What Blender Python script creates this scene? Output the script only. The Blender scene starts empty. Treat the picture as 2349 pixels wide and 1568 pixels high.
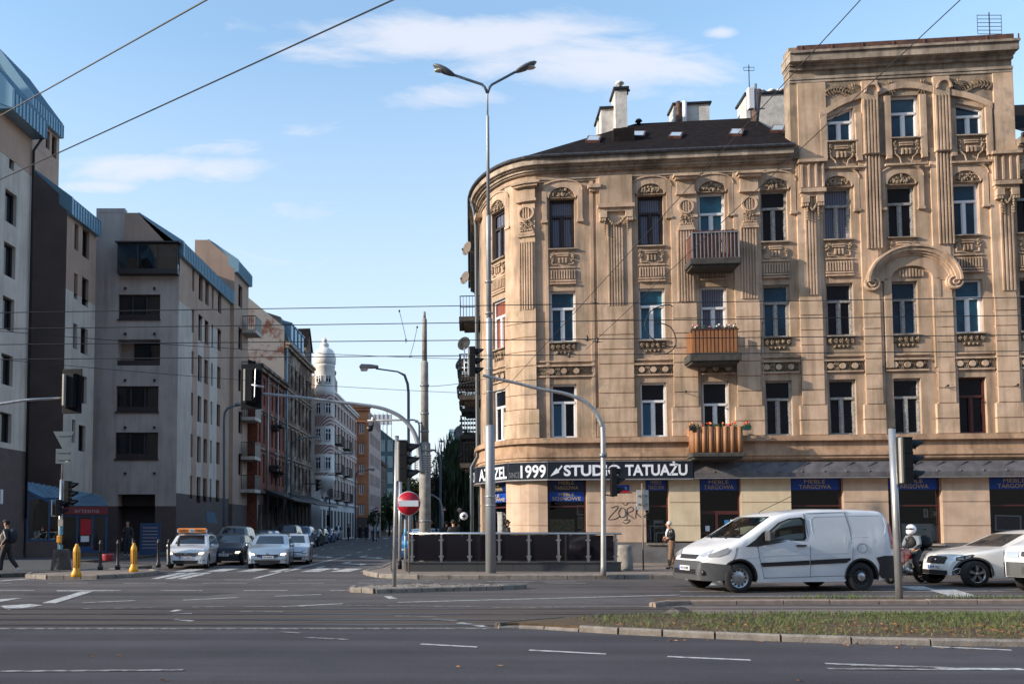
import bpy, bmesh, math, random
from mathutils import Vector, Matrix
random.seed(7)
PI = math.pi
SC = bpy.context.scene
COL = SC.collection
# ---------------------------------------------------------------- camera
FPX, CU, CV, PITCH, EYE = 1960.0, 870.0, 1102.0, math.atan(106/1960.0), 1.6
cam_d = bpy.data.cameras.new('camera'); cam = bpy.data.objects.new('camera', cam_d); COL.objects.link(cam)
cam.location = (0, 0, EYE); cam.rotation_euler = (PI/2 + PITCH, 0, 0)
cam_d.sensor_width = 36; cam_d.lens = 36*FPX/2349
cam_d.shift_x = (1174.5-CU)/2349; cam_d.shift_y = (CV-784)/2349
cam_d.clip_start = .1; cam_d.clip_end = 5000
SC.camera = cam
# ---------------------------------------------------------------- light
SUN_DIR = Vector((1.02, 0.20, -0.375)).normalized()      # direction the light travels
sun_el = math.asin(-SUN_DIR.z); sun_az = math.atan2(-SUN_DIR.x, -SUN_DIR.y)
sd = bpy.data.lights.new('sun', 'SUN'); sd.energy = 5.0; sd.angle = math.radians(.55); sd.color = (1, .86, .69)
so = bpy.data.objects.new('sun', sd); COL.objects.link(so)
so.rotation_euler = SUN_DIR.to_track_quat('-Z', 'Y').to_euler()
W = bpy.data.worlds.new('World'); SC.world = W; W.use_nodes = True
nt = W.node_tree; nt.nodes.clear()
def wn(t, **k):
 n = nt.nodes.new(t)
 for a, b in k.items(): setattr(n, a, b)
 return n
sky = wn('ShaderNodeTexSky', sky_type='NISHITA', sun_disc=False, sun_elevation=sun_el, sun_rotation=sun_az, air_density=1.1, dust_density=1.0, ozone_density=1.6, altitude=100)
tc = wn('ShaderNodeTexCoord'); sep = wn('ShaderNodeSeparateXYZ'); nt.links.new(tc.outputs['Generated'], sep.inputs[0])
# clouds: noise gathered where the streaks stand, in tangent coordinates of the northern sky (x/y, z/y)
ym = wn('ShaderNodeMath', operation='MAXIMUM'); ym.inputs[1].default_value = .15; nt.links.new(sep.outputs[1], ym.inputs[0])
def mth(op, a, b):
 m = wn('ShaderNodeMath', operation=op)
 for i, q in enumerate((a, b)):
  if isinstance(q, (int, float)): m.inputs[i].default_value = q
  else: nt.links.new(q, m.inputs[i])
 return m.outputs[0]
cmb = wn('ShaderNodeCombineXYZ'); nt.links.new(mth('DIVIDE', sep.outputs[0], ym.outputs[0]), cmb.inputs[0]); nt.links.new(mth('DIVIDE', sep.outputs[2], ym.outputs[0]), cmb.inputs[1])
acc = None
for ca, ce, ra, re_, wt in ((.08,.590,.30,.042,1), (.26,.560,.24,.055,.95), (.08,.515,.14,.028,.8), (.33,.515,.14,.03,.6), (-.26,.425,.22,.028,.95), (-.06,.37,.2,.035,.45), (-.20,.450,.14,.030,.5), (-.34,.405,.08,.016,.9), (-.08,.475,.08,.025,.55), (.41,.594,.035,.012,.8), (-.12,.315,.22,.03,.6), (-.05,.22,.35,.05,.6), (-.3,.30,.2,.03,.4)):
 a = wn('ShaderNodeVectorMath', operation='SUBTRACT'); a.inputs[1].default_value = (ca, ce, 0); nt.links.new(cmb.outputs[0], a.inputs[0])
 b = wn('ShaderNodeVectorMath', operation='DIVIDE'); b.inputs[1].default_value = (ra, re_, 1); nt.links.new(a.outputs[0], b.inputs[0])
 c = wn('ShaderNodeVectorMath', operation='LENGTH'); nt.links.new(b.outputs[0], c.inputs[0])
 d = wn('ShaderNodeMapRange', interpolation_type='SMOOTHSTEP'); d.inputs[1].default_value = 0; d.inputs[2].default_value = 1.35; d.inputs[3].default_value = wt; d.inputs[4].default_value = 0; nt.links.new(c.outputs['Value'], d.inputs[0])
 acc = d.outputs[0] if acc is None else mth('MAXIMUM', acc, d.outputs[0])
mp = wn('ShaderNodeMapping'); mp.inputs['Scale'].default_value = (1.0, 3.2, 1); mp.inputs['Rotation'].default_value = (0, 0, -.12); nt.links.new(cmb.outputs[0], mp.inputs[0])
no = wn('ShaderNodeTexNoise'); no.inputs['Scale'].default_value = 6.5; no.inputs['Detail'].default_value = 10; no.inputs['Roughness'].default_value = .62; no.inputs['Distortion'].default_value = .5
nt.links.new(mp.outputs[0], no.inputs[0])
cr = wn('ShaderNodeMapRange', interpolation_type='SMOOTHSTEP'); cr.inputs[1].default_value = .56; cr.inputs[2].default_value = 1.12
nt.links.new(mth('ADD', mth('MULTIPLY', acc, .62), no.outputs[0]), cr.inputs[0])
cm = wn('ShaderNodeMath', operation='MULTIPLY'); cm.inputs[1].default_value = .85; nt.links.new(cr.outputs[0], cm.inputs[0])
# thin veil towards the horizon
vl = wn('ShaderNodeMapRange'); vl.inputs[1].default_value = .0; vl.inputs[2].default_value = .50; vl.inputs[3].default_value = .97; vl.inputs[4].default_value = .14
nt.links.new(sep.outputs[2], vl.inputs[0])
mx = wn('ShaderNodeMath', operation='MAXIMUM'); nt.links.new(cm.outputs[0], mx.inputs[0]); nt.links.new(vl.outputs[0], mx.inputs[1])
tint = wn('ShaderNodeMix', data_type='RGBA', blend_type='MULTIPLY'); tint.inputs[0].default_value = 1; tint.inputs[7].default_value = (1.55, 1.97, 2.05, 1)
nt.links.new(sky.outputs[0], tint.inputs[6])
mixc = wn('ShaderNodeMix', data_type='RGBA'); mixc.inputs[7].default_value = (5.3, 5.5, 6.1, 1)
nt.links.new(mx.outputs[0], mixc.inputs[0]); nt.links.new(tint.outputs[2], mixc.inputs[6])
bg = wn('ShaderNodeBackground'); bg.inputs[1].default_value = .13
wo = wn('ShaderNodeOutputWorld');
# low sky behind camera darkened: stands in for unbuilt houses, cuts fill light
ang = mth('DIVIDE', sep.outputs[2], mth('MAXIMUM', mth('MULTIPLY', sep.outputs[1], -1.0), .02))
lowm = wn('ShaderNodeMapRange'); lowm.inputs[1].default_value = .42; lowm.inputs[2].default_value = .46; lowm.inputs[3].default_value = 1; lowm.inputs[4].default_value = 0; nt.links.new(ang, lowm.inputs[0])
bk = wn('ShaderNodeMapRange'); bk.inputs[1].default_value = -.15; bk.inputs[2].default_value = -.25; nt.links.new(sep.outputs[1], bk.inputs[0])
lowdark = wn('ShaderNodeMix', data_type='RGBA'); lowdark.inputs[7].default_value = (1.3, 1.25, 1.25, 1); nt.links.new(mth('MULTIPLY', lowm.outputs[0], bk.outputs[0]), lowdark.inputs[0]); nt.links.new(mixc.outputs[2], lowdark.inputs[6]); nt.links.new(lowdark.outputs[2], bg.inputs[0]); nt.links.new(bg.outputs[0], wo.inputs[0])
SC.view_settings.view_transform = 'Standard'; SC.view_settings.look = 'None'; SC.view_settings.exposure = .35; SC.view_settings.gamma = 1
# ---------------------------------------------------------------- pixel <-> world (measuring the photograph)
FW = Vector((0, math.cos(PITCH), math.sin(PITCH))); UPV = Vector((0, -math.sin(PITCH), math.cos(PITCH))); CAMP = Vector((0, 0, EYE))
def ray(u, v): return Vector(((u-CU)/FPX, 0, 0)) + UPV*((CV-v)/FPX) + FW
def G(u, v, z=0.0):
 r = ray(u, v); return CAMP + r*((z-EYE)/r.z)
def AT(u, v, Y):
 r = ray(u, v); return CAMP + r*(Y/r.y)
def prj(P):
 q = Vector(P)-CAMP; d = q.dot(FW); return CU + FPX*q.x/d, CV - FPX*q.dot(UPV)/d
# ---------------------------------------------------------------- materials
MATS = {}
def mat(name, col=(.5,.5,.5), rough=.6, metal=0., spec=.5, bump=0., bscale=30., var=0., vscale=2., col2=None, streak=0., emit=None, estr=1., coat=0., stretch=(1,1,1), detail=6, grime=None, gr_amt=0., speck=0., coord='pos', lo=.38, hi=.66):
 if name in MATS: return MATS[name]
 m = bpy.data.materials.new(name); m.use_nodes = True; t = m.node_tree; N = t.nodes; L = t.links
 b = N['Principled BSDF']
 b.inputs['Base Color'].default_value = (*col, 1); b.inputs['Roughness'].default_value = rough
 b.inputs['Metallic'].default_value = metal; b.inputs['Specular IOR Level'].default_value = spec; b.inputs['Coat Weight'].default_value = coat
 if coat: b.inputs['Coat Roughness'].default_value = .04
 if emit: b.inputs['Emission Color'].default_value = (*emit, 1); b.inputs['Emission Strength'].default_value = estr
 if coord == 'pos':
  g = N.new('ShaderNodeNewGeometry'); P = g.outputs['Position']
 else:
  g = N.new('ShaderNodeTexCoord'); P = g.outputs['Object']
 cur = None
 def noise(scale, det=6, st=(1,1,1), rg=.55):
  mpn = N.new('ShaderNodeMapping'); mpn.inputs['Scale'].default_value = st; L.new(P, mpn.inputs[0])
  n = N.new('ShaderNodeTexNoise'); n.inputs['Scale'].default_value = scale; n.inputs['Detail'].default_value = det; n.inputs['Roughness'].default_value = rg
  L.new(mpn.outputs[0], n.inputs[0]); return n.outputs[0]
 def ramp(src, a, b_):
  r = N.new('ShaderNodeMapRange'); r.inputs[1].default_value = a; r.inputs[2].default_value = b_; L.new(src, r.inputs[0]); return r.outputs[0]
 if var or col2:
  c2 = col2 or tuple(c*(1-var) for c in col)
  mixn = N.new('ShaderNodeMix'); mixn.data_type = 'RGBA'; mixn.inputs[6].default_value = (*col, 1); mixn.inputs[7].default_value = (*c2, 1)
  L.new(ramp(noise(vscale, detail, stretch), lo, hi), mixn.inputs[0]); cur = mixn.outputs[2]
 if streak:
  mixn = N.new('ShaderNodeMix'); mixn.data_type = 'RGBA'; mixn.blend_type = 'MULTIPLY'; mixn.inputs[7].default_value = (.45, .42, .40, 1)
  if cur: L.new(cur, mixn.inputs[6])
  else: mixn.inputs[6].default_value = (*col, 1)
  r = ramp(noise(3.2, 6, (1, 1, .09), .62), .46, .74)
  mm = N.new('ShaderNodeMath'); mm.operation = 'MULTIPLY'; mm.inputs[1].default_value = streak; L.new(r, mm.inputs[0]); L.new(mm.outputs[0], mixn.inputs[0]); cur = mixn.outputs[2]
 if grime:
  mixn = N.new('ShaderNodeMix'); mixn.data_type = 'RGBA'; mixn.inputs[7].default_value = (*grime, 1)
  if cur: L.new(cur, mixn.inputs[6])
  else: mixn.inputs[6].default_value = (*col, 1)
  r = ramp(noise(.9, 10, (1, 1, .8), .65), .56, .66)
  mm = N.new('ShaderNodeMath'); mm.operation = 'MULTIPLY'; mm.inputs[1].default_value = gr_amt; L.new(r, mm.inputs[0]); L.new(mm.outputs[0], mixn.inputs[0]); cur = mixn.outputs[2]
 if speck:
  mixn = N.new('ShaderNodeMix'); mixn.data_type = 'RGBA'; mixn.blend_type = 'MULTIPLY'; mixn.inputs[0].default_value = speck; L.new(cur, mixn.inputs[6])
  a_ = N.new('ShaderNodeMath'); a_.operation = 'ADD'; a_.inputs[1].default_value = .0; r2 = N.new('ShaderNodeMapRange'); r2.inputs[1].default_value = .35; r2.inputs[2].default_value = .65; r2.inputs[3].default_value = .35; r2.inputs[4].default_value = 1.5; L.new(noise(75, 3), r2.inputs[0]); L.new(r2.outputs[0], mixn.inputs[7]); cur = mixn.outputs[2]
  mix2 = N.new('ShaderNodeMix'); mix2.data_type = 'RGBA'; mix2.blend_type = 'MULTIPLY'; mix2.inputs[0].default_value = .8; L.new(cur, mix2.inputs[6]); r3 = N.new('ShaderNodeMapRange'); r3.inputs[1].default_value = .4; r3.inputs[2].default_value = .6; r3.inputs[3].default_value = .72; r3.inputs[4].default_value = 1.15; L.new(noise(1.1, 4, (.05, 1.2, 1)), r3.inputs[0]); L.new(r3.outputs[0], mix2.inputs[7]); cur = mix2.outputs[2]
 if cur: L.new(cur, b.inputs['Base Color'])
 if bump:
  bp = N.new('ShaderNodeBump'); bp.inputs['Strength'].default_value = bump; bp.inputs['Distance'].default_value = .02
  L.new(noise(bscale, 8), bp.inputs['Height']); L.new(bp.outputs[0], b.inputs['Normal'])
 MATS[name] = m; return m
def thin_glass(name, tint=(.75,.85,.88), refl=.12):
 m = bpy.data.materials.new(name); m.use_nodes = True; t = m.node_tree; N = t.nodes; L = t.links; N.remove(N['Principled BSDF'])
 tr = N.new('ShaderNodeBsdfTransparent'); tr.inputs[0].default_value = (*tint, 1)
 gl = N.new('ShaderNodeBsdfGlossy'); gl.inputs['Roughness'].default_value = .02
 fr = N.new('ShaderNodeFresnel'); fr.inputs[0].default_value = 1.5
 ad = N.new('ShaderNodeMath'); ad.operation = 'ADD'; ad.inputs[1].default_value = refl; L.new(fr.outputs[0], ad.inputs[0])
 mi = N.new('ShaderNodeMixShader'); L.new(ad.outputs[0], mi.inputs[0]); L.new(tr.outputs[0], mi.inputs[1]); L.new(gl.outputs[0], mi.inputs[2])
 L.new(mi.outputs[0], N['Material Output'].inputs[0]); MATS[name] = m; return m
def stripes(name, c1, c2, scale=8., direction='X', rough=.6, metal=0., width=.5, rot=(0,0,0), soft=.02, coord='pos'):
 """two-colour bands in object or world space: curtains, bricks' courses, seams"""
 m = bpy.data.materials.new(name); m.use_nodes = True; t = m.node_tree; N = t.nodes; L = t.links; b = N['Principled BSDF']
 b.inputs['Roughness'].default_value = rough; b.inputs['Metallic'].default_value = metal
 if coord == 'pos': P = N.new('ShaderNodeNewGeometry').outputs['Position']
 else: P = N.new('ShaderNodeTexCoord').outputs['Object']
 mpn = N.new('ShaderNodeMapping'); mpn.inputs['Rotation'].default_value = rot; L.new(P, mpn.inputs[0])
 w = N.new('ShaderNodeTexWave'); w.bands_direction = direction; w.inputs['Scale'].default_value = scale; w.inputs['Distortion'].default_value = .0 if soft < .1 else 1.5; L.new(mpn.outputs[0], w.inputs[0])
 r = N.new('ShaderNodeMapRange'); r.inputs[1].default_value = width-soft; r.inputs[2].default_value = width+soft; L.new(w.outputs[1], r.inputs[0])
 mi = N.new('ShaderNodeMix'); mi.data_type = 'RGBA'; mi.inputs[6].default_value = (*c1, 1); mi.inputs[7].default_value = (*c2, 1); L.new(r.outputs[0], mi.inputs[0])
 L.new(mi.outputs[2], b.inputs['Base Color']); MATS[name] = m; return m
# ---------------------------------------------------------------- mesh building
def smooth_path(P, n=6):
 P = [Vector(p) for p in P]; out = []
 for i in range(len(P)-1):
  a, b, c, d = P[max(i-1, 0)], P[i], P[i+1], P[min(i+2, len(P)-1)]
  for k in range(n): t = k/n; out.append(.5*((2*b)+(c-a)*t+(2*a-5*b+4*c-d)*t*t+(3*b-a-3*c+d)*t**3))
 return out+[P[-1]]
class MB:
 """collects shapes; build() links them as ONE mesh object. fn maps local (a,b,c) to space."""
 def __init__(s, fn=None): s.v = []; s.f = []; s.m = []; s.fn = fn; s.mi = 0; s.sm = []; s.smooth = False
 def add(s, vs, fs):
  n = len(s.v)
  for p in vs:
   p = s.fn(*p) if s.fn else p
   s.v.append(tuple(p))
  for f in fs: s.f.append([n+i for i in f]); s.m.append(s.mi); s.sm.append(s.smooth)
 def box(s, x0, x1, y0, y1, z0, z1, n=1):
  """n slices along the first axis"""
  vs = []; fs = []
  for i in range(n+1):
   x = x0+(x1-x0)*i/n; vs += [(x,y0,z0),(x,y1,z0),(x,y1,z1),(x,y0,z1)]
  for i in range(n):
   a = i*4; b = a+4
   for k in range(4): fs.append((a+k, a+(k+1)%4, b+(k+1)%4, b+k))
  fs += [(3,2,1,0), tuple(n*4+k for k in range(4))]
  s.add(vs, fs); return s
 def cbox(s, c, size, rz=0):
  hx, hy, hz = [q/2 for q in size]; M = Matrix.Translation(c) @ Matrix.Rotation(rz, 4, 'Z')
  vs = [M @ Vector((sx*hx, sy*hy, sz*hz)) for sx in (-1,1) for sy in (-1,1) for sz in (-1,1)]
  s.add(vs, [(0,1,3,2),(4,6,7,5),(0,4,5,1),(2,3,7,6),(0,2,6,4),(1,5,7,3)]); return s
 def prism(s, poly, a, b, ax='y'):
  """polygon in the other two axes, extruded along ax from a to b"""
  n = len(poly)
  P = (lambda p, t: (p[0], t, p[1])) if ax == 'y' else (lambda p, t: (p[0], p[1], t)) if ax == 'z' else (lambda p, t: (t, p[0], p[1]))
  vs = [P(p, a) for p in poly] + [P(p, b) for p in poly]
  fs = [tuple(range(n))[::-1], tuple(range(n, 2*n))] + [(i, (i+1)%n, n+(i+1)%n, n+i) for i in range(n)]
  s.add(vs, fs); return s
 def quad(s, *p): s.add(p, [tuple(range(len(p)))]); return s
 def tube(s, pts, r, n=8, cap=True):
  pts = [Vector(p) for p in pts]; R = r if isinstance(r, (list, tuple)) else [r]*len(pts)
  vs = []; fs = []; prev = None
  for i, p in enumerate(pts):
   d = (pts[min(i+1, len(pts)-1)] - pts[max(i-1, 0)])
   d = d.normalized() if d.length > 1e-9 else Vector((0,0,1))
   if prev is None: a = d.orthogonal().normalized()
   else:
    a = prev - d*prev.dot(d); a = a.normalized() if a.length > 1e-6 else d.orthogonal().normalized()
   prev = a; b = d.cross(a)
   for k in range(n):
    t = 2*PI*k/n; vs.append(p + (a*math.cos(t)+b*math.sin(t))*R[i])
  for i in range(len(pts)-1):
   for k in range(n): fs.append((i*n+k, i*n+(k+1)%n, (i+1)*n+(k+1)%n, (i+1)*n+k))
  if cap: fs += [tuple(range(n))[::-1], tuple((len(pts)-1)*n+k for k in range(n))]
  o = s.smooth; s.smooth = n > 5; s.add(vs, fs); s.smooth = o; return s
 def lathe(s, prof, c=(0,0,0), n=16, axis='z', cap=True):
  vs = []; fs = []; c = Vector(c)
  for r, h in prof:
   for k in range(n):
    t = 2*PI*k/n; q = (r*math.cos(t), r*math.sin(t), h)
    if axis == 'y': q = (q[0], q[2], q[1])
    elif axis == 'x': q = (q[2], q[0], q[1])
    vs.append(c+Vector(q))
  for i in range(len(prof)-1):
   for k in range(n): fs.append((i*n+k, i*n+(k+1)%n, (i+1)*n+(k+1)%n, (i+1)*n+k))
  if cap: fs += [tuple(range(n))[::-1], tuple((len(prof)-1)*n+k for k in range(n))]
  o = s.smooth; s.smooth = True; s.add(vs, fs); s.smooth = o; return s
 def ball(s, c, r, n=8, m=5):
  if not isinstance(r, (tuple, list)): r = (r, r, r)
  vs = [(c[0], c[1], c[2]-r[2])]; fs = []
  for i in range(1, m):
   a = -PI/2 + PI*i/m
   for k in range(n): t = 2*PI*k/n; vs.append((c[0]+r[0]*math.cos(a)*math.cos(t), c[1]+r[1]*math.cos(a)*math.sin(t), c[2]+r[2]*math.sin(a)))
  vs.append((c[0], c[1], c[2]+r[2])); T = len(vs)-1
  for k in range(n): fs.append((0, 1+(k+1)%n, 1+k)); fs.append((T, 1+(m-2)*n+k, 1+(m-2)*n+(k+1)%n))
  for i in range(m-2):
   for k in range(n): fs.append((1+i*n+k, 1+i*n+(k+1)%n, 1+(i+1)*n+(k+1)%n, 1+(i+1)*n+k))
  o = s.smooth; s.smooth = True; s.add(vs, fs); s.smooth = o; return s
 def build(s, name, mats, parent=None, bevel=0, recalc=True, autosm=False):
  me = bpy.data.meshes.new(name); me.from_pydata(s.v, [], s.f)
  if not isinstance(mats, (list, tuple)): mats = [mats]
  for m in mats: me.materials.append(MATS[m] if isinstance(m, str) else m)
  for p, mi, sm in zip(me.polygons, s.m, s.sm): p.material_index = mi; p.use_smooth = sm
  if recalc:
   bm = bmesh.new(); bm.from_mesh(me); bmesh.ops.recalc_face_normals(bm, faces=bm.faces); bm.to_mesh(me); bm.free()
  o = bpy.data.objects.new(name, me); COL.objects.link(o)
  if parent is not None:
   o.parent = parent
  if bevel:
   md = o.modifiers.new('b', 'BEVEL'); md.width = bevel; md.segments = 2; md.limit_method = 'ANGLE'
  return o
def tag(o, label, cat=None, group=None, kind=None):
 if label: o['label'] = label
 if cat: o['category'] = cat
 if group: o['group'] = group
 if kind: o['kind'] = kind
 return o
def thing(name, label, cat, loc=(0,0,0), rz=0, group=None):
 o = bpy.data.objects.new(name, None); COL.objects.link(o); o.location = loc; o.rotation_euler = (0, 0, rz); o.empty_display_size = .2
 return tag(o, label, cat, group)
def copy_tree(o, parent=None):
 c = o.copy(); COL.objects.link(c); c.parent = parent
 for ch in list(o.children): copy_tree(ch, c)
 return c
def arc_pts(cx, cz, r, a0, a1, n): return [(cx+r*math.cos(math.radians(a0+(a1-a0)*i/n)), cz+r*math.sin(math.radians(a0+(a1-a0)*i/n))) for i in range(n+1)]
def text_geo(body, height, width=None, offset=0., align='CENTER'):
 """mesh of a word in x,z: returns (verts2d, faces), letters `height` tall, squeezed to `width`"""
 c = bpy.data.curves.new('t', 'FONT'); c.body = body; c.size = 1; c.offset = offset; c.resolution_u = 4; c.fill_mode = 'FRONT'
 o = bpy.data.objects.new('t', c); COL.objects.link(o); bpy.context.view_layer.update()
 me = o.to_mesh(); vs = [(v.co.x, v.co.y) for v in me.vertices]; fs = [tuple(p.vertices) for p in me.polygons]
 o.to_mesh_clear(); bpy.data.objects.remove(o); bpy.data.curves.remove(c)
 if not vs: return [], []
 x0 = min(v[0] for v in vs); x1 = max(v[0] for v in vs); y0 = 0; cap = .72
 k = height/cap; kx = (width/(x1-x0)) if width else k
 return [((x-x0)*kx - (0 if align == 'LEFT' else (x1-x0)*kx/2), (y-y0)*k) for x, y in vs], fs
def add_text(mb, body, height, fnxy, width=None, offset=0., align='CENTER'):
 vs, fs = text_geo(body, height, width, offset, align)
 if vs: mb.add([fnxy(x, z) for x, z in vs], fs)
# ---------------------------------------------------------------- planar facade frames
class Frame:
 """s runs along the wall, d outwards, z up"""
 def __init__(f, O, e): f.O = Vector((O[0], O[1], 0)); f.e = Vector((e[0], e[1], 0)).normalized(); f.n = Vector((f.e.y, -f.e.x, 0))
 def __call__(f, s, d, z): return f.O + f.e*s + f.n*d + Vector((0, 0, z))
 def inv(f, u, v, d=0):
  r = ray(u, v); O = f.O + f.n*d; t = (O-CAMP).dot(f.n)/r.dot(f.n); P = CAMP + r*t
  return (P-f.O).dot(f.e), P.z
def wall_grid(mb, s0, s1, z0, z1, holes, depth=.3, cuts=(), zc=()):
 """wall front with openings and their reveals"""
 S = sorted(set([s0, s1] + [q for h in holes for q in h[:2]] + list(cuts))); S = [q for q in S if s0-1e-6 <= q <= s1+1e-6]
 Z = sorted(set([z0, z1] + [q for h in holes for q in h[2:4]] + list(zc))); Z = [q for q in Z if z0-1e-6 <= q <= z1+1e-6]
 for i in range(len(S)-1):
  for j in range(len(Z)-1):
   a, b = (S[i]+S[i+1])/2, (Z[j]+Z[j+1])/2
   if any(h[0] < a < h[1] and h[2] < b < h[3] for h in holes): continue
   mb.quad((S[i], 0, Z[j]), (S[i+1], 0, Z[j]), (S[i+1], 0, Z[j+1]), (S[i], 0, Z[j+1]))
 for h in holes:
  a, b, c, d = h[:4]; D = -(h[4] if len(h) > 4 else depth)
  mb.quad((a,0,c),(a,D,c),(a,D,d),(a,0,d)); mb.quad((b,0,c),(b,0,d),(b,D,d),(b,D,c))
  mb.quad((a,0,c),(b,0,c),(b,D,c),(a,D,c)); mb.quad((a,0,d),(a,D,d),(b,D,d),(b,0,d))
# ---------------------------------------------------------------- palette
PL = dict(bump=.35, bscale=14, vscale=.9, streak=.95)
mat('plaster', (.50,.358,.260), .9, col2=(.33,.24,.165), grime=(.21,.17,.14), gr_amt=.65, **PL)
mat('plaster_pier', (.64,.455,.33), .9, col2=(.43,.31,.21), grime=(.24,.195,.16), gr_amt=.6, **PL)
mat('plaster_trim', (.61,.44,.32), .9, col2=(.38,.275,.195), grime=(.18,.145,.12), gr_amt=.7, **PL)
mat('plaster_dirty', (.38,.285,.205), .9, col2=(.21,.165,.125), bump=.5, bscale=14, vscale=1.6, streak=.9)
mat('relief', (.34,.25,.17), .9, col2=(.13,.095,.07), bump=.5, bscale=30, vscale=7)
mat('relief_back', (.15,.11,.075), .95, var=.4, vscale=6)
mat('plaster_white', (.62,.60,.58), .9, col2=(.42,.39,.37), bump=.8, bscale=9, vscale=2)
mat('cornice_mat', (.48,.39,.31), .9, col2=(.20,.165,.135), bump=.4, bscale=10, vscale=1.2, streak=1.0)
mat('shop_pink', (.60,.44,.33), .85, col2=(.48,.34,.25), bump=.25, bscale=20, vscale=1.3, streak=.35, grime=(.33,.27,.23), gr_amt=.45)
mat('shop_yellow', (.68,.56,.39), .85, col2=(.57,.46,.32), bump=.2, bscale=20, vscale=1.3, streak=.25)
mat('plinth', (.16,.155,.16), .9, var=.35, bump=.4, bscale=25)
mat('rust', (.16,.075,.05), .75, col2=(.07,.04,.035), metal=.2, vscale=5, bump=.3)
mat('zinc', (.30,.32,.35), .4, metal=.8, var=.5, vscale=4)
mat('roof_felt', (.022,.018,.019), 1.0, spec=.05, var=.4, vscale=3, bump=.4, bscale=20)
mat('black_metal', (.02,.02,.023), .45, metal=.3)
mat('grey_metal', (.28,.29,.31), .45, metal=.6, var=.2, vscale=3)
mat('galv', (.46,.46,.47), .42, metal=.65, var=.25, vscale=6, stretch=(1,1,.3))
mat('pole_paint', (.33,.35,.38), .5, metal=.35, var=.25, vscale=3, stretch=(1,1,.2))
mat('dark_pole', (.10,.14,.19), .5, metal=.4)
mat('concrete', (.33,.31,.29), .95, col2=(.22,.20,.185), vscale=4, bump=.6, bscale=40, streak=.5)
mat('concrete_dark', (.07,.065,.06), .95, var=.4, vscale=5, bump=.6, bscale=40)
mat('white_pvc', (.78,.78,.80), .4, var=.08)
mat('brown_pvc', (.018,.010,.010), .4)
mat('old_frame', (.40,.39,.38), .8, col2=(.19,.17,.16), vscale=14)
mat('red_frame', (.07,.018,.018), .5)
mat('glass_dark', (.007,.011,.020), .04, spec=.35, var=.5, vscale=1.3)
mat('glass_blue', (.02,.07,.12), .05, spec=.4, col2=(.012,.03,.06), vscale=.9)
mat('glass_teal', (.04,.15,.22), .06, spec=.4, col2=(.02,.06,.10), vscale=1.2)
stripes('glass_curtain', (.06,.07,.11), (.15,.16,.22), scale=3.4, width=.45, soft=.4, rough=.12)
stripes('glass_bluecurtain', (.015,.075,.14), (.03,.11,.18), scale=5, width=.45, soft=.4, rough=.12)
stripes('glass_redcurtain', (.20,.06,.045), (.32,.12,.09), scale=5, width=.45, soft=.4, rough=.12)
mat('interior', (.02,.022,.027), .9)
thin_glass('shop_glass', (.82,.86,.88), -.005)
thin_glass('smoked_glass', (.10,.09,.11), .0)
mat('blue_film', (.008,.06,.36), .35, spec=.4)
mat('gold', (.58,.44,.12), .6)
mat('letter_white', (.75,.78,.86), .5)
mat('letter_grey', (.16,.17,.20), .6)
mat('sign_black', (.012,.016,.028), .3)
mat('wood_brown', (.13,.05,.04), .7, col2=(.05,.022,.02), vscale=6, stretch=(1,1,.2))
mat('wood_orange', (.33,.14,.055), .6, col2=(.20,.085,.04), vscale=5, stretch=(1,1,.15))
mat('wood_log', (.38,.18,.08), .6, col2=(.18,.08,.04), vscale=6, stretch=(1,1,.1))
mat('leaf_green', (.05,.10,.03), .7, var=.5, vscale=12)
mat('petal_pink', (.75,.22,.32), .6); mat('petal_red', (.75,.03,.02), .6); mat('petal_orange', (.8,.25,.06), .6)
mat('asphalt_near', (.072,.066,.074), .82, col2=(.054,.050,.058), grime=(.042,.039,.046), gr_amt=.4, vscale=.35, bump=.7, bscale=90, spec=.35, speck=.55)
mat('asphalt', (.115,.100,.098), .82, col2=(.078,.068,.070), grime=(.042,.037,.042), gr_amt=.5, vscale=.35, bump=.5, bscale=60, spec=.35, speck=.4)  # paler warm tone paints in grazing sun sheen beyond the tram track
mat('tram_asphalt', (.10,.078,.068), .85, col2=(.06,.05,.048), vscale=1.2, bump=.6, bscale=40, stretch=(.15,1.5,1), spec=.3)
mat('ground_mat', (.12,.11,.10), .95, var=.3, vscale=.3)
mat('marking', (.50,.49,.48), .8, col2=(.16,.155,.16), vscale=8, lo=.46, hi=.68)
mat('marking_worn', (.30,.29,.28), .85, col2=(.09,.088,.09), vscale=7, lo=.4, hi=.6)
mat('rail_steel', (.12,.12,.14), .35, metal=.8)
mat('seam', (.012,.012,.014), .9)
mat('kerb_stone', (.27,.235,.205), .9, col2=(.17,.145,.125), vscale=5, bump=.5, bscale=30)
mat('kerb_dark', (.10,.085,.075), .9, col2=(.05,.045,.04), vscale=6, bump=.5, bscale=30)
mat('paving', (.25,.19,.155), .9, col2=(.18,.145,.125), vscale=3, bump=.4, bscale=30)
mat('paving_grey', (.075,.074,.078), .9, col2=(.05,.05,.053), vscale=3, bump=.4, bscale=30)
mat('soil', (.075,.05,.03), .95, col2=(.13,.075,.035), vscale=9, bump=.8, bscale=30)
mat('grass_a', (.085,.125,.03), .8, var=.4, vscale=5); mat('grass_b', (.17,.15,.055), .8, var=.4, vscale=5)
mat('dry_leaf', (.34,.15,.05), .8, var=.5, vscale=20)
mat('granite', (.085,.085,.088), .55, col2=(.05,.05,.053), vscale=60, detail=2, spec=.4)
mat('stainless', (.55,.56,.58), .28, metal=.9)
mat('yellow_plastic', (.80,.36,.015), .45, var=.15, vscale=8)
mat('yellow_dark', (.30,.13,.01), .6)
mat('bollard_black', (.010,.011,.014), .5)
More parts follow.
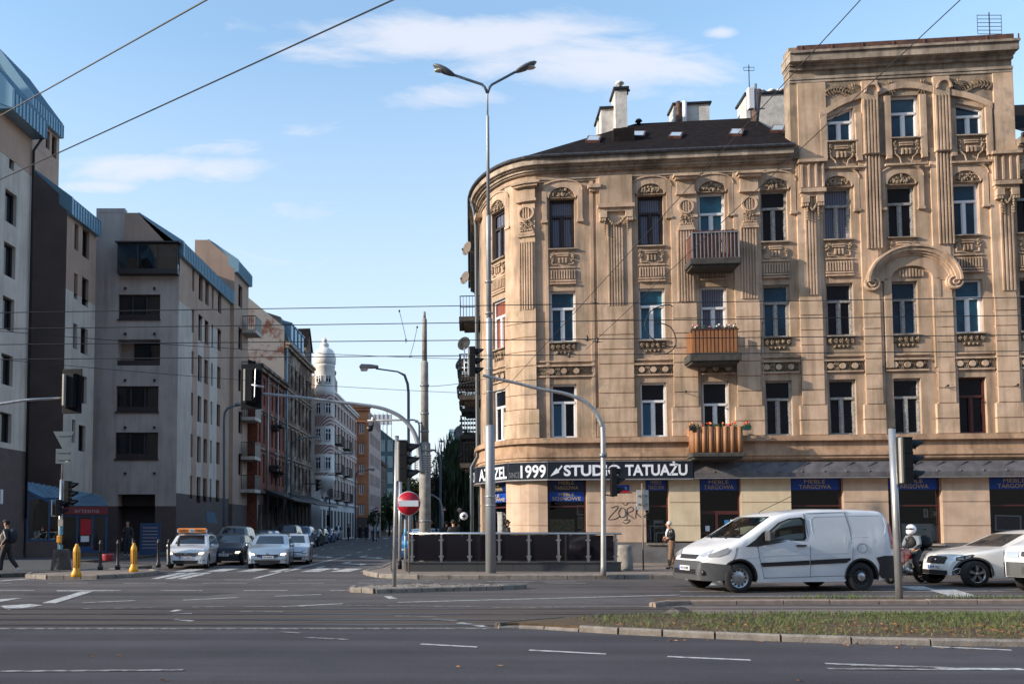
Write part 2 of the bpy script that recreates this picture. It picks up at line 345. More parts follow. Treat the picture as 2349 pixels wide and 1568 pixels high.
mat('red_sign', (.42,.006,.022), .4); mat('white_sign', (.72,.74,.78), .45); mat('sign_back', (.17,.20,.22), .5, metal=.4)
mat('black_plastic', (.008,.009,.012), .5, spec=.2); mat('lens_dark', (.03,.03,.035), .25)
mat('alu_side', (.50,.47,.42), .4, metal=.4)
mat('wire', (.015,.017,.022), .6)
mat('porcelain', (.03,.018,.016), .4)
# ================================================================ corner tenement (curved corner, tower bay)
ALP = math.atan(.107)
class MainF:
 A, B = 2.45, 4.2           # the corner is a quarter ellipse: A along the main front, B into the side street
 def __init__(f):
  f.e = Vector((math.cos(ALP), -math.sin(ALP), 0)); f.n = Vector((-math.sin(ALP), -math.cos(ALP), 0))
  base = Vector((11.45, 35.6, 0)); X = lambda u: (lambda r: CAMP+r*((base-CAMP).dot(f.n)/r.dot(f.n)))(ray(u, 1208))
  P = X(1370); f.O = Vector((P.x, P.y, 0)); f.c = (P-X(1243)).dot(f.e); f.T = [(0, 0)]; n = 400; a = 0
  for i in range(n): p0, p1 = PI/2*i/n, PI/2*(i+1)/n; a += math.hypot(f.A*(math.sin(p1)-math.sin(p0)), f.B*(math.cos(p0)-math.cos(p1))); f.T.append((a, p1))
  f.q = a; f.L = f.c+a
 def __call__(f, s, d, z):
  if s >= -f.c: P = f.O + f.e*s + f.n*d
  elif s >= -f.L:
   t = (-s-f.c); lo, hi = 0, len(f.T)-1
   while hi-lo > 1:
    m = (lo+hi)//2
    if f.T[m][0] <= t: lo = m
    else: hi = m
   k = (t-f.T[lo][0])/max(1e-9, f.T[hi][0]-f.T[lo][0]); p = f.T[lo][1]+(f.T[hi][1]-f.T[lo][1])*k
   N = (-f.e*(math.sin(p)/f.A)+f.n*(math.cos(p)/f.B)).normalized(); P = f.O-f.e*(f.c+f.A*math.sin(p))-f.n*(f.B*(1-math.cos(p)))+N*d
  else: P = f.O - f.e*(f.c+f.A+d) - f.n*(f.B-s-f.L)
  return P + Vector((0, 0, z))
 def su(f, u, v=1208, d=0):
  lo, hi = -f.L*.90, 40.0
  for _ in range(50):
   m = (lo+hi)/2; P = f(m, d, 10)
   # the row of the point only shifts u a little: use the vertical through (u,v)
   k = (v-CV)/FPX; dep = None
   q = P-CAMP; dep_h = q.y
   # z at which this vertical is seen on row v
   r = ray(u, v); z = EYE + r.z*(q.y/r.y); uu, _v = prj((P.x, P.y, z))
   if uu < u: lo = m
   else: hi = m
  return m, z
M = MainF()
def S_(u, v=1208, d=0): return M.su(u, v, d)[0]
def Z_(v, u=1497, d=0): return M.su(u, v, d)[1]
def mbm(): return MB(M)
def bend_n(s0, s1): return 1 if s0 >= -.01 else max(1, int((min(s1, 0)-s0)/.35))
def band(mb, s0, s1, z0, z1, d0, d1):
 """band following the wall line, split where it bends"""
 if s0 < 0 < s1: mb.box(s0, 0, d0, d1, z0, z1, n=bend_n(s0, 0)); mb.box(0, s1, d0, d1, z0, z1)
 else: mb.box(s0, s1, d0, d1, z0, z1, n=bend_n(s0, s1))
tenement = thing('tenement_building', 'long beige plaster corner tenement with rounded end, black roof and taller tower bay', 'building')
S_END = 25.5                       # beyond the right edge of the frame
S_SIDE = -M.L - 15
S_T0, S_T1 = S_(1830, 1000), S_(2327, 400)       # tower bay
Z_EAVE = Z_(353, 1497, .46)
# ---- window table: column u centre, width px at row, (style,glass) for rows 4,3,2
cols = {'Z': (1142, None), 'A': (1295, None), 'B': (1501, None), 'C': (1644, None), 'D': (1789, None), 'E': (1936, None), 'F': (2085, None), 'G': (2235, None), 'H': (2386, None)}
ZR = {4: (Z_(563), Z_(448)), 3: (Z_(779), Z_(661)), 2: (Z_(1001), Z_(877))}
style = {
'Z4': ('brown_pvc','glass_curtain'), 'Z3': ('white_pvc','glass_redcurtain'), 'Z2': ('white_pvc','glass_dark'),
'A4': ('brown_pvc','glass_curtain'), 'A3': ('white_pvc','glass_blue'), 'A2': ('white_pvc','glass_bluecurtain'),
'B4': ('brown_pvc','glass_curtain'), 'B3': ('white_pvc','glass_teal'), 'B2': ('white_pvc','glass_bluecurtain'),
'C4': ('white_pvc','glass_teal'), 'C3': ('white_pvc','glass_curtain'), 'C2': ('white_pvc','glass_dark'),
'D4': ('old_frame','glass_dark'), 'D3': ('old_frame','glass_blue'), 'D2': ('old_frame','glass_dark'),
'E4': ('old_frame','glass_curtain'), 'E3': ('old_frame','glass_dark'), 'E2': ('old_frame','glass_dark'),
'F4': ('old_frame','glass_dark'), 'F3': ('old_frame','glass_blue'), 'F2': ('old_frame','glass_dark'),
'G4': ('white_pvc','glass_blue'), 'G3': ('white_pvc','glass_teal'), 'G2': ('red_frame','glass_dark'),
'H4': ('old_frame','glass_dark'), 'H3': ('old_frame','glass_dark'), 'H2': ('old_frame','glass_dark')}
SC_ = {}
for k, (u, _) in cols.items(): SC_[k] = S_(u, 1000 if k != 'Z' else 900) if k != 'Z' else S_(1145, 900)
HW = .53
holes = []; wins = []
for k, s in SC_.items():
 for r in (4, 3, 2):
  z0, z1 = ZR[r]
  if k == 'C': z0 = {4: Z_(590), 3: Z_(808), 2: Z_(1036)}[r] + .12
  holes.append((s-HW, s+HW, z0, z1)); wins.append((k, r, s, z0, z1))
# ground floor openings: u0,u1,v_bottom
Z_SH = Z_(1097)                       # head of the shop openings
shops = [('Z', 1106, 1163, 1245, 'window'), ('A', 1256, 1345, 1250, 'window'), ('B', 1481, 1534, 1246, 'window'), ('C', 1605, 1699, 1290, 'door'), ('D', 1814, 1934, 1246, 'window'), ('E', 2037, 2160, 1246, 'window'), ('F', 2269, 2400, 1246, 'window')]
SHP = []
for k, u0, u1, vb, kind in shops:
 s0, s1 = S_(u0, 1150), S_(u1, 1150); zb = .13 if kind == 'door' else Z_(vb, 1650)
 SHP.append((k, s0, s1, zb, kind)); holes.append((s0, s1, zb, Z_SH, .45))
mb = mbm()
cuts = [-M.L*i/22 for i in range(23)] + [S_SIDE+3*i for i in range(5)]
Z_BAND = Z_(1004)
wall_grid(mb, S_SIDE, S_END, Z_SH, Z_EAVE, holes, .24, cuts)
wall = mb.build('wall', 'plaster', tenement, recalc=False)
# ---- ground floor piers, each painted length its own colour
for a, b, m_ in [(S_SIDE, S_(1533,1150), 'shop_pink'), (S_(1534,1150), S_(1814,1150), 'shop_yellow'), (S_(1815,1150), S_END, 'shop_pink')]:
 mb = mbm(); zg = [Z_(q, 1500) for q in (1252, 1205, 1152)]; zpl = .95 if m_ != 'shop_yellow' else 1.0
 lv = [zpl] + zg[1:] + [Z_SH]
 edges = [a] + [q for h in SHP for q in (h[1], h[2]) if a < q < b] + [b]
 cur = a; segs = []
 for k, s0, s1, zb, kind in SHP:
  if s1 <= a or s0 >= b: continue
  if s0 > cur: segs.append((cur, s0))
  cur = s1
 if cur < b: segs.append((cur, b))
 for p, q in segs:
  for i in range(len(lv)-1): band(mb, p+.004, q-.004, lv[i]+.02, lv[i+1]-.02, -.3, .05)
  band(mb, p+.004, q-.004, zpl, Z_SH, -.35, .02)
 # wall under the shop windows
 for k, s0, s1, zb, kind in SHP:
  if kind == 'window' and s0 >= a and s1 <= b+.2: band(mb, s0+.006, s1-.006, zpl, zb, -.45, .035)
 mb.build('ground_floor_wall', m_, tenement)
mb = mbm(); cur = S_SIDE
for k, s0, s1, zb, kind in SHP:
 if kind == 'door': band(mb, cur, s0-.004, 0, .95, -.3, .07); cur = s1+.004
band(mb, cur, S_END, 0, .95, -.3, .07)
mb.build('plinth', 'plinth', tenement)
# ---- mouldings
mb = mbm(); zt, zb = Z_(1003), Z_(1057)
H = zt-zb
for a, b, d in [(1.0, .90, .30), (.90, .78, .34), (.78, .40, .16), (.40, .30, .22), (.30, .18, .26), (.18, .06, .20), (.06, .0, .14)]:
 band(mb, S_SIDE, S_END, zb+H*b, zb+H*a, -.1, d)
mb.build('string_course', mat('course_mat', (.52,.345,.23), .9, col2=(.34,.215,.14), grime=(.17,.12,.09), gr_amt=.6, **PL), tenement)
mb = mbm(); ze = Z_EAVE; seg = [(S_SIDE, S_T0-.02), (S_T1+.02, S_END)]
for a, b in seg:
 band(mb, a, b, Z_(409), Z_(405), -.05, .07); band(mb, a, b, Z_(405)+.003, Z_(402), -.05, .12)
 z3 = [Z_EAVE-x for x in (.46, .40, .28, .22)]; band(mb, a, b, z3[0], z3[1], -.05, .14); band(mb, a, b, z3[1]+.003, z3[2], -.05, .22)
 band(mb, a, b, z3[2]+.003, z3[3], -.05, .34); band(mb, a, b, z3[3]+.003, ze+.05, -.05, .46)
mb.build('cornice', 'cornice_mat', tenement)
mb = mbm()
for a, b in seg:
 n = 24 if a < 0 else 2
 pts = [(a+(b-a)*i/n) for i in range(n+1)]
 pts = sorted(set(pts + ([-M.L*i/14 for i in range(15)] if a < 0 else [])))
 g = MB(); g.tube([M(s, .53, ze+.10) for s in pts], .08, 8)
 mb.fn = None; mb.v += []; mb.add(g.v, g.f)
mb.build('gutter', mat('gutter_mat', (.09,.09,.10), .5, metal=.4, var=.5, vscale=6), tenement)
# ---- piers between the window bays (stand 12 cm proud), with joints lower down
def u_(*a): return [S_(x, 900) for x in a]
piers = [(1165, 1231), (1373, 1454), (1545, 1600), (1690, 1745), (1838, 1889), (1984, 2022), (2150, 2189), (2286, 2336)]
mbp = mbm(); zlow0, zlow1 = Z_(1003)+.02, Z_(700)
for i, (a, b) in enumerate(piers):
 s0, s1 = u_(a, b); top = Z_(405) if i < 4 else (Z_EAVE-.12 if i in (5, 6) else Z_(372, 1860))
 if i == 1: top = Z_(402)
 band(mbp, s0, s1, zlow0, top, -.02, .10)
 n = 9; hh = (zlow1-zlow0)/n
 for j in range(n):
  w = .0 if j > 1 else .09
  band(mbp, s0-w, s1+w, zlow0+hh*j+.02, zlow0+hh*(j+1)-.02, 0, .14)
 # upper part: blocks either side of the flutes
mbp.build('pier', 'plaster_pier', tenement)
# shallow strips framing the recessed window bays
mb = mbm()
for a, b in [(1253, 1256), (1358, 1362), (1600, 1604), (1745, 1749), (1889, 1893), (2022, 2026), (2189, 2193), (2336, 2340)]:
 s = S_(a, 900); band(mb, s, s+.14, zlow0, Z_(410), -.02, .06)
mb.build('pilaster_strip', 'plaster_trim', tenement)
# ---- flutes
def flutes(s, w, z0, z1, n, d=.10, fn=None):
 """raised ribs between sunk grooves"""
 mb = MB(fn or M); p = w/n
 for i in range(n+1):
  a = s-w/2+p*i-.028; band(mb, a, a+.056, z0, z1, d-.01, d+.06)
 mb.build('fluting', 'plaster_trim', tenement)
def relief_cluster(mb, s, z, w, h, d, n, r=.05):
 for i in range(n):
  a = s + random.uniform(-.5, .5)*w; b = z + random.uniform(-.5, .5)*h; k = random.uniform(.6, 1.1)*r
  g = MB(); g.ball((0, 0, 0), (k*random.uniform(.7, 1.6), k*.8, k*random.uniform(.7, 1.6)), 6, 4)
  mb.smooth = True; mb.add([(a+q[0], d+q[1], b+q[2]) for q in g.v], g.f); mb.smooth = False
def capital_ring(u, zc_v):
 """pilaster head: cap slab, block, ring with bars, relief square, dentils"""
 s = S_(u, 450); g = lambda v: Z_(v)
 mb = mbm(); top = g(409)
 band(mb, s-.52, s+.52, top-.10, top, 0, .42); band(mb, s-.44, s+.44, top-.20, top-.103, 0, .34)
 band(mb, s-.36, s+.36, top-.72, top-.203, 0, .17); band(mb, s-.40, s+.40, top-.82, top-.723, 0, .24)
 z = top-1.32; rr = .25
 for i in range(18):
  a0, a1 = 2*PI*i/18, 2*PI*(i+1)/18
  p = lambda r, t: (s+r*math.cos(t), z+r*math.sin(t))
  q = [p(rr, a0), p(rr, a1), p(rr+.07, a1), p(rr+.07, a0)]
  mb.prism([(a, b) for a, b in q], .10, .19)
 for x in (-.10, 0, .10): mb.box(s+x-.022, s+x+.022, .1, .17, z-.22, z+.25)
 band(mb, s-.30, s+.30, z-.90, z-.80, 0, .17)
 for i in range(6): mb.box(s-.26+i*.095, s-.20+i*.095, .1, .19, z-.78, z-.72)
 band(mb, s-.34, s+.34, z-1.02, z-.92, 0, .20)
 mb.mi = 1; relief_cluster(mb, s, z-.52, .48, .36, .15, 40, .04)
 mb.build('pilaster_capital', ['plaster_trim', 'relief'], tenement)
for u in (1208, 1571, 1716): capital_ring(u, 0)
s = S_(1100, 450);
for u, zt_, zb_, n, w in [(1208, 545, 703, 5, .50), (1571, 532, 695, 5, .58), (1716, 528, 692, 5, .58), (1411, 512, 700, 5, .56), (1859, 460, 688, 3, .36)]:
 flutes(S_(u, 620), w, Z_(zb_), Z_(zt_), n)
flutes(S_(2307, 560), .42, Z_(668, 2300), Z_(470, 2300), 3)
flutes(S_(1999, 430), .52, Z_(572, 1995), Z_EAVE-.1, 4, .12); flutes(S_(2163, 430), .52, Z_(562, 2158), Z_EAVE-.1, 4, .12)
# broad projecting bay with swag capital, and the tower's swag capitals
def swag(s, ztop, w, upper=None):
 mb = mbm(); band(mb, s-w/2, s+w/2, ztop-.16, ztop, 0, .34); band(mb, s-w/2+.05, s+w/2-.05, ztop-.30, ztop-.163, 0, .24)
 for sg in (-1, 1):
  mb.box(s+sg*(w/2-.22)-.14, s+sg*(w/2-.22)+.14, .1, .30, ztop-.58, ztop-.303)
  mb.lathe([(.13, .34), (.13, .40), (.05, .42)], (0, 0, 0), 10, 'y') if False else None
  for k in range(3): mb.box(s+sg*(w/2-.10-.09*k)-.03, s+sg*(w/2-.10-.09*k)+.03, .1, .28, ztop-.72, ztop-.60)
 mb.mi = 1; mb.smooth = True
 for i in range(13):
  t = i/12; x = s-(w/2-.3)+t*(w-.6); z = ztop-.45-.42*math.sin(PI*t)
  g = MB(); g.ball((0,0,0), (.07,.06,.07), 6, 4); mb.add([(x+q[0], .2+q[1], z+q[2]) for q in g.v], g.f)
 for sg in (-1, 1):
  for i in range(7):
   g = MB(); r = .065*(1-.08*i); g.ball((0,0,0), (r, .06, r*1.2), 6, 4); mb.add([(s+sg*(w/2-.28)+q[0], .22+q[1], ztop-.6-.11*i+q[2]) for q in g.v], g.f)
 mb.smooth = False
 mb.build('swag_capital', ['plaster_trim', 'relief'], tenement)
swag(S_(1411, 480), Z_(469), 1.5)
s = S_(1411, 480); mb = mbm(); band(mb, s-.68, s+.68, Z_(468)+.01, Z_(403), 0, .22); mb.build('pier_head', 'plaster', tenement)
mb = mbm(); s = S_(1362, 450); band(mb, s-.27, s+.25, Z_(430), Z_(422), 0, .3); band(mb, s-.2, s+.2, Z_(436), Z_(430), 0, .2)
s = S_(1103, 450); band(mb, s-.4, s+.4, Z_(424), Z_(414), 0, .32); mb.build('bracket', 'plaster_trim', tenement)
for u in (1859, 2303):
 zt = Z_(438, 1859); s = S_(u, 440); swag(s, zt, 1.0)
 mb = mbm(); zt2 = Z_(372, 1859)
 band(mb, s-.50, s+.50, zt+.01, zt2-.12, 0, .20); band(mb, s-.56, s+.56, zt2-.12, zt2, 0, .36)
 for x in (-.42, -.14, .14, .42): band(mb, s+x-.035, s+x+.035, zt+.06, zt2-.2, .15, .29)
 mb.build('triglyph_panel', 'plaster_trim', tenement)
# ---- window surrounds: arched hoods, panels, flower boxes in stone
def hood(s, z1, u):
 mb = mbm(); w = .62; r = .80; zc = z1+.12
 for sg in (-1, 1): mb.box(s+sg*(w+.13)-.10, s+sg*(w+.13)+.10, 0, .11, z1-.95, zc+.22); mb.box(s+sg*(w+.13)-.13, s+sg*(w+.13)+.13, 0, .15, z1-1.05, z1-.95)
 n = 12; o = []; i_ = []
 for k in range(n+1):
  t = PI*k/n; x, y = math.cos(t), math.sin(t)
  o.append((s+.85*x*(1 if abs(x) < .8 else 1), zc+.22+.42*y)); i_.append((s+.56*x, zc-.10+.46*y))
 for k in range(n): mb.prism([o[k], o[k+1], i_[k+1], i_[k]], 0, .10)
 for k in range(n):
  a, b = o[k], o[k+1]; mb.prism([(a[0], a[1]), (b[0], b[1]), (b[0], b[1]+.06), (a[0], a[1]+.06)], 0, .15)
 mb.mi = 1
 for k in range(34):
  t = random.uniform(.08, .92)*PI; rr = random.uniform(.15, .95); x = s+.50*rr*math.cos(t); z = zc-.06+.38*rr*math.sin(t)
  relief_cluster(mb, x, z, .02, .02, .06, 1, .055)
 mb.box(s-.56, s+.56, 0, .06, z1+.01, z1+.05)
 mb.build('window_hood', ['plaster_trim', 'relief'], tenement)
def under_panel(s, z0, full=True):
 """carved panel and fluted panel below a top floor window"""
 mb = mbm(); a = z0-.14
 mb.mi = 1
 for sg in (-1, 1): relief_cluster(mb, s+sg*.44, a-.24, .12, .34, .05, 16, .042)
 mb.mi = 0
 for k in range(2): mb.box(s-.24, s+.24, 0, .08, a-.12-.09*k, a-.07-.09*k)
 for x in (-.14, 0, .14): mb.box(s+x-.03, s+x+.03, 0, .08, a-.50, a-.27)
 for sg in (-1, 1):
  mb.box(s+sg*.44-.02, s+sg*.44+.02, 0, .06, a-.55, a-.42); mb.box(min(s+sg*.24, s+sg*.44), max(s+sg*.24, s+sg*.44), 0, .06, a-.58, a-.54)
 if full:
  mb.box(s-.54, s+.54, 0, .06, a-.72, a-.66)
  b = a-.80
  for i in range(10): mb.box(s-.50+i*.108, s-.45+i*.108, 0, .075, b-.40, b)
  mb.box(s-.54, s+.54, 0, .08, b-.50, b-.44); mb.box(s-.54, s+.54, 0, .11, b-.62, b-.56)
 mb.build('panel_under_window', ['plaster_trim', 'relief'], tenement)
def flower_panel(s, z0):
 mb = mbm(); a = z0-.08
 mb.box(s-.54, s+.54, 0, .03, a-.30, a); mb.box(s-.34, s+.34, 0, .03, a-.46, a-.31)
 mb.mi = 1
 for i in range(5):
  cx = s-.44+i*.22
  for j in range(6):
   t = j*PI/3; relief_cluster(mb, cx+.055*math.cos(t), a-.15+.07*math.sin(t), .005, .005, .06, 1, .035)
  relief_cluster(mb, cx, a-.15, .01, .01, .08, 1, .035)
 for i in range(4): relief_cluster(mb, s-.26+i*.17, a-.38, .02, .04, .05, 3, .04)
 mb.build('flower_panel', ['relief_back', 'relief'], tenement)
def disc_frieze(s, w, z0, z1):
 mb = mbm(); band(mb, s-w/2, s+w/2, z0, z1, 0, .03)
 mb.mi = 2; band(mb, s-w/2-.02, s+w/2+.02, z1, z1+.07, 0, .12); band(mb, s-w/2-.02, s+w/2+.02, z1+.20, z1+.26, 0, .09); band(mb, s-w/2-.02, s+w/2+.02, z0-.06, z0, 0, .09)
 for k in (-1, 0, 1):
  c = s+k*min(.52, w*.3); n = 14; zc = (z0+z1)/2; mb.mi = 2
  mb.prism([(c+.12*math.cos(2*PI*i/n), zc+.12*math.sin(2*PI*i/n)) for i in range(n)], .02, .11)
 mb.mi = 1; h = z1-z0
 n = int(w/.07)
 for i in range(n):
  x = s-w/2+.05+(w-.1)*i/(n-1)
  if min(abs(x-s-k*min(.52, w*.3)) for k in (-1, 0, 1)) < .14: continue
  for sg in (-1, 1):
   dx = .04*(1 if x < s else -1); zc = (z0+z1)/2
   mb.prism([(x-dx, zc+sg*.02), (x+.02, zc+sg*.02), (x+dx+.02, zc+sg*(h/2-.02)), (x+dx-.01, zc+sg*(h/2-.02))], .02, .07)
 mb.build('disc_frieze', ['relief_back', 'relief', 'plaster_trim'], tenement)
for k, s in SC_.items():
 z0, z1 = ZR[4]; hood(s, z1, 0)
 if k != 'C': under_panel(s, z0, k != 'F')
 if k != 'C': flower_panel(s, ZR[3][0])
 w = {'A': 2.45, 'Z': 1.25, 'C': 1.7}.get(k, 1.6); disc_frieze(s, w, Z_(858), Z_(837))
# panel of short flutes in the shade of the upper balcony
mb = mbm(); s = SC_['C']; zz = Z_(640)
for i in range(10): mb.box(s-.50+i*.108, s-.45+i*.108, 0, .075, zz, zz+.40)
mb.box(s-.54, s+.54, 0, .08, zz-.12, zz-.06); mb.build('panel_under_window', 'plaster_trim', tenement)
# ---- windows
def window(F, par, s, w, z0, z1, fm, gm, d=-.20, transom=.66, mull=True, sill=True, fw=.075, cut=None, sillm='cornice_mat'):
 fn = lambda a, b, c: F(s, 0, 0) + (Vector(F(s+.01, 0, 0))-Vector(F(s-.01, 0, 0))).normalized()*a + NRM(F, s)*b + Vector((0, 0, c))
 mb = MB(fn); h = w/2
 tr = z0+(z1-z0)*transom if transom else z1
 zl = z1 - (cut or 0) if cut and cut > 0 else z1; zr = z1 + (cut or 0) if cut and cut < 0 else z1
 mb.prism([(-h, z0), (-h+fw, z0), (-h+fw, zl-.02), (-h, zl)], d-.03, d+.05); mb.prism([(h, z0), (h, zr), (h-fw, zr-.02), (h-fw, z0)], d-.03, d+.05)
 mb.prism([(-h+fw, zl-fw), (h-fw, zr-fw), (h-fw, zr), (-h+fw, zl)], d-.028, d+.048); mb.box(-h+fw, h-fw, d-.03, d+.05, z0, z0+fw)
 if transom: mb.box(-h+fw, h-fw, d-.03, d+.07, tr-.05, tr+.05)
 if mull: mb.box(-.055, .055, d-.032, d+.062, z0+fw, tr-.05)
 for a, b in (((-h+fw, -.055), (.055, h-fw)) if mull else ((-h+fw, h-fw),)):
  mb.box(a, a+.035, d-.02, d+.025, z0+fw, tr-.05); mb.box(b-.035, b, d-.02, d+.025, z0+fw, tr-.05)
 wn_ = mb.build('window', fm, par)
 p = MB(fn); p.prism([(-h+.02, z0+.02), (h-.02, z0+.02), (h-.02, zr-.02), (-h+.02, zl-.02)], d-.05, d-.035); p.build('pane', gm, wn_)
 if sill:
  q = MB(fn); q.prism([(d+.05, z0-.05), (.12, z0-.06), (.12, z0-.01), (d+.05, z0+.015)], -h-.06, h+.06, 'x'); q.build('sill', sillm, wn_)
 return wn_
def NRM(F, s):
 a, b = Vector(F(s, 1, 0)), Vector(F(s, 0, 0)); return (a-b).normalized()
for k, r, s, z0, z1 in wins:
 fm, gm = style[k+str(r)]; bc = gm == 'glass_bluecurtain'; w_ = window(M, tenement, s, 2*HW, z0, z1, fm, 'glass_dark' if bc else gm, sill=(k != 'C'), fw=.11 if fm == 'brown_pvc' else .075)
 if bc: q = MB(M); q.box(s-HW+.1, s-.05, -.234, -.2325, z0+.08, z0+(z1-z0)*.62); q.build('curtain', gm, w_)
 if k+str(r) == 'D4':   # one casement stands open
  q = MB(M); q.box(s-HW+.09, s-HW+.13, -.85, -.2, z0+.1, z0+(z1-z0)*.62); q.build('open_casement', 'old_frame', w_)
# ---- tower bay above the eaves
zt0, ztop = Z_EAVE-.3, Z_(200, 1850)
sE, sF, sG = S_(1925, 290), S_(2072, 270), S_(2221, 275)
th = [(sE-HW, sE+HW, Z_(326, 1925), Z_(249, 1950)), (sF-HW-.02, sF+HW+.02, Z_(318, 2072), Z_(222, 2072)), (sG-HW, sG+HW, Z_(312, 2221), Z_(238, 2200))]
Z_TC = Z_(196, 1850)
mb = mbm(); D_T = .10
Fd = lambda s, d, z: M(s, d+D_T, z)
mb.fn = Fd
wall_grid(mb, S_T0, S_T1, zt0+.2, Z_TC+1.6, th, .3)
mb.box(S_T0, S_T0+.2, -.62, -.001, zt0, Z_TC+1.6); mb.box(S_T1-.2, S_T1, -.62, -.001, zt0, Z_TC+1.6); mb.box(S_T0+.2, S_T1-.2, -.62, -.5, zt0, Z_TC+1.6); mb.box(S_T0+.2, S_T1-.2, -.5, -.35, Z_TC+1.4, Z_TC+1.59)
mb.box(S_T0+.001, S_T1-.001, -.22, -.002, zt0-.02, zt0+.2)
mb.build('tower_wall', 'plaster_dirty', tenement, recalc=False)
mb = mbm(); z = Z_TC
def tband(mb, z0, z1, d, lip=0): d *= .75; mb.box(S_T0-d*.22, S_T1+d*.22, -.5, D_T+d, z0, z1)
zc0 = Z_(160, 1850); zc1 = Z_(133, 1815)
tband(mb, Z_(193, 1850), Z_(188, 1850), .06); tband(mb, Z_(187, 1850), Z_(181, 1850), .10)
tband(mb, zc0-.1, zc0+.05, .14); tband(mb, zc0+.053, zc0+.17, .26); tband(mb, zc0+.173, zc0+.28, .20); tband(mb, zc0+.283, zc1-.42, .32); tband(mb, zc1-.417, zc1-.1, .52); tband(mb, zc1-.097, zc1, .62)
mb.build('tower_cornice', 'cornice_mat', tenement)
mb = mbm(); z2 = Z_(118, 1830)
mb.box(S_T0+.25, S_T1-.05, D_T+.18, D_T+.30, zc1+.003, z2+.02)
for i in range(8): mb.box(S_T0+.4+i*1.2, S_T0+.44+i*1.2, D_T+.29, D_T+.33, zc1+.01, z2)
mb.box(S_T0+.25, S_T1-.05, -.5, D_T+.17, z2-.5, z2); mb.build('tower_parapet', 'rust', tenement)
for (s, wz, cut) in ((sE, th[0], .36), (sF, th[1], 0), (sG, th[2], -.28)):
 w_ = window(Fd, tenement, s, wz[1]-wz[0], wz[2], wz[3], 'white_pvc', 'glass_blue', cut=cut, sill=True, transom=.60)
 mb = MB(Fd)       # sloping head of the opening
 if cut: mb.prism([(wz[0], wz[3]+.01), (wz[1], wz[3]+.01), (wz[1], wz[3]-(0 if cut > 0 else -cut)), (wz[0], wz[3]-(cut if cut > 0 else 0))], -.28, .004)
 # curved eyebrow moulding
 lo_l, lo_r = (wz[3]-.45, wz[3]+.35) if cut > 0 else ((wz[3]+.3, wz[3]-.35) if cut < 0 else (wz[3]+.02, wz[3]+.02))
 n = 10; W2 = 1.10 if cut == 0 else .84
 for i in range(n):
  t0, t1 = i/n, (i+1)/n
  bow = (lambda t: .26*math.sin(PI*t)) if cut == 0 else (lambda t: .10*math.sin(PI*t))
  za, zb_ = lo_l+(lo_r-lo_l)*t0+bow(t0), lo_l+(lo_r-lo_l)*t1+bow(t1)
  mb.prism([(s-W2+2*W2*t0, za), (s-W2+2*W2*t1, zb_), (s-W2+2*W2*t1, zb_+.26), (s-W2+2*W2*t0, za+.26)], 0, .10)
 for sg in (-1, 1): mb.box(s+sg*.69-.12, s+sg*.69+.12, 0, .10, wz[2]-.75, wz[3]-.28 if cut else wz[3]-.02); mb.box(s+sg*.69-.10, s+sg*.69+.10, 0, .14, wz[2]-.90, wz[2]-.75)
 mb.build('tower_window_surround', 'plaster_trim', tenement)
 mb = MB(Fd); a = wz[2]-.14; mb.mi = 1
 for sg in (-1, 1): relief_cluster(mb, s+sg*.44, a-.22, .12, .38, .05, 18, .042)
 mb.mi = 0
 for k in range(2): mb.box(s-.26, s+.26, 0, .08, a-.13-.09*k, a-.08-.09*k)
 for x in (-.15, 0, .15): mb.box(s+x-.03, s+x+.03, 0, .08, a-.58, a-.33)
 mb.box(s-.84, s+.84, 0, .12, a-1.05, a-.97)
 for sg in (-1, 1): g = MB(); g.tube([(s+sg*.44, .04, a-.42), (s+sg*.42, .04, a-.55), (s+sg*.26, .04, a-.7), (s+sg*.2, .04, a-.95)], .03, 6); mb.add(g.v, g.f)
 mb.build('tower_panel', ['plaster_trim', 'relief'], tenement)
for (a, b, up) in ((1975, 2011, 205), (2139, 2176, 195)):
 s0, s1 = S_(a, 330), S_(b, 330); mb = MB(Fd); mb.box(s0, s1, 0, .13, zt0-.02, Z_(up-14, (a+b)/2)); mb.build('tower_pilaster', 'plaster_pier', tenement)
 flutes((s0+s1)/2, .50, zt0, Z_(up+28, (a+b)/2), 4, .13, Fd)
for (a, b, m_) in ((1829, 1893, 0), (2278, 2324, 0)):
 s0, s1 = S_(a, 330), S_(b, 330); mb = MB(Fd); mb.box(s0, s1, 0, .07, Z_(372, 1860)+.02, Z_(195, 1850)); mb.build('tower_pilaster', 'plaster_pier', tenement)
# leaf reliefs in the tower frieze
def leaf_spray(s, z, w, h, flip=1):
 mb = MB(Fd)
 for i in range(13):
  x = s-w/2+w*i/12; y = z+flip*.12*math.sin(i*.5)-.05
  for sg in (-1, 1):
   L_ = h*.42*random.uniform(.8, 1.15); dx = L_*.7*flip; w2 = .045
   mb.prism([(x, y), (x+w2+dx*.4, y+sg*L_*.5-w2*.4), (x+dx, y+sg*L_), (x-w2+dx*.4, y+sg*L_*.55+w2*.4)], .01, .075)
 for j in range(14):
  t = 2*PI*j/14; cx = s+flip*w*.33
  mb.prism([(cx, z), (cx+.14*math.cos(t-.12), z+.14*math.sin(t-.12)), (cx+.30*math.cos(t), z+.30*math.sin(t)), (cx+.14*math.cos(t+.12), z+.14*math.sin(t+.12))], .01, .09)
 mb.build('leaf_relief', 'relief', tenement)
leaf_spray(S_(1928, 212), Z_(213, 1922), 1.35, .42); leaf_spray(S_(2224, 200), Z_(200, 2218), 1.5, .46, -1)
leaf_spray(S_(2025, 212), Z_(206, 2025), .7, .18); leaf_spray(S_(2125, 206), Z_(202, 2125), .7, .18, -1)
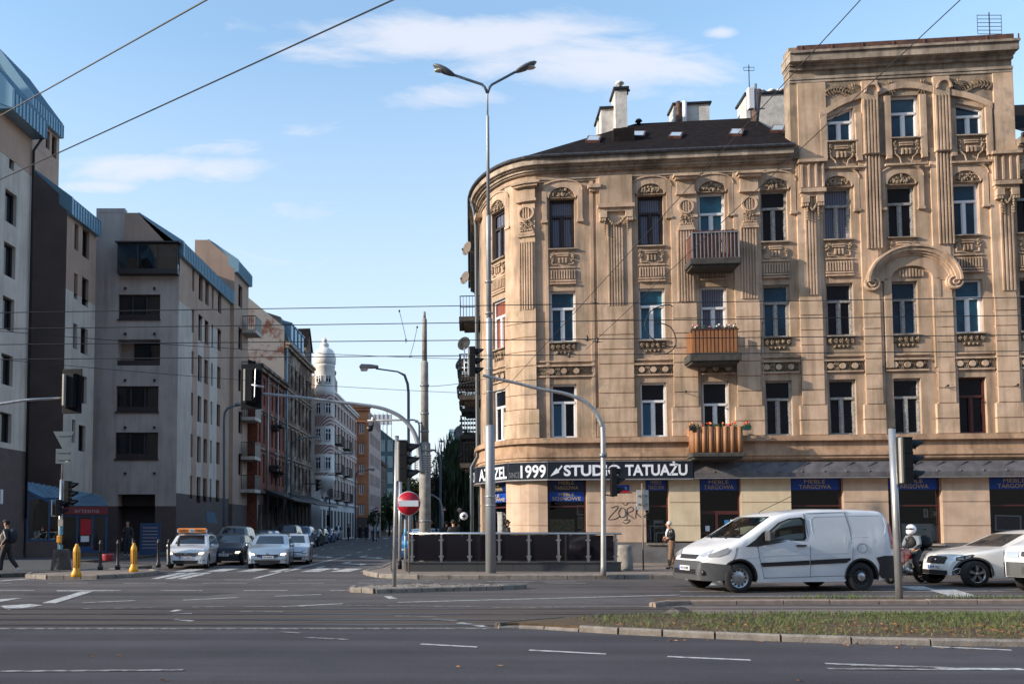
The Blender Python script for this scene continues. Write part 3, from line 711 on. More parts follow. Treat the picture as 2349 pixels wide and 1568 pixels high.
# rounded heads on the tall tower pilasters
for u, v in ((1990, 203), (2154, 193)):
 mb = MB(lambda s, d, z: Fd(s, d+.13, z)); s = S_(u+3, v); z = Z_(v+16, u); n = 10
 for i in range(n):
  a0, a1 = PI*i/n, PI*(i+1)/n; mb.prism([(s+.24*math.cos(a0), z+.3*math.sin(a0)), (s+.24*math.cos(a1), z+.3*math.sin(a1)), (s+.30*math.cos(a1), z+.36*math.sin(a1)), (s+.30*math.cos(a0), z+.36*math.sin(a0))], 0, .10)
 mb.build('pilaster_head', 'plaster_trim', tenement)
# ---- great scrolled hood over the tower's second floor window
sH = S_(2088, 620); zH = Z_(650, 2088); hw, hh = 1.83, 1.45
mb = mbm(); n = 28
prof = [(.0, .0, .12), (.14, .14, .30), (.20, .30, .34), (.30, .36, .22)]
def hp(t, o): return (sH + (hw-.16-o)*math.cos(t)*1.0, zH + .02 + (hh-.1-o)*math.sin(t))
for i in range(n):
 t0, t1 = PI*i/n, PI*(i+1)/n
 for a, b, d in ((-.14, -.06, .42), (-.06, .08, .34), (.08, .16, .26), (.16, .24, .18)):
  mb.prism([hp(t0, a), hp(t1, a), hp(t1, b), hp(t0, b)], .1, d)
for sg in (-1, 1):
 cx, cz = sH+sg*(hw-.26), zH-.02; pts = []; R_ = []
 for i in range(34):
  t = i/33*3.6*PI; r = .30*(1-i/33*.88); pts.append(Vector((cx+sg*r*math.cos(t), .24+.0025*i, cz-r*math.sin(t)))); R_.append(.062*(1-.6*i/33))
 g = MB(); g.tube(pts, R_, 6); mb.smooth = True; mb.add(g.v, g.f); mb.smooth = False
 n2 = 18; mb.prism([(cx+.31*math.cos(2*PI*i/n2), cz+.31*math.sin(2*PI*i/n2)) for i in range(n2)], .05, .24)
mb.build('scroll_hood', 'plaster_trim', tenement)
mb = mbm(); n = 14       # arch of the recess and infill under the hood
arch = [(sH+.80*math.cos(PI*i/n), ZR[3][1]+.08+.52*math.sin(PI*i/n)) for i in range(n+1)]
outer = [(sH+1.64*math.cos(PI*i/n), zH-.05+1.34*math.sin(PI*i/n)) for i in range(n+1)]
for i in range(n): mb.prism([arch[i], arch[i+1], outer[i+1], outer[i]], .0, .13)
for sg in (-1, 1): a, b = sorted((sH+sg*.80, sH+sg*1.08)); mb.box(a, b, 0, .13, Z_(860, 2085)+.3, ZR[3][1]+.08)
for i in range(8): mb.box(sH-.46+i*.125, sH-.40+i*.125, 0, .07, ZR[3][1]+.16, ZR[3][1]+.16+.34*math.sqrt(max(.05, 1-((-.43+i*.125)/.62)**2)))
mb.build('arch_surround', 'plaster', tenement)
# ---- roof
SB = 4.5; Zr = Z_(284, 1450, -SB)
rz0 = ze = Z_EAVE+.16
ridgeA = M(S_(1440, 300)+1.2, -SB, Zr)
mb = MB(); st = sorted([S_SIDE] + [-M.L*i/16 for i in range(17)])
eave = [M(s, .47, rz0) for s in st] + [M(S_T0, .47, rz0)]
def rd(s):
 if s >= -.01: return None
for i in range(len(st)-1):
 a, b = eave[i], eave[i+1]
 if st[i+1] <= -M.L+.001: mb.quad(a, b, ridgeA, ridgeA - M.n*15)
 else: mb.quad(a, b, ridgeA)
p0 = M(S_T0, -SB, Zr)
k = [M(0, .47, rz0), M(S_T0, .47, rz0), p0, ridgeA]; mb.quad(*k)
mb.quad(ridgeA, p0, M(S_T0, -14, rz0), M(4, -14, rz0) ); mb.quad(ridgeA, M(4, -14, rz0), ridgeA - M.n*15)
mb.quad(M(S_T1, .62, rz0), M(S_END, .62, rz0), M(S_END, -SB, Zr), M(S_T1, -SB, Zr))
roof = mb.build('roof', 'roof_felt', tenement, recalc=False)
# back and end walls so that no light passes through
mb = mbm(); mb.box(4, S_END, -14, -13.7, 0, Z_EAVE); mb.box(S_END-.3, S_END, -13.69, -.5, 0, Z_EAVE+2); mb.build('rear_wall', 'plaster_dirty', tenement)
def roofpt(u, v, lift=0):
 a, b, c = k[0], k[1], k[2]; n = (b-a).cross(c-a).normalized(); r = ray(u, v); t = (a-CAMP).dot(n)/r.dot(n); P = CAMP+r*t
 return P + n*(lift if n.z > 0 else -lift)
nR = (k[1]-k[0]).cross(k[2]-k[0]).normalized(); nR = nR if nR.z > 0 else -nR
for (u0, u1, v0, v1) in ((1345, 1379, 316, 328), (1448, 1481, 305, 317), (1535, 1566, 308, 318), (1673, 1706, 300, 313), (1768, 1801, 292, 305)):
 c = [roofpt(u0-3, v1), roofpt(u1-4, v1), roofpt(u1+1, v0), roofpt(u0+4, v0)]; up = nR*.10
 mb = MB(); mb.add([p for p in c]+[p+up for p in c], [(0,1,5,4),(1,2,6,5),(2,3,7,6),(3,0,4,7),(4,5,6,7)])
 sk = mb.build('skylight', 'wood_brown', roof, recalc=True); cc = sum(c, Vector())/4
 mb = MB(); mb.quad(*[cc+(p-cc)*.78+up*1.06 for p in c]); mb.mi = 0; mb.build('skylight_glass', mat('skylight_mat', (.45,.52,.58), .15, spec=.8), roof)
for i in range(4):      # four raised glass panels behind the ridge
 a = S_(1502+42*i, 285, -4.2); z = 20.12; mb = mbm()
 mb.add([(a,-3.7,z-.05),(a+.70,-3.7,z-.05),(a+.78,-4.3,z+.42),(a+.08,-4.3,z+.42),(a,-3.7,z-.15),(a+.70,-3.7,z-.15),(a+.78,-4.3,z+.30),(a+.08,-4.3,z+.30)], [(0,1,2,3),(4,5,6,7),(0,1,5,4),(1,2,6,5),(2,3,7,6),(3,0,4,7)])
 mb.build('roof_light', 'glass_teal', roof)
def on_roof(s, d0, d1, w, z0, z1, name, m, par, cap=None):
 mb = mbm(); mb.box(s-w/2, s+w/2, d0, d1, z0, z1); ch = mb.build(name, m, par)
 if cap: q = mbm(); q.box(s-w/2-.09, s+w/2+.09, d0-.09, d1+.09, z1, z1+cap); q.build('chimney_cap', 'black_metal', par)
 return ch
def chim(u0, u1, v0, v1, d, dep, cap=.1):
 """stack seen between u0..u1 on screen, top row v0, foot row v1, front face at depth d"""
 s0, s1 = S_(u0, v0, d), S_(u1, v0, d); z1_, z0_ = Z_(v0, (u0+u1)/2, d), Z_(v1, (u0+u1)/2, d)
 on_roof((s0+s1)/2, d-dep, d, s1-s0, z0_-.6, z1_, 'chimney', 'plaster_white', roof, cap); return (s0+s1)/2, z1_
chim(1379, 1410, 250, 300, -4.4, 1.0); chim(1371, 1379, 276, 298, -5.2, .6)
s, z = chim(1411, 1438, 206, 290, -3.9, 1.1, .12)
mb = mbm(); s_ = S_(1421, 200, -4.4)
g = MB();
def pot(s, d, z, h=.5, r=.12, m='white_pvc'):
 q = MB(); P = M(s, d, z); q.lathe([(r, 0), (r, h), (r*1.9, h+.02), (r*1.2, h+.12), (.02, h+.15)], P, 12); return q.build('flue_pot', m, roof)
pot(s_, -4.4, z+.1, .42); pot(s_+.35, -4.6, z+.1, .16, .1, 'black_metal')
s, z = chim(1546, 1627, 240, 290, -5.2, 1.0)
for u, m_, r in ((1556, 'rust', .11), (1570, 'white_pvc', .12)):
 q = MB(); P0 = M(S_(u, 260, -5.1), -5.1, z-1.5); q.tube([P0, P0+Vector((0, 0, 1.62))], r, 10); q.build('flue_pipe', m_, roof)
s, z = chim(1711, 1822, 216, 272, -4.6, 1.3)
for u in (1722, 1745, 1769, 1790, 1812): pot(S_(u, 210, -5.2), -5.2, z+.1, .28, .13)
pot(S_(1465, 285, -4.2), -4.2, 20.1, .75, .09, 'black_metal');
on_roof(S_(1424, 310, -2.0), -3.4, -1.2, .9, 17.8, 19.2, 'dormer_box', 'roof_felt', roof)
q = MB(); a = Vector(M(S_T0-.25, -3.9, Z_EAVE+2.1)); q.tube([a, a+Vector((.32, 0, 2.6))], .17, 10); q.build('tower_downpipe', 'rust', tenement)
# ---- balconies over the door
def balcony(r, vt, vs0, vs1, kind):
 d = 1.10; s0, s1 = S_(1583 if kind != 'log' else 1588, vs1, d), S_(1702 if kind != 'log' else 1710, vs1, d)
 zt, za, zb = M.su(1640, vt, d)[1], M.su(1640, vs0, d)[1], M.su(1640, vs1, d)[1]
 mb = mbm(); n = 10
 pts = [(s0+(s1-s0)*i/n) for i in range(n+1)]
 mb.box(s0+.08, s1-.08, .02, d-.08, zb, za-.08); mb.box(s0, s1, .02, d, zb+.09, za)
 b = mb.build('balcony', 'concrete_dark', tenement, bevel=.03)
 w0, w1 = s0+.14, s1-.10
 if kind == 'boards':
  q = mbm()
  for i in range(14):
   a = w0+(w1-w0)*i/14; q.box(a+.008, a+(w1-w0)/14-.008, d-.13, d-.105, za+.02, zt+.04+random.uniform(-.02, .03))
  for i in range(5):
   a = .1+(d-.25)*i/5
   for e_ in (w0, w1): q.box(e_-.012, e_+.012, a, a+.17, za+.02, zt)
  q.build('balcony_boards', 'wood_brown', b)
  q = mbm()
  for i in range(13): a = w0+(w1-w0)*i/12; q.box(a-.012, a+.012, d-.08, d-.055, za, zt-.05)
  q.box(w0-.02, w1+.02, d-.09, d-.045, zt-.08, zt-.04)
  for e_ in (w0-.03, w1+.03): q.box(e_-.015, e_+.015, .05, d-.05, zt-.08, zt-.04); q.box(e_-.015, e_+.015, d-.09, d-.05, za, zt-.05)
  q.build('railing', 'galv', b)
 elif kind == 'sheet':
  q = mbm(); n = 12
  for i in range(n):
   a = w0+(w1-w0)*i/n; p = (w1-w0)/n
   q.box(a, a+p*.62, d-.12, d-.07, za+.02, zt); q.box(a+p*.62, a+p, d-.15, d-.11, za+.02, zt)
  for i in range(6):
   a = .05+(d-.2)*i/6
   for e_ in (w0, w1): q.box(e_-.02, e_+.02, a, a+.10, za+.02, zt)
  q.build('balcony_screen', 'wood_orange', b)
  q = mbm(); q.box(w0-.03, w1+.03, d-.16, d-.05, zt, zt+.035); q.build('railing', 'wood_brown', b)
 else:
  q = mbm(); n = 13
  g = MB()
  for i in range(7):
   a = w0+.08+(w1-w0-.16)*i/6; P = M(a, d-.10, za+.02); g.tube([P, P+Vector((0, 0, zt-za))], .085, 10)
  for i in range(6):
   a = w0+.08+(w1-w0-.16)*(i+.5)/6; P = M(a, d-.17, za+.02); g.tube([P, P+Vector((0, 0, zt-za-.03))], .085, 10)
  for e_ in (w0, w1):
   for i in range(4): P = M(e_, .15+.24*i, za+.02); g.tube([P, P+Vector((0, 0, zt-za))], .085, 8)
  g.build('balcony_logs', 'wood_log', b)
 return s0, s1, za, zt, d
balcony(4, 528, 590, 610, 'boards')
b3 = balcony(3, 755, 808, 832, 'sheet')
b2 = balcony(2, 978, 1037, 1052, 'log')
def flowerbox(s, d, z, w, cols_, label, n=60, side=None, box='black_metal'):
 t = thing('flower_box', label, 'flower box', M(s, d, z), -ALP)
 q = MB(); q.box(-w/2, w/2, -.09, .09, -.10, .05); q.build('planter', box, t)
 q = MB()
 for i in range(n):
  c = Vector((random.uniform(-w/2, w/2), random.uniform(-.09, .09), .05+abs(random.gauss(0, .07)))); a = Vector((random.uniform(-1,1), random.uniform(-1,1), random.uniform(.2,1))).normalized()*random.uniform(.03, .07); b = a.orthogonal()*.5
  q.quad(c-a, c+b, c+a, c-b)
 q.build('foliage', 'leaf_green', t)
 q = MB()
 for i in range(max(2, n//9)):
  c = (random.uniform(-w/2, w/2), random.uniform(-.1, .05), .10+random.uniform(0, .13)); q.mi = i % len(cols_); q.ball(c, .045, 6, 4)
 q.build('blossom', cols_, t); return t
mat('planter_white', (.6,.6,.6), .7)
s0, s1, za, zt, d = b3; flowerbox((s0+s1)/2, d-.22, zt+.03, 1.8, ['petal_pink', 'planter_white'], 'row of pink flowers along the top of the orange sheet balcony screen', 90)
s0, s1, za, zt, d = b2; flowerbox((s0+s1)/2-.05, d-.30, zt-.02, 1.75, ['petal_red', 'petal_orange'], 'row of leafy red and orange flowers on top of the log balcony', 110)
flowerbox(s0+.05, d-.05, zt-.04, .24, ['petal_orange'], 'small hanging pot of orange flowers on the left corner of the log balcony', 22)
flowerbox(s1+.10, d-.05, zt-.04, .28, ['petal_red', 'petal_orange'], 'small green hanging pot of flowers on the right corner of the log balcony', 30, box=mat('pot_green', (.01,.06,.05), .5))
# ================================================================ shop fronts, signs, canopy, corner details
def film(mb_parent, s0, s1, z0, z1, lines, d=-.17, tone='blue_film'):
 mb = mbm(); mb.box(s0, s1, d-.01, d, z0, z1); mb.mi = 1
 h = z1-z0; sc = (s0+s1)/2
 for i, (t, hh, w, zz) in enumerate(lines):
  add_text(mb, t, hh*h, lambda x, y: (sc+x, d+.006, z0+zz*h+y), width=w, offset=0)
 return mb.build('banner', [tone, 'gold'], mb_parent, recalc=False)
mat('gold_dim', (.30,.17,.08), .6); mat('blue_dim', (.004,.022,.12), .35)
for k, s0, s1, zb, kind in SHP:
 t = shopw = None
 mb = mbm(); fr = .055; d = -.20; m = 'red_frame'
 mb.box(s0, s0+fr, d-.04, d+.05, zb, Z_SH); mb.box(s1-fr, s1, d-.04, d+.05, zb, Z_SH); mb.box(s0+fr, s1-fr, d-.04, d+.05, Z_SH-fr, Z_SH); mb.box(s0+fr, s1-fr, d-.04, d+.05, zb, zb+fr)
 ztr = Z_(1160)
 if kind == 'window':
  mb.box(s0+fr, s1-fr, d-.03, d+.045, ztr-.03, ztr+.03)
  w_ = mb.build('shop_window', m, tenement)
  g = mbm(); g.box(s0+fr, s1-fr, d-.012, d, zb+fr, Z_SH-fr); g.build('shop_pane', 'shop_glass', w_)
  q = mbm(); q.box(s0-.0, s1+.0, -.05, .14, zb-.06, zb-.003); q.build('sill', 'cornice_mat', w_)
 else:
  zd = Z_(1175); mb.box(s0+fr, s1-fr, d-.04, d+.05, zd-.07, zd+.07)
  c = s0+(s1-s0)*.43; mb.box(c-.05, c+.05, d-.04, d+.05, zb+fr, zd-.07)
  mb.box(s0+fr, c-.05, d-.03, d+.03, zb+1.15, zb+1.25); mb.box(s0+fr, c-.05, d-.03, d+.03, zb+.05, zb+.25); mb.box(c+.05, s1-fr, d-.03, d+.03, zb+.05, zb+.25)
  w_ = mb.build('shop_door', m, tenement)
  g = mbm(); g.box(s0+fr, s1-fr, d-.012, d, zb+fr, Z_SH-fr); g.build('door_pane', 'shop_glass', w_)
  q = mbm()
  for (x, z, w, h, mm) in ((.25, 1.3, .17, .22, 0), (.22, .55, .13, .34, 1), (1.02, 1.6, .17, .16, 1), (1.02, 1.42, .17, .16, 1), (1.25, 1.62, .42, .16, 0), (1.25, 1.36, .34, .18, 0)):
   q.mi = mm; q.box(s0+x, s0+x+w, d+.03, d+.036, zb+z, zb+z+h)
  q.build('door_sticker', ['white_sign', mat('blue_sticker', (.03,.2,.5), .5)], w_)
  q = mbm(); q.box(c+.09, c+.12, d+.06, d+.10, zb+.9, zb+1.4); q.build('handle', 'black_metal', w_)
  q = mbm(); q.box(s0, s1, -.25, .25, 0, zb-.002); q.build('doorstep', 'kerb_stone', w_)
 # banners on the glass
 za, zb_ = Z_(1123), Z_(1099)
 if k in ('A', 'Z'):
  film(w_, s0+fr+.02, s1-fr-.02, Z_(1123), Z_(1098), [('MEBLE', .33, (s1-s0)*.40, .56), ('TARGOWA', .33, (s1-s0)*.62, .10)], tone='blue_dim')
  film(w_, s0+fr+.02, s1-fr-.02, Z_(1148), Z_(1126), [('MEBLE', .34, (s1-s0)*.40, .56), ('SOSNOWE', .38, (s1-s0)*.74, .10)])
 elif k == 'F': film(w_, s0+fr, s1-fr, Z_(1124), Z_(1098), [('MEBLE', .34, .82, .56), ('TARGOWA', .36, 1.25, .10)], tone='blue_film')
 else:
  wd = {'B': .66, 'C': 1.2, 'D': 1.25, 'E': 1.25}[k]
  film(w_, s0+fr, s1-fr, Z_(1124), Z_(1098), [('MEBLE', .34, wd*.66, .56), ('TARGOWA', .36, wd, .10)])
 # dark room behind the glass
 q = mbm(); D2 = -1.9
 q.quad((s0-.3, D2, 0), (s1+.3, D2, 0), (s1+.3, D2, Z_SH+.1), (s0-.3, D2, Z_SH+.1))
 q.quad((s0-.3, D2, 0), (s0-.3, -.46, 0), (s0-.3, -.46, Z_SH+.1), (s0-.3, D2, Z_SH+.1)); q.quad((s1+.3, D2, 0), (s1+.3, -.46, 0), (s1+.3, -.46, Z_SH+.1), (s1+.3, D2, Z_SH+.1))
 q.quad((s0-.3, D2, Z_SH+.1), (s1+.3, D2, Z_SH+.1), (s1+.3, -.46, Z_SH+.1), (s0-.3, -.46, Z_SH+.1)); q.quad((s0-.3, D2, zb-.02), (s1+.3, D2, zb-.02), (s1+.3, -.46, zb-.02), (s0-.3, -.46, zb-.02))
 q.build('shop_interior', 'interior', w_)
SH = {k: (s0, s1, zb) for k, s0, s1, zb, kind in SHP}
# ---- goods in the windows
mat('gilt', (.42,.24,.08), .4, metal=.4); mat('frame_white', (.62,.62,.62), .6)
mat('art_flowers', (.10,.16,.10), .6, col2=(.45,.25,.05), vscale=9); mat('art_teal', (.03,.42,.42), .6, var=.4, vscale=4)
mat('art_night', (.03,.045,.09), .6, col2=(.45,.12,.06), vscale=16, lo=.55, hi=.7); mat('art_grey', (.28,.27,.25), .6, col2=(.07,.06,.06), vscale=7); mat('art_dark', (.05,.045,.04), .6, col2=(.3,.09,.03), vscale=6)
def picture(u0, u1, v0, v1, d, fm, pm, label, tilt=0, f=.05):
 s0, z1 = M.su(u0, v0, d); s1, _ = M.su(u1, v0, d); z0 = M.su(u0, v1, d)[1]
 t = thing('framed_picture', label, 'picture', M((s0+s1)/2, d, z0), -ALP)
 w, h = (s1-s0), (z1-z0); mb = MB(); a = w/2
 mb.box(-a, -a+f, -.02, .02, 0, h); mb.box(a-f, a, -.02, .02, 0, h); mb.box(-a+f, a-f, -.02, .02, 0, f); mb.box(-a+f, a-f, -.02, .02, h-f, h)
 mb.build('frame', fm, t); q = MB(); q.box(-a+f, a-f, -.01, .008, f, h-f); q.build('canvas', pm, t); t.rotation_euler = (0, tilt, -ALP); return t
picture(1260, 1318, 1190, 1240, -.42, 'art_flowers', 'art_flowers', 'unframed flower meadow canvas low in the shop window under the SOSNOWE banner', f=.02)
picture(1323, 1346, 1158, 1181, -.42, 'frame_white', 'art_dark', 'small white framed dark picture above the gilt framed one, SOSNOWE window')
picture(1325, 1347, 1184, 1212, -.38, 'gilt', 'art_grey', 'gilt framed grey figure picture between white framed picture and teal canvas')
picture(1317, 1347, 1219, 1245, -.32, 'art_teal', 'art_teal', 'teal sea canvas in the lower right corner of the SOSNOWE window', f=.02)
picture(2281, 2341, 1181, 1217, -.36, 'frame_white', 'art_night', 'large white framed dark speckled picture in the last shop window behind the white estate car', .03)
picture(2118-0, 2128, 1166, 1186, -.5, 'frame_white', 'art_grey', 'small white framed portrait on the white chest in the window behind the motorcyclist')
picture(2133, 2152, 1164, 1186, -.55, 'gilt', 'gilt', 'small gilt framed brown picture beside the white portrait, window behind the motorcyclist')
def furniture(name, label, cat, loc, fn, m):
 t = thing(name, label, cat, loc, -ALP); fn(t, m); return t
def chest(t, m, w=.5, h=1.2, dr=3):
 q = MB(); q.box(-w/2, w/2, -.2, .2, .05, h); q.box(-w/2-.03, w/2+.03, -.22, .22, h, h+.04); q.build('carcass', m, t)
 for i in range(dr):
  z = h-.06-(i+1)*.24; q = MB(); q.box(-w/2+.05, w/2-.05, -.225, -.2, z, z+.20); q.build('drawer', m, t)
  q = MB(); q.box(-.06, .06, -.245, -.225, z+.09, z+.12); q.build('handle', 'black_metal', t)
def fz(u, v, d): s, z = M.su(u, v, d); return s, z
s, z = fz(1155, 1240, -.55); furniture('drawer_cabinet', 'tall white drawer cabinet inside the corner shop window beside the lamp post', 'cabinet', M(s, -.55, z), lambda t, m: chest(t, m, .5, 1.25), 'frame_white')
s, z = fz(2115, 1243, -.7); furniture('white_chest', 'wide white chest inside the shop window behind the motorcyclist', 'chest', M(s, -.7, z), lambda t, m: chest(t, m, 1.7, .72, 2), 'frame_white')
def table(t, m):
 q = MB(); q.box(-.5, .5, -.3, .3, .68, .73); q.build('tabletop', m, t)
 for a in (-.45, .45):
  for b in (-.25, .25): q = MB(); q.box(a-.03, a+.03, b-.03, b+.03, 0, .68); q.build('leg', m, t)
def chair(t, m):
 q = MB(); q.box(-.2, .2, -.2, .2, .40, .44); q.build('seat', m, t)
 q = MB(); q.box(-.2, -.165, .17, .2, .44, .95); q.box(.165, .2, .17, .2, .44, .95); q.box(-.165, .165, .175, .195, .82, .95); q.box(-.165, .165, .175, .195, .60, .66); q.build('backrest', m, t)
 for a in (-.18, .18):
  for b in (-.18, .18): q = MB(); q.box(a-.02, a+.02, b-.02, b+.02, 0, .40); q.build('leg', m, t)
s, z = fz(1513, 1245, -.75); furniture('white_table', 'white table inside the narrow shop window right of the graffiti', 'table', M(s+.05, -.85, z+.02), table, 'frame_white')
s, z = fz(1513, 1245, -.6); furniture('white_chair', 'white wooden chair inside the narrow shop window right of the graffiti', 'chair', M(s, -.55, z+.02), chair, 'frame_white')
def lamp(t, m):
 q = MB(); q.lathe([(.09, 0), (.09, .02), (.015, .04), (.015, .38)], n=10); q.build('stand', 'black_metal', t)
 q = MB(); q.lathe([(.09, .36), (.07, .56)], n=12); q.build('lamp_shade', 'frame_white', t)
s, z = fz(2178-30, 1195, -.5); s, z = fz(2178-0, 1195, -.5)
s, z = fz(2152+2, 1240, -.5)
furniture('table_lamp', 'small table lamp with pale shade in the window right of the motorcyclist', 'lamp', M(fz(2140+14-8, 1199, -.45)[0], -.45, fz(2140, 1200, -.45)[1]-.05), lamp, 'frame_white')
# ---- black sign band round the corner
def signboard():
 zt, zb = Z_(1059), Z_(1098); t = thing('tattoo_studio_sign', 'long black shop sign reading STUDIO TATUAZU and SINCE 1999 in white', 'sign', (0, 0, 0))
 D = .42; h = zt-zb
 FR = Frame(M.O, M.e); sB = FR.inv(1256, 1080, D)[0]
 pts = [M(S_(1590, 1080, D), D, 0), FR(sB, D, 0), M(S_(1166, 1080, D), D, 0), M(S_(1092, 1080, D), D, 0), M(-M.L-.4, D, 0)]
 inn = [M(S_(1590, 1080, D), .08, 0), FR(sB, .3, 0), M(S_(1166, 1080, D), .08, 0), M(S_(1092, 1080, D), .08, 0), M(-M.L-.4, .08, 0)]
 mb = MB(); tr = MB(); jt = MB()
 for i in range(4):
  b, a, qb, qa = pts[i], pts[i+1], inn[i], inn[i+1]
  mb.prism([(p.x, p.y) for p in (a, b, qb, qa)], zb, zt, 'z')
  e = (b-a).normalized(); n = Vector((e.y, -e.x, 0)); A, B = a+n*.03, b+n*.03
  tr.prism([(p.x, p.y) for p in (A, B, qb, qa)], zb-.05, zb-.002, 'z'); tr.prism([(p.x, p.y) for p in (A, B, qb, qa)], zt+.002, zt+.03, 'z')
  jt.tube([a+n*.005+Vector((0, 0, zb)), a+n*.005+Vector((0, 0, zt))], .012, 4)
 m1 = pts[0]+(pts[1]-pts[0])*.54; jt.tube([m1+M.n*.005+Vector((0, 0, zb)), m1+M.n*.005+Vector((0, 0, zt))], .012, 4)
 mb.build('board', 'sign_black', t); tr.build('sign_trim', 'galv', t); jt.build('panel_joint', 'grey_metal', t)
 def flat(i, off=.012):
  b, a = pts[i], pts[i+1]; e = (b-a).normalized(); n = Vector((e.y, -e.x, 0)); c = (a+b)/2
  return lambda x, z: c+e*x+n*off+Vector((0, 0, z))
 def su(f, u):
  a, b = -8, 8
  for _ in range(40):
   c = (a+b)/2
   if prj(f(c, zb+h/2))[0] < u: a = c
   else: b = c
  return a
 def word(txt, u0, u1, i, hh, z0, m='letter_white', off=.0):
  f = flat(i); a, b = su(f, u0), su(f, u1); mb = MB()
  add_text(mb, txt, hh*h, lambda x, z: f((a+b)/2+x, zb+z0*h+z), width=b-a, offset=off); return mb.build('lettering', m, t, recalc=False)
 fs = lambda u, zz: flat(0)(su(flat(0), u), zb+zz*h)
 word('STUDIO', 1293, 1424, 0, .62, .20, off=.032); word('TATUAŻU', 1434, 1577, 0, .62, .20, off=.032)
 mb = MB(); mb.quad(fs(1262, .16), fs(1283, .38), fs(1277, .66)); mb.quad(fs(1279, .52), fs(1281.5, .44), fs(1290.5, .74), fs(1288.5, .82)); mb.build('arrow', 'letter_white', t, recalc=False)
 word('1999', 1194, 1252, 1, .74, .12, off=.02); word('SINCE', 1168, 1192, 1, .34, .12, 'letter_grey')
 word('AZAZEL', 1099, 1162, 2, .74, .12, off=.02); word('TTOO', 1077, 1089, 3, .70, .12, off=.012)
signboard()
# ---- grey sheet canopy over the shops, with stay rods
t = thing('shop_canopy', 'long grey sheet metal fascia with slanting stay rods above the furniture shop', 'canopy')
sa, sb = S_(1591, 1080, .3), S_END; mb = mbm()
mb.prism([(.02, Z_(1062)), (.16, Z_(1062)), (.42, Z_(1086)), (.42, Z_(1096)), (.02, Z_(1096))], sa, sb, 'x'); mb.build('fascia', mat('fascia_grey', (.13,.12,.13), .6, var=.4, vscale=3, streak=.5), t)
mb = mbm(); mb.box(sa, sb, .02, .47, Z_(1099), Z_(1097)); mb.build('drip_edge', 'galv', t)
mb = mbm()
s = sa+.3
while s < sb:
 g = MB(); g.tube([M(s, .36, Z_(1090)), M(s+.85, .20, Z_(1063))], .03, 6); mb.fn = None; mb.add(g.v, g.f)
 g = MB(); g.ball(M(s+.5, .40, Z_(1084)), .05, 6, 4); mb.add(g.v, g.f); s += .86
mb.build('stay_rod', mat('rod_metal', (.09, .08, .085), .5, metal=.3), t)
# ---- graffiti scrawl on the pink pier
t = MB(M); zg = Z_(1180, 1433)
def stroke(pts, r=.016):
 P = smooth_path([M(S_(u, v), .051, Z_(v, 1433)) for u, v in pts], 4); g = MB(); g.tube(P, r, 4); t.fn = None; t.add(g.v, g.f)
for p in ([(1401,1164),(1416,1160),(1415,1166),(1399,1184),(1396,1191),(1412,1189),(1422,1182)], [(1424,1164),(1418,1176),(1424,1186),(1433,1182),(1433,1168),(1425,1163)],
  [(1438,1166),(1437,1190)], [(1438,1166),(1448,1162),(1452,1170),(1439,1177),(1455,1189)], [(1459,1161),(1457,1188)], [(1472,1160),(1459,1174),(1474,1189)], [(1478,1172),(1488,1168),(1486,1176),(1476,1184),(1486,1187)], [(1426,1152),(1434,1158),(1442,1152),(1458,1153)], [(1430,1192),(1444,1192),(1436,1200),(1428,1196)]):
 if max(q[0] for q in p) < 1492: stroke(p)
o = t.build('graffiti', mat('spray_black', (.03, .028, .03), .9)); tag(o, 'black scrawled graffiti tag on the pink wall left of the narrow shop window', 'graffiti')
# ---- street name plate
t = thing('street_name_plate', 'small blue and red street name plate on the wall behind the traffic signal', 'sign', (0, 0, 0)); mb = mbm(); s0, s1 = S_(1405, 1120), S_(1443, 1120)
mb.box(s0, s1, .06, .085, Z_(1124, 1430), Z_(1112, 1430)); mb.build('plate', 'blue_film', t); mb = mbm(); mb.box(s0, s1, .06, .085, Z_(1129, 1430), Z_(1124.3, 1430)); mb.build('plate_edge', 'red_sign', t)
mb = mbm(); add_text(mb, 'a', .16, lambda x, y: (s1-.16+x, .09, Z_(1122, 1430)+y)); mb.build('lettering', 'letter_white', t, recalc=False)
# ---- lamp brackets on the first floor
for u, v, lb in ((1721, 978, 'door balcony'), (2350-110-52+0, 887, '')):
 pass
for u, v, lab in ((1722-0, 0, 0),): pass
for (u, v, lab) in ((1580, 899, 'small black bracket on the pier left of the door balcony'), (2179, 886, 'small black bracket on the pier between the two right first floor windows'), (2339, 884, 'small black bracket on the pier at the right edge of the facade')):
 s = S_(u-8, v, .3); z = Z_(v, u, .3); t = thing('wall_bracket', lab, 'bracket', (0, 0, 0)); mb = MB(); mb.tube([M(s+.05, .1, z), M(s, .40, z+.02)], .018, 6); mb.build('arm', 'black_metal', t); mb = MB(); mb.ball(M(s, .42, z+.02), .05, 8, 5); mb.build('ring', 'black_metal', t)
# ---- drainpipe on the corner
mb = MB(); s = -M.L+.55; mb.tube([M(s, .45, Z_EAVE), M(s, .30, Z_EAVE-.7), M(s, .22, Z_EAVE-1.4), M(s, .22, 4.9), M(s-.05, .5, 4.4), M(s-.05, .5, .4)], .085, 8); mb.build('drainpipe', mat('pipe_blue', (.06,.085,.11), .5), tenement)
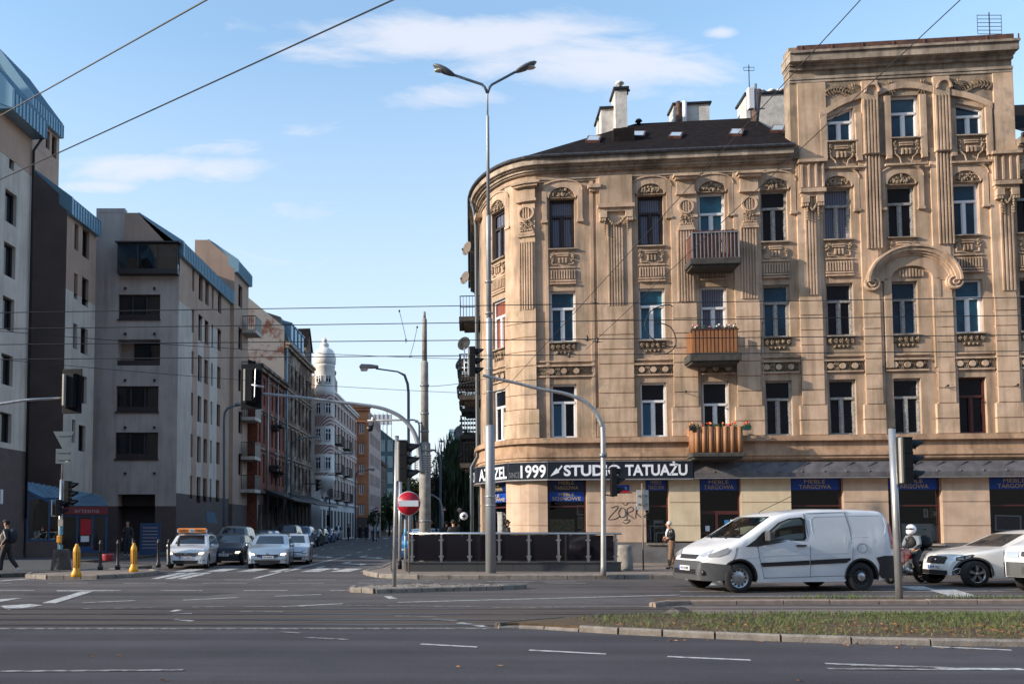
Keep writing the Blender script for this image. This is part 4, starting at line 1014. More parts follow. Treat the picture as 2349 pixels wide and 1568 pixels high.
# ---- side street: balconies, dishes
def side_balcony(dist, z, w, kind, label=None):
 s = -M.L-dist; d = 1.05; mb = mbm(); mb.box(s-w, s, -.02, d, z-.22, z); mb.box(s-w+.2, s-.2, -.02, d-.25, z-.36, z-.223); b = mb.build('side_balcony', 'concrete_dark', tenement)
 q = mbm()
 if kind == 'plain':
  for i in range(12): x = s-w+.05+(w-.1)*i/11; q.box(x-.01, x+.01, d-.07, d-.05, z, z+1.0)
  for i in range(7):
   a = .08+(d-.14)*i/6
   for e_ in (s-w+.05, s-.05): q.box(e_-.01, e_+.01, a-.01, a+.01, z, z+1.0)
  q.box(s-w+.03, s-.03, d-.08, d-.04, z+1.0, z+1.04); q.box(s-.07, s-.03, .03, d-.04, z+1.0, z+1.04); q.box(s-w+.03, s-w+.07, .03, d-.04, z+1.0, z+1.04)
 else:
  bow = lambda t: .20*math.sin(PI*min(1, t*1.6)) if t < .62 else .0
  for i in range(15):
   x = s-w+.05+(w-.1)*i/14; g = MB(); g.tube([M(x, d-.06+bow(t), z+t) for t in (0, .2, .4, .6, 1.0)], .022, 4); q.fn = None; q.add(g.v, g.f)
  for i in range(7):
   a = .08+(d-.14)*i/6; g = MB(); g.tube([M(s-.05+bow(t)*.6, a, z+t) for t in (0, .2, .4, .6, 1.0)], .022, 4); q.add(g.v, g.f)
   for t in (.25, .5, .75):
    g = MB(); g.ball(M(s-.05, a+.06, z+t), (.07, .03, .07), 6, 4); q.add(g.v, g.f)
  g = MB(); g.tube([M(s-w+.03, d, z+1.02), M(s-.03, d, z+1.02), M(s-.03, .05, z+1.02)], .03, 6); q.add(g.v, g.f); g = MB(); g.tube([M(s-w+.03, d, z+.08), M(s-.03, d, z+.08), M(s-.03, .05, z+.08)], .03, 6); q.add(g.v, g.f)
 q.build('railing', 'black_metal', b)
for dist, z, w, kd in ((.8, 11.9, 2.2, 'plain'), (2.2, 9.3, 2.4, 'wrought'), (1.0, 8.05, 2.2, 'wrought'), (5.5, 9.6, 2.4, 'wrought'), (5.5, 6.6, 2.4, 'wrought'), (5.5, 5.0, 2.4, 'wrought'), (1.5, 4.75, 2.0, 'plain'), (9.5, 8.6, 2.4, 'wrought'), (9.5, 5.4, 2.4, 'wrought')): side_balcony(dist, z, w, kd)
def dish(u, v, Y, r, label, m='concrete', aim=(-.75, -.6, .25)):
 P = AT(u, v, Y); t = thing('satellite_dish', label, 'satellite dish', P, 0, 'satellite dishes on the side street wall'); A = Vector(aim).normalized(); q = A.to_track_quat('Z', 'Y').to_matrix()
 mb = MB(); g = MB(); g.lathe([(.02, 0), (r*.5, r*.06), (r*.8, r*.16), (r, r*.26), (r, r*.28), (r*.8, r*.18), (.02, .02)], n=20, cap=False); mb.smooth = True; mb.add([q @ Vector(p) for p in g.v], g.f); mb.build('reflector', m, t)
 mb = MB(); mb.tube([q @ Vector((0, -r, r*.2)), q @ Vector((0, -r*.4, r*.9))], .012, 5); mb.ball(q @ Vector((0, -r*.35, r*.95)), .05, 6, 4); mb.build('feed_arm', 'black_metal', t)
 mb = MB(); mb.tube([(0, 0, 0), (.25, .25, -.1)], .02, 5); mb.build('bracket', 'grey_metal', t)
mat('dish_beige', (.17, .135, .11), .8); mat('dish_dark', (.015, .018, .022), .8); mat('dish_grey', (.07, .07, .08), .7)
dish(1074, 571, 40.4, .34, 'beige satellite dish on the corner wall, higher of the two beige ones', 'dish_beige', (-.85, -.5, .15)); dish(1069, 638, 40.8, .32, 'beige satellite dish on the corner wall, lower of the two beige ones', 'dish_beige', (-.8, -.55, .15))
dish(1066, 789, 40.6, .34, 'dark satellite dish above the wrought iron balconies on the corner', 'dish_dark', (-.55, -.8, .2)); dish(1057, 836, 43, .30, 'grey satellite dish on a wrought iron balcony behind the signal head', 'dish_grey'); dish(1054, 991, 44, .34, 'grey satellite dish on the lower side street balconies', 'dish_grey')
# ---- rooftop aerials and the phone antenna
def aerial(P, h, label, n=6, w=.5):
 t = thing('aerial', label, 'aerial', P, 0); mb = MB(); mb.tube([(0,0,0),(0,0,h)], .022, 6); mb.build('mast', 'black_metal', t); mb = MB()
 for i in range(n): z = h-.12-i*.16; mb.tube([(-w, 0, z), (w, 0, z)], .012, 4)
 mb.tube([(-w, 0, h-.1), (-w, 0, h-.1-.16*(n-1))], .01, 4); mb.tube([(w, 0, h-.1), (w, 0, h-.1-.16*(n-1))], .01, 4); mb.build('elements', 'black_metal', t)
P = M(S_(2271, 90, -.3), -.3, Z_(96, 2271, -.3)); aerial(P, 1.25, 'tall grid aerial standing on the tower parapet')
P = M(S_(1719, 205, -5.2), -5.2, Z_(214, 1719, -5.2)); aerial(P, 1.4, 'thin aerial beside the white chimney with five pots', 2, .25)
t = thing('phone_antenna', 'white box mobile phone antenna on a pole beside the tower', 'antenna', M(S_T0-.55, -3.0, Z_EAVE+3.2)); mb = MB(); mb.tube([(.22, 0, -.4), (.22, 0, 1.35)], .06, 8); mb.tube([(.22,0,.9),(.6,0,1.0)], .03, 6); mb.tube([(.22,0,.2),(.6,0,.2)], .03, 6); mb.build('mast', 'grey_metal', t)
mb = MB(); mb.box(-.16, .12, -.12, .12, .15, 1.15); mb.build('antenna_panel', 'white_pvc', t, bevel=.03)
mb = MB(); mb.tube([(0,0,.15),(0,-.02,-.25),(.12,0,-.5),(.3,0,-.3),(.25,0,.1)], .015, 5); mb.tube([(-.05,0,.15),(-.03,-.02,-.4),(.2,0,-.62),(.34,0,-.3)], .015, 5); mb.build('cable', 'wire', t)
# ================================================================ ground, roads, kerbs, markings, tram track
def gp(pts, z=0): return [G(u, v, z).xy for u, v in pts]
def st(o): o['kind'] = 'structure'; return o
mb = MB(); mb.quad((-1500,-600,-.06),(1500,-600,-.06),(1500,2500,-.06),(-1500,2500,-.06)); st(mb.build('ground', 'ground_mat', recalc=False))
mb = MB()     # main road: wide sheet; side street goes off along the street direction
T_ = Vector((.1063, .9943, 0));
mb.quad((-120, -30, 0), (160, -30, 0), (160, 34.5-.107*148, 0), (12, 34.5, 0), (4.2, 36, 0), (4.2+.1075*160, 196, 0), (-17+.107*200, 200, 0), (-12.2+.0, 42, 0), (-14, 38, 0), (-120, 38+11, 0))
st(mb.build('road', 'asphalt', recalc=False))
mb = MB(); mb.quad((-120,-30,.0025), (160,-30,.0025), (160, G(870,1442).y, .0025), (-120, G(870,1442).y, .0025)); st(mb.build('road', 'asphalt_near', recalc=False))  # near sheet kept darker, without the painted sun sheen
# tram strip between the rails
def strip(pts, z, name, m, w=None):
 mb = MB(); mb.quad(*[Vector((p[0], p[1], z)) for p in pts]); return mb.build(name, m, recalc=False)
yv = lambda v: G(870, v).y
st(strip([(-80, yv(1436)), (80, yv(1436)), (80, yv(1391)), (-80, yv(1391))], .004, 'tram_bed', 'tram_asphalt'))
mat('tram_concrete', (.19,.145,.125), .9, col2=(.13,.10,.09), vscale=1.5, stretch=(.2,1.5,1), bump=.5)
cs = [G(1470, 1440), G(1545, 1391), G(2349, 1389.5)+Vector((20,0,0)), G(2349, 1440)+Vector((20,0,0))]; mb = MB(); mb.quad(*[Vector((p.x, p.y, .0065)) for p in cs]); st(mb.build('tram_bed', 'tram_concrete', recalc=False))
mb = MB()
for i in range(4): a, b = G(1545+i*7, 1392), G(1583+i*7, 1414); d = Vector((0,0,.012)); w = Vector((.02,0,0)); mb.quad(a-w+d, b-w+d, b+w+d, a+w+d)
st(mb.build('drain_grate', 'seam', recalc=False))
for i, v in enumerate((1396, 1408, 1421, 1433)):
 y = yv(v); mb = MB(); mb.box(-80, 80, y-.035, y+.035, .0, .012); mb.box(-80, 80, y-.10, y-.06, .0, .009)
 mb.mi = 1; mb.box(-80, 80, y-.058, y-.037, .0, .006); mb.box(-80, 80, y+.037, y+.06, 0, .006)
 o = mb.build('tram_rail', ['rail_steel', 'seam']); tag(o, ['steel tram rail farthest from the camera, nearest the white van', 'steel tram rail, second from the white van', 'steel tram rail, third from the white van', 'steel tram rail nearest the camera and the grass strip'][i], 'tram rail', 'tram rails across the road')
mb = MB(); y = yv(1441); mb.box(-80, G(1230, 1441).x, y-.04, y+.03, 0, .010); st(mb.build('kerb_line', 'marking_worn'))
# markings
def line(mb, p, q, w, z=.008):
 a, b = G(*p), G(*q); d = (b-a); n = Vector((-d.y, d.x, 0)).normalized()*w/2; Z = Vector((0, 0, z)); mb.quad(a-n+Z, b-n+Z, b+n+Z, a+n+Z)
def poly(mb, pts, z=.008): mb.quad(*[G(u, v)+Vector((0,0,z)) for u, v in pts])
mb = MB()
for v, xs, w in ((1337, [(0,26),(110,200),(283,382),(464,567),(643,743),(823,925),(1010,1100)], .10), (1329.5, [(10,78),(160,228),(345,430),(515,600),(683,770),(850,930)], .09), (1354, [(0,80),(182,278),(369,464),(559,660),(757,860)], .13)):
 for a, b in xs: line(mb, (a, v), (b, v-.3), w)
for a, b in (((189,1382),(311,1377)), ((420,1376),(546,1370)), ((629,1367),(737,1363)), ((647,1391),(786,1384))): line(mb, a, b, .12)
for a, b in (((866,1334),(985,1334)), ((900,1330),(1000,1330)), ((1118,1333),(1226,1333)), ((1135,1337),(1215,1337)), ((1245,1334),(1320,1334)), ((1255,1337),(1345,1337))): line(mb, a, b, .09)
line(mb, (912, 1381), (1560, 1364), .12); line(mb, (0, 1541+0), (900, 1537+8-8), .10) if False else None
for v in (1355.5, 1366.5): line(mb, (1560, v+.5), (2349, v), .10)
line(mb, (1970, 1351), (2349, 1350.5), .08)
poly(mb, [(870,1355),(884,1355),(889,1360),(873,1360)]); poly(mb, [(880,1367),(897,1367),(912,1373),(892,1373)])
# zebra bars, seen in pairs of ends
for a, b in ((396, 446), (468, 520), (540, 592), (614, 664), (689, 733), (757, 803), (826, 871)):
 poly(mb, [(a, 1311), (a+42, 1311), (b+30, 1303.5), (b-8, 1303.5)])
line(mb, (470, 1298), (590, 1298), .22); line(mb, (640, 1297.5), (700, 1297.5), .2); line(mb, (760, 1298.5), (900, 1299.5), .2)
line(mb, (584, 1326), (672, 1304), .16); line(mb, (672, 1304), (790, 1277), .14)
for i in range(12):      # lane dashes up the side street
 for (u0, v0, u1, v1) in ((790, 1277, 990, 1232),):
  t0 = i/12; t0 = 1-(1-t0)**1.0;
for a, b in (((794,1274),(806,1271)),((819,1267.5),(829,1265)),((843,1261),(852,1258.7)),((865,1256),(872,1254)),((884,1251),(890,1249.5))): line(mb, a, b, .13)
for a, b in (((683,1270),(700,1267)),((710,1265),(722,1263)),((735,1260.5),(746,1258.5)),((758,1256.5),(766,1255)),((776,1253),(783,1251.8)),((792,1250.3),(797,1249.4)),((806,1248),(811,1247))): line(mb, a, b, .12)
for u, v, s_ in ((736, 1275, 1), (850, 1277, 1), (812, 1291.5, 1), (752, 1306-4, 1)):      # turn arrows
 poly(mb, [(u-22*s_, v-.5), (u+16*s_, v+1.6), (u+16*s_, v+3), (u-22*s_, v+.9)]); poly(mb, [(u+14, v), (u+30, v+2.4), (u+14, v+4.5)]); poly(mb, [(u-22, v+.9), (u-28, v-.6), (u-8, v-4.2), (u-6, v-3.2)])
for i in range(9): x = 745+i*22; poly(mb, [(x, 1234.8), (x+14, 1234.8), (x+16, 1233), (x+3, 1233)])
# white arrow and bars at the left
poly(mb, [(96,1383),(128,1383),(215,1355.5),(185,1356.5)]); poly(mb, [(130,1355.5),(262,1355),(262,1353.2),(130,1353.5)]); poly(mb, [(0,1374),(50,1371),(0,1380)]); poly(mb, [(0,1389),(70,1385),(98,1388),(20,1398),(14,1396)])
line(mb, (0, 1332), (62, 1327), .25)
# crossing bars behind the island
for (a, b) in ((345, 405), (375, 435), (405, 462)): poly(mb, [(a, 1327), (a+20, 1327), (b+26, 1313), (b+4, 1313)])
# right: crossing at van front and behind motorcycle
poly(mb, [(1564,1324),(1600,1324),(1648,1342),(1606,1345)])
poly(mb, [(2128,1352),(2190,1351),(2250,1369),(2200,1373)]); poly(mb, [(2060,1354-10),(2118,1344),(2148,1352),(2100,1353)])
mb2 = MB()
for a, b in (((965,1477),(1094,1484)), ((1214,1491),(1390,1500)), ((1531,1506),(1722,1514)), ((1893,1522),(2132,1530)), ((2139,1483),(2320,1491))): line(mb, a, b, .10)
for a, b in (((1053,1428),(1112,1437)), ((2349,1535),(2150,1534)), ((397,1420),(442,1424)), ((395,1408),(440,1407)), ((397,1402),(412,1398))): line(mb, a, b, .14)
for a, b in (((0,1540),(420,1537)), ((1950,1526),(2190,1532)), ((1900,1534),(2150,1536)), ((640,1449),(690,1452)), ((700,1462),(800,1467)), ((440,1392),(520,1391)), ((560,1391),(700,1390)), ((190,1395),(350,1394)), ((550,1402),(650,1403)), ((990,1419),(1050,1424)), ((0,1396),(80,1394)), ((1050,1430),(1110,1434)), ((770,1388),(1100,1391)), ((1130,1393),(1600,1391)), ((30,1408),(260,1408)), ((905,1413),(1000,1415))): line(mb2, a, b, .10, .010)
st(mb.build('road_marking', 'marking', recalc=False)); st(mb2.build('road_marking', 'marking_worn', recalc=False))
# ---- kerbs and pavements
def raised(name, m, pts, h=.12, mk='kerb_stone', stones=None, kw=.16, px_=True):
 """pavement slab with kerb stones round the given run of its edge"""
 P = [Vector((p.x, p.y, 0)) for p in ([G(u, v, 0) for u, v in pts] if px_ else [Vector((*p, 0)) for p in pts])]
 mb = MB(); mb.prism([(p.x, p.y) for p in P], -.03, h, 'z'); st(mb.build(name, m))
 return P
def kerb(P, h=.14, w=.15, m='kerb_stone', ln=1.0, z0=-.02):
 """row of stones along the polyline, one structure"""
 mb = MB(); cyc = random.Random(3)
 for i in range(len(P)-1):
  a, b = Vector((P[i][0], P[i][1], 0)), Vector((P[i+1][0], P[i+1][1], 0)); d = b-a; L_ = d.length
  if L_ < .02: continue
  d /= L_; n = Vector((-d.y, d.x, 0)); k = max(1, round(L_/ln))
  for j in range(k):
   p, q = a+d*(L_*j/k+.012), a+d*(L_*(j+1)/k-.012); hh = h+cyc.uniform(-.006, .006)
   c = .025; top = Vector((0, 0, hh)); tc_ = Vector((0, 0, hh-c)); bt = Vector((0, 0, z0))
   vs = []
   for r in (p, q): vs += [r-n*w/2+bt, r-n*w/2+tc_, r-n*(w/2-c)+top, r+n*(w/2-c)+top, r+n*w/2+tc_, r+n*w/2+bt]
   mb.add(vs, [(i2, (i2+1) % 6, 6+(i2+1) % 6, 6+i2) for i2 in range(6)] + [(5,4,3,2,1,0), (6,7,8,9,10,11)])
 return st(mb.build('kerb', m))
# right pavement in front of the shops, and the corner
kr = [G(u, v) for u, v in ((838,1316),(850,1320),(872,1324),(905,1326),(960,1327),(1100,1327.5),(1300,1327.5),(1560,1326.5),(1800,1326),(2100,1326),(2349,1325.5))]
kr.append(kr[-1]+Vector((20, -2, 0)))
ks = [kr[0], G(846,1313), G(872,1309)] + [G(872,1309)+T_*k for k in (6, 20, 60, 110)]
edge = list(reversed(ks)) + kr[1:]
mb = MB(); poly_ = [(p.x, p.y) for p in edge] + [(edge[-1].x, edge[-1].y+30), (edge[0].x+6, edge[0].y)]
mb.prism(poly_, -.03, .115, 'z'); st(mb.build('pavement', 'paving')); kerb([(p.x, p.y) for p in kr], .14, .16, 'kerb_stone', .8); kerb([(p.x, p.y) for p in ks], .14, .16, 'kerb_stone', .9)
# left pavement along the modern blocks
kl = [G(0, 1324)+Vector((-30, 0, 0)), G(0, 1324), G(140, 1318), G(200, 1313), G(300, 1307), G(345, 1304)] ; c0 = kl[-1]; kl += [c0+T_*3, c0+T_*60, c0+T_*150]
kl[-3:] = [Vector((-12.55+.107*(y-42), y, 0)) for y in (36.5, 90, 180)]
mb = MB(); mb.prism([(p.x, p.y) for p in kl] + [(-30, 180), (-80, 60), (-80, kl[0].y)], -.03, .11, 'z'); st(mb.build('pavement', 'paving_grey')); kerb([(p.x, p.y) for p in kl], .13, .16, 'kerb_dark', 1.0)
# left traffic island with the yellow bollards
isl = [(62,1325),(70,1321),(140,1316.5),(250,1311),(330,1311.5),(360,1314.5),(352,1318),(300,1323),(225,1327.5),(110,1327.5)]
P = [G(u, v) for u, v in isl]; mb = MB(); mb.prism([(p.x, p.y) for p in P], -.03, .11, 'z'); st(mb.build('traffic_island', 'paving')); kerb([(p.x, p.y) for p in P+[P[0]]], .13, .15, 'kerb_stone', .6)
# cobbled nose island in front of the lamp post
isl = [(806,1357),(815,1352),(850,1349),(960,1346),(1180,1347),(1205,1349),(1150,1352),(1000,1356),(860,1360)]
P = [G(u, v) for u, v in isl]; mb = MB(); mb.prism([(p.x, p.y) for p in P], -.03, .05, 'z'); st(mb.build('traffic_island', 'kerb_dark'))
mb = MB(); rr = random.Random(5)
def inpoly(x, y, P):
 c = False; j = len(P)-1
 for i in range(len(P)):
  if (P[i][1] > y) != (P[j][1] > y) and x < (P[j][0]-P[i][0])*(y-P[i][1])/(P[j][1]-P[i][1])+P[i][0]: c = not c
  j = i
 return c
PP = [(p.x, p.y) for p in P]; x0, x1 = min(p[0] for p in PP), max(p[0] for p in PP); y0, y1 = min(p[1] for p in PP), max(p[1] for p in PP)
y = y0; r_ = 0
while y < y1:
 x = x0+(r_ % 2)*.09
 while x < x1:
  w = rr.uniform(.15, .20)
  if inpoly(x+w/2, y+.08, PP):
   h = .09+rr.uniform(-.015, .02); b = .03; o = .012
   a = [(x+o, y+o), (x+w-o, y+o), (x+w-o, y+.16-o), (x+o, y+.16-o)]; c_ = [(x+o+b, y+o+b), (x+w-o-b, y+o+b), (x+w-o-b, y+.16-o-b), (x+o+b, y+.16-o-b)]
   mb.add([(p[0], p[1], .03) for p in a]+[(p[0]+rr.uniform(-.01,.01), p[1], h-.02) for p in a]+[(p[0], p[1], h) for p in c_], [(0,1,5,4),(1,2,6,5),(2,3,7,6),(3,0,4,7),(4,5,9,8),(5,6,10,9),(6,7,11,10),(7,4,8,11),(8,9,10,11)])
  x += w
 y += .165; r_ += 1
st(mb.build('cobbles', 'kerb_stone'))
kerb([(p.x, p.y) for p in P[5:]+P[:2]], .12, .14, 'kerb_stone', .45)
mat('kerb_mid', (.30,.23,.19), .9, col2=(.22,.17,.14), vscale=5, bump=.4)
# median beyond the tram track on the right (pole stands on it)
kmf = [G(u, v) for u, v in ((1496,1392),(1530,1387),(1580,1385.5),(1900,1384.5),(2349,1384))]; kmf.append(kmf[-1]+Vector((12, -.6, 0)))
kmb = [p+Vector((.6 if i == 0 else 0, .02 if i == 0 else .75, 0)) for i, p in enumerate(kmf)]
mb = MB(); mb.prism([(p.x, p.y) for p in kmf+list(reversed(kmb[1:]))], -.03, .085, 'z'); st(mb.build('median', 'soil')); kerb([(p.x, p.y) for p in kmf], .10, .14, 'kerb_mid', 1.1)
# grass median nearest the camera
kg = [G(u, v) for u, v in ((1140,1441),(1190,1440),(1250,1442.5),(1330,1447.5),(1420,1453),(1520,1458),(1640,1463.5),(1790,1469.5),(1950,1474.5),(2130,1478.5),(2349,1481.5))]; kg.append(kg[-1]+Vector((9, -.5, 0)))
kgb = [G(u, v) for u, v in ((1140,1441),(1200,1434),(1290,1427),(1400,1422),(1600,1417.5),(2349,1416))]; kgb.append(kgb[-1]+Vector((9, -.2, 0)))
mb = MB(); mb.prism([(p.x, p.y) for p in kg+list(reversed(kgb[1:]))], -.03, .085, 'z'); st(mb.build('median', 'soil')); kerb([(p.x, p.y) for p in kg[:4]], .05, .12, 'kerb_stone', .92); kerb([(p.x, p.y) for p in kg[3:]], .10, .14, 'kerb_stone', .92)
kerb([(p.x, p.y) for p in kgb[:3]], .10, .12, 'kerb_dark', .5)
# grass blades and fallen leaves
GP = [(p.x, p.y) for p in kg+list(reversed(kgb[1:]))]
mb = MB(); rg = random.Random(11)
x0, x1 = 2.0, 17.5; y0, y1 = 10.8, 15.4
n = 0
while n < 34000:
 x, y = rg.uniform(x0, x1), rg.uniform(y0, y1)
 if not inpoly(x, y, GP): continue
 n += 1
 if x < 3.4+rg.uniform(-.3, .4): continue
 dens = .5+.5*math.sin(x*1.7+math.sin(y*3)*2)*math.cos(y*2.3+x*.6)
 back = (y-11.2)/3
 if rg.random() > -.12+.68*dens+.45*back: continue
 if x < 5.0 and rg.random() < .45: continue
 h = rg.uniform(.02, .065)*(1 if rg.random() > .03 else 2.2); a = rg.uniform(0, 2*PI); w = rg.uniform(.005, .010); lx, ly = rg.uniform(-.05, .05), rg.uniform(-.04, .04)
 c, s = math.cos(a)*w, math.sin(a)*w; mb.mi = 0 if rg.random() < .35+.45*back+.2*dens else 1
 mb.add([(x-c, y-s, .10), (x+c, y+s, .10), (x+lx, y+ly, .10+h)], [(0, 1, 2)])
for i in range(1500):
 x = rg.uniform(8, 17); t = (x-8)/9; P_ = kmf[2]+(kmf[-1]-kmf[2])*0; y = kmb[2].y-rg.uniform(.05, .62)
 if rg.random() > .45+.5*math.sin(x*2.1): continue
 h = rg.uniform(.03, .12); w = .008; a = rg.uniform(0, PI); c, s = math.cos(a)*w, math.sin(a)*w; mb.mi = 0
 mb.add([(x-c, y-s, .10), (x+c, y+s, .10), (x+rg.uniform(-.05, .05), y+rg.uniform(-.04, .04), .10+h)], [(0, 1, 2)])
o = mb.build('grass', ['grass_a', 'grass_b'], recalc=False); tag(o, 'short green and straw coloured grass on the median strip', 'grass', kind='stuff')
mb = MB()
def leaf(x, y, z, s):
 a = rg.uniform(0, 2*PI); ca, sa = math.cos(a)*s, math.sin(a)*s; t1, t2 = rg.uniform(0, .6)*s, rg.uniform(0, .6)*s
 mb.add([(x-ca, y-sa, z), (x-sa*.5, y+ca*.5, z+t1), (x+ca, y+sa, z+t2*.4), (x+sa*.5, y-ca*.5, z+t2)], [(0,1,2),(0,2,3)])
n = 0
while n < 1100:
 x, y = rg.uniform(2.5, 17), rg.uniform(10.8, 13.2)
 if inpoly(x, y, GP): leaf(x, y, .11+rg.uniform(0, .03), rg.uniform(.015, .04)); n += 1
for i in range(46):
 u = rg.uniform(1500, 2349); v = 1486-(2349-u)/900*22+rg.uniform(0, 8); p = G(u, v); leaf(p.x, p.y, .012, rg.uniform(.015, .04))
for u, v in ((205,1506),(270,1505),(374,1562),(1050,1531),(1145,1528),(2286,1459),(2300,1462),(2092,1487),(2176,1480),(2296,1460),(2303,1463),(1830,1562),(1660,1345)): p = G(u, v); leaf(p.x, p.y, .012, .035); leaf(p.x+.03, p.y, .012, .03)
o = mb.build('fallen_leaves', 'dry_leaf', recalc=False); tag(o, 'brown fallen leaves scattered on the median and the road edge', 'leaves', kind='stuff')
# ---- worn details of the carriageway: repairs, cracks, manhole covers
mat('asphalt_patch', (.045,.042,.046), .85, var=.3, vscale=3, bump=.6, bscale=60); mat('asphalt_pale', (.105,.095,.095), .85, var=.3, vscale=2, bump=.5, bscale=50)
mb = MB(); rq = random.Random(21)
for (u, v, w, d, m_) in ((300, 1362, 2.6, .5, 0), (820, 1400, 3.4, .35, 1), (1250, 1375, 4.0, .5, 1), (1900, 1345, 3.0, .4, 0), (700, 1330, 3, .5, 1)):
 c = G(u, v); mb.mi = m_; P_ = []; n = 14
 for i in range(n): t_ = 2*PI*i/n; k_ = rq.uniform(.8, 1.15); P_.append((c.x+w*k_*math.copysign(abs(math.cos(t_))**.6, math.cos(t_)), c.y+d*k_*math.copysign(abs(math.sin(t_))**.6, math.sin(t_)), .0022))
 mb.quad(*P_)
st(mb.build('road_patch', ['asphalt_patch', 'asphalt_pale'], recalc=False))
mb = MB()
for (u0, v0, u1, v1) in ((0, 1470, 640, 1462), (330, 1340, 700, 1352), (1240, 1345, 1560, 1352), (0, 1345, 300, 1349)):
 a, b = G(u0, v0), G(u1, v1); n = 26; pts_ = [a.lerp(b, i/n)+Vector((rq.uniform(-.06, .06), rq.uniform(-.06, .06), .0035)) for i in range(n+1)]
 for p_, q_ in zip(pts_, pts_[1:]): w = Vector((0, rq.uniform(.004, .012), 0)) if abs(b.x-a.x) > abs(b.y-a.y) else Vector((rq.uniform(.004, .01), 0, 0)); mb.quad(p_-w, q_-w, q_+w, p_+w)
st(mb.build('road_crack', 'seam', recalc=False))
# ================================================================ left side: stepped modern blocks
mat('render_grey', (.50,.45,.42), .9, col2=(.41,.37,.35), bump=.3, bscale=30, vscale=.7, streak=.5)
mat('render_pale', (.60,.54,.48), .9, col2=(.50,.45,.40), bump=.3, bscale=30, vscale=.7, streak=.5)
mat('render_brown', (.13,.094,.085), .9, col2=(.10,.075,.07), bump=.3, bscale=30, vscale=.7)
mat('render_tan', (.46,.325,.25), .9, col2=(.39,.275,.215), bump=.3, bscale=30, vscale=.8, streak=.2)
mat('render_base', (.12,.092,.088), .9, var=.15, bump=.3, bscale=30)
mat('roof_blue', (.10,.19,.27), .45, metal=.3, col2=(.07,.13,.19), vscale=2)
mat('roof_trim', (.20,.34,.44), .4, metal=.3)
mat('frame_dark', (.035,.025,.028), .5); mat('loggia', (.30,.26,.24), .9)
mat('glass_left', (.010,.014,.020), .06, spec=.5, var=.5, vscale=.8)
YS = [40.3, 42.0, 46.0, 46.5, 50.2, 52.0, 63.3, 67.4]
def xs(u, Y): return (u-CU)/FPX*Y
tdir = (.1063, .9943)
class Sd(Frame):      # side wall seen from the street, facing right; s runs along the street direction away from the camera
 def __init__(f, P):
  f.O = Vector((P[0], P[1], 0)); f.e = Vector((tdir[0], tdir[1], 0)); f.n = Vector((tdir[1], -tdir[0], 0))
def block(name, label, side, front_w, depth_len, ztop_front, colours, mans=True, extra=()):
 pass
def mansard(par, F, s0, s1, z_e, over=.25, rise=1.0, run=2.2, height=3.0, back=2.0, fm='roof_blue'):
 """blue sheet roof: vertical ribbed fascia, steep tiled slope, along the side wall F"""
 mb = MB(F); d = over
 mb.quad((s0, d+.02, z_e+.9), (s1, d+.02, z_e+.9), (s1, -run, z_e+height), (s0, -run, z_e+height))
 mb.quad((s0, -run, z_e+height), (s1, -run, z_e+height), (s1, -run-back, z_e+height-.05), (s0, -run-back, z_e+height-.05))
 mb.quad((s1, d+.02, z_e+.9), (s1, -run, z_e+height), (s1, -run, z_e), (s1, 0, z_e))
 mb.quad((s0+.13, 0, z_e), (s0+.13, d, z_e+.88), (s0+.13, -run, z_e+height-.02), (s0+.13, -run-back, z_e+height-.07), (s0+.13, -run-back, z_e))
 r = mb.build('roof', fm, par, recalc=False)
 mb = MB(F); mb.box(s0, s1, -.05, d, z_e, z_e+.9)
 n = max(2, int((s1-s0)/.32))
 for i in range(n+1): s = s0+(s1-s0)*i/n; mb.box(s-.02, s+.02, d+.001, d+.05, z_e+.02, z_e+.88)
 for i in range(int(n*1.2)+1):
  s = s0+(s1-s0)*i/(n*1.2+.0001); g = MB(); g.tube([F(s, d+.03, z_e+.92), F(s, -run, z_e+height+.03)], .018, 4); mb.fn = None; mb.add(g.v, g.f); mb.fn = F
 mb.build('roof_fascia', 'roof_trim', r)
 # verge: triangular edge on the camera side
 mb = MB(F); mb.add([(s0-.05, d+.05, z_e), (s0-.05, d+.05, z_e+.95), (s0-.05, -run, z_e+height+.08), (s0-.05, -run-.35, z_e+height-.1), (s0-.05, -.2, z_e+.35), (s0+.12, d+.05, z_e), (s0+.12, d+.05, z_e+.95), (s0+.12, -run, z_e+height+.08), (s0+.12, -run-.35, z_e+height-.1), (s0+.12, -.2, z_e+.35)],
  [(0,1,2,3,4),(9,8,7,6,5),(0,1,6,5),(1,2,7,6),(2,3,8,7),(3,4,9,8),(4,0,5,9)]); mb.build('roof_verge', 'roof_trim', r)
 return r
def dwin(F, par, s, w, z0, z1, gm='glass_left', mull=True, d=-.22): return window(F, par, s, w, z0, z1, 'frame_dark', gm, d=d, transom=None, mull=mull, sill=False, fw=.06)
ST_H = 2.78
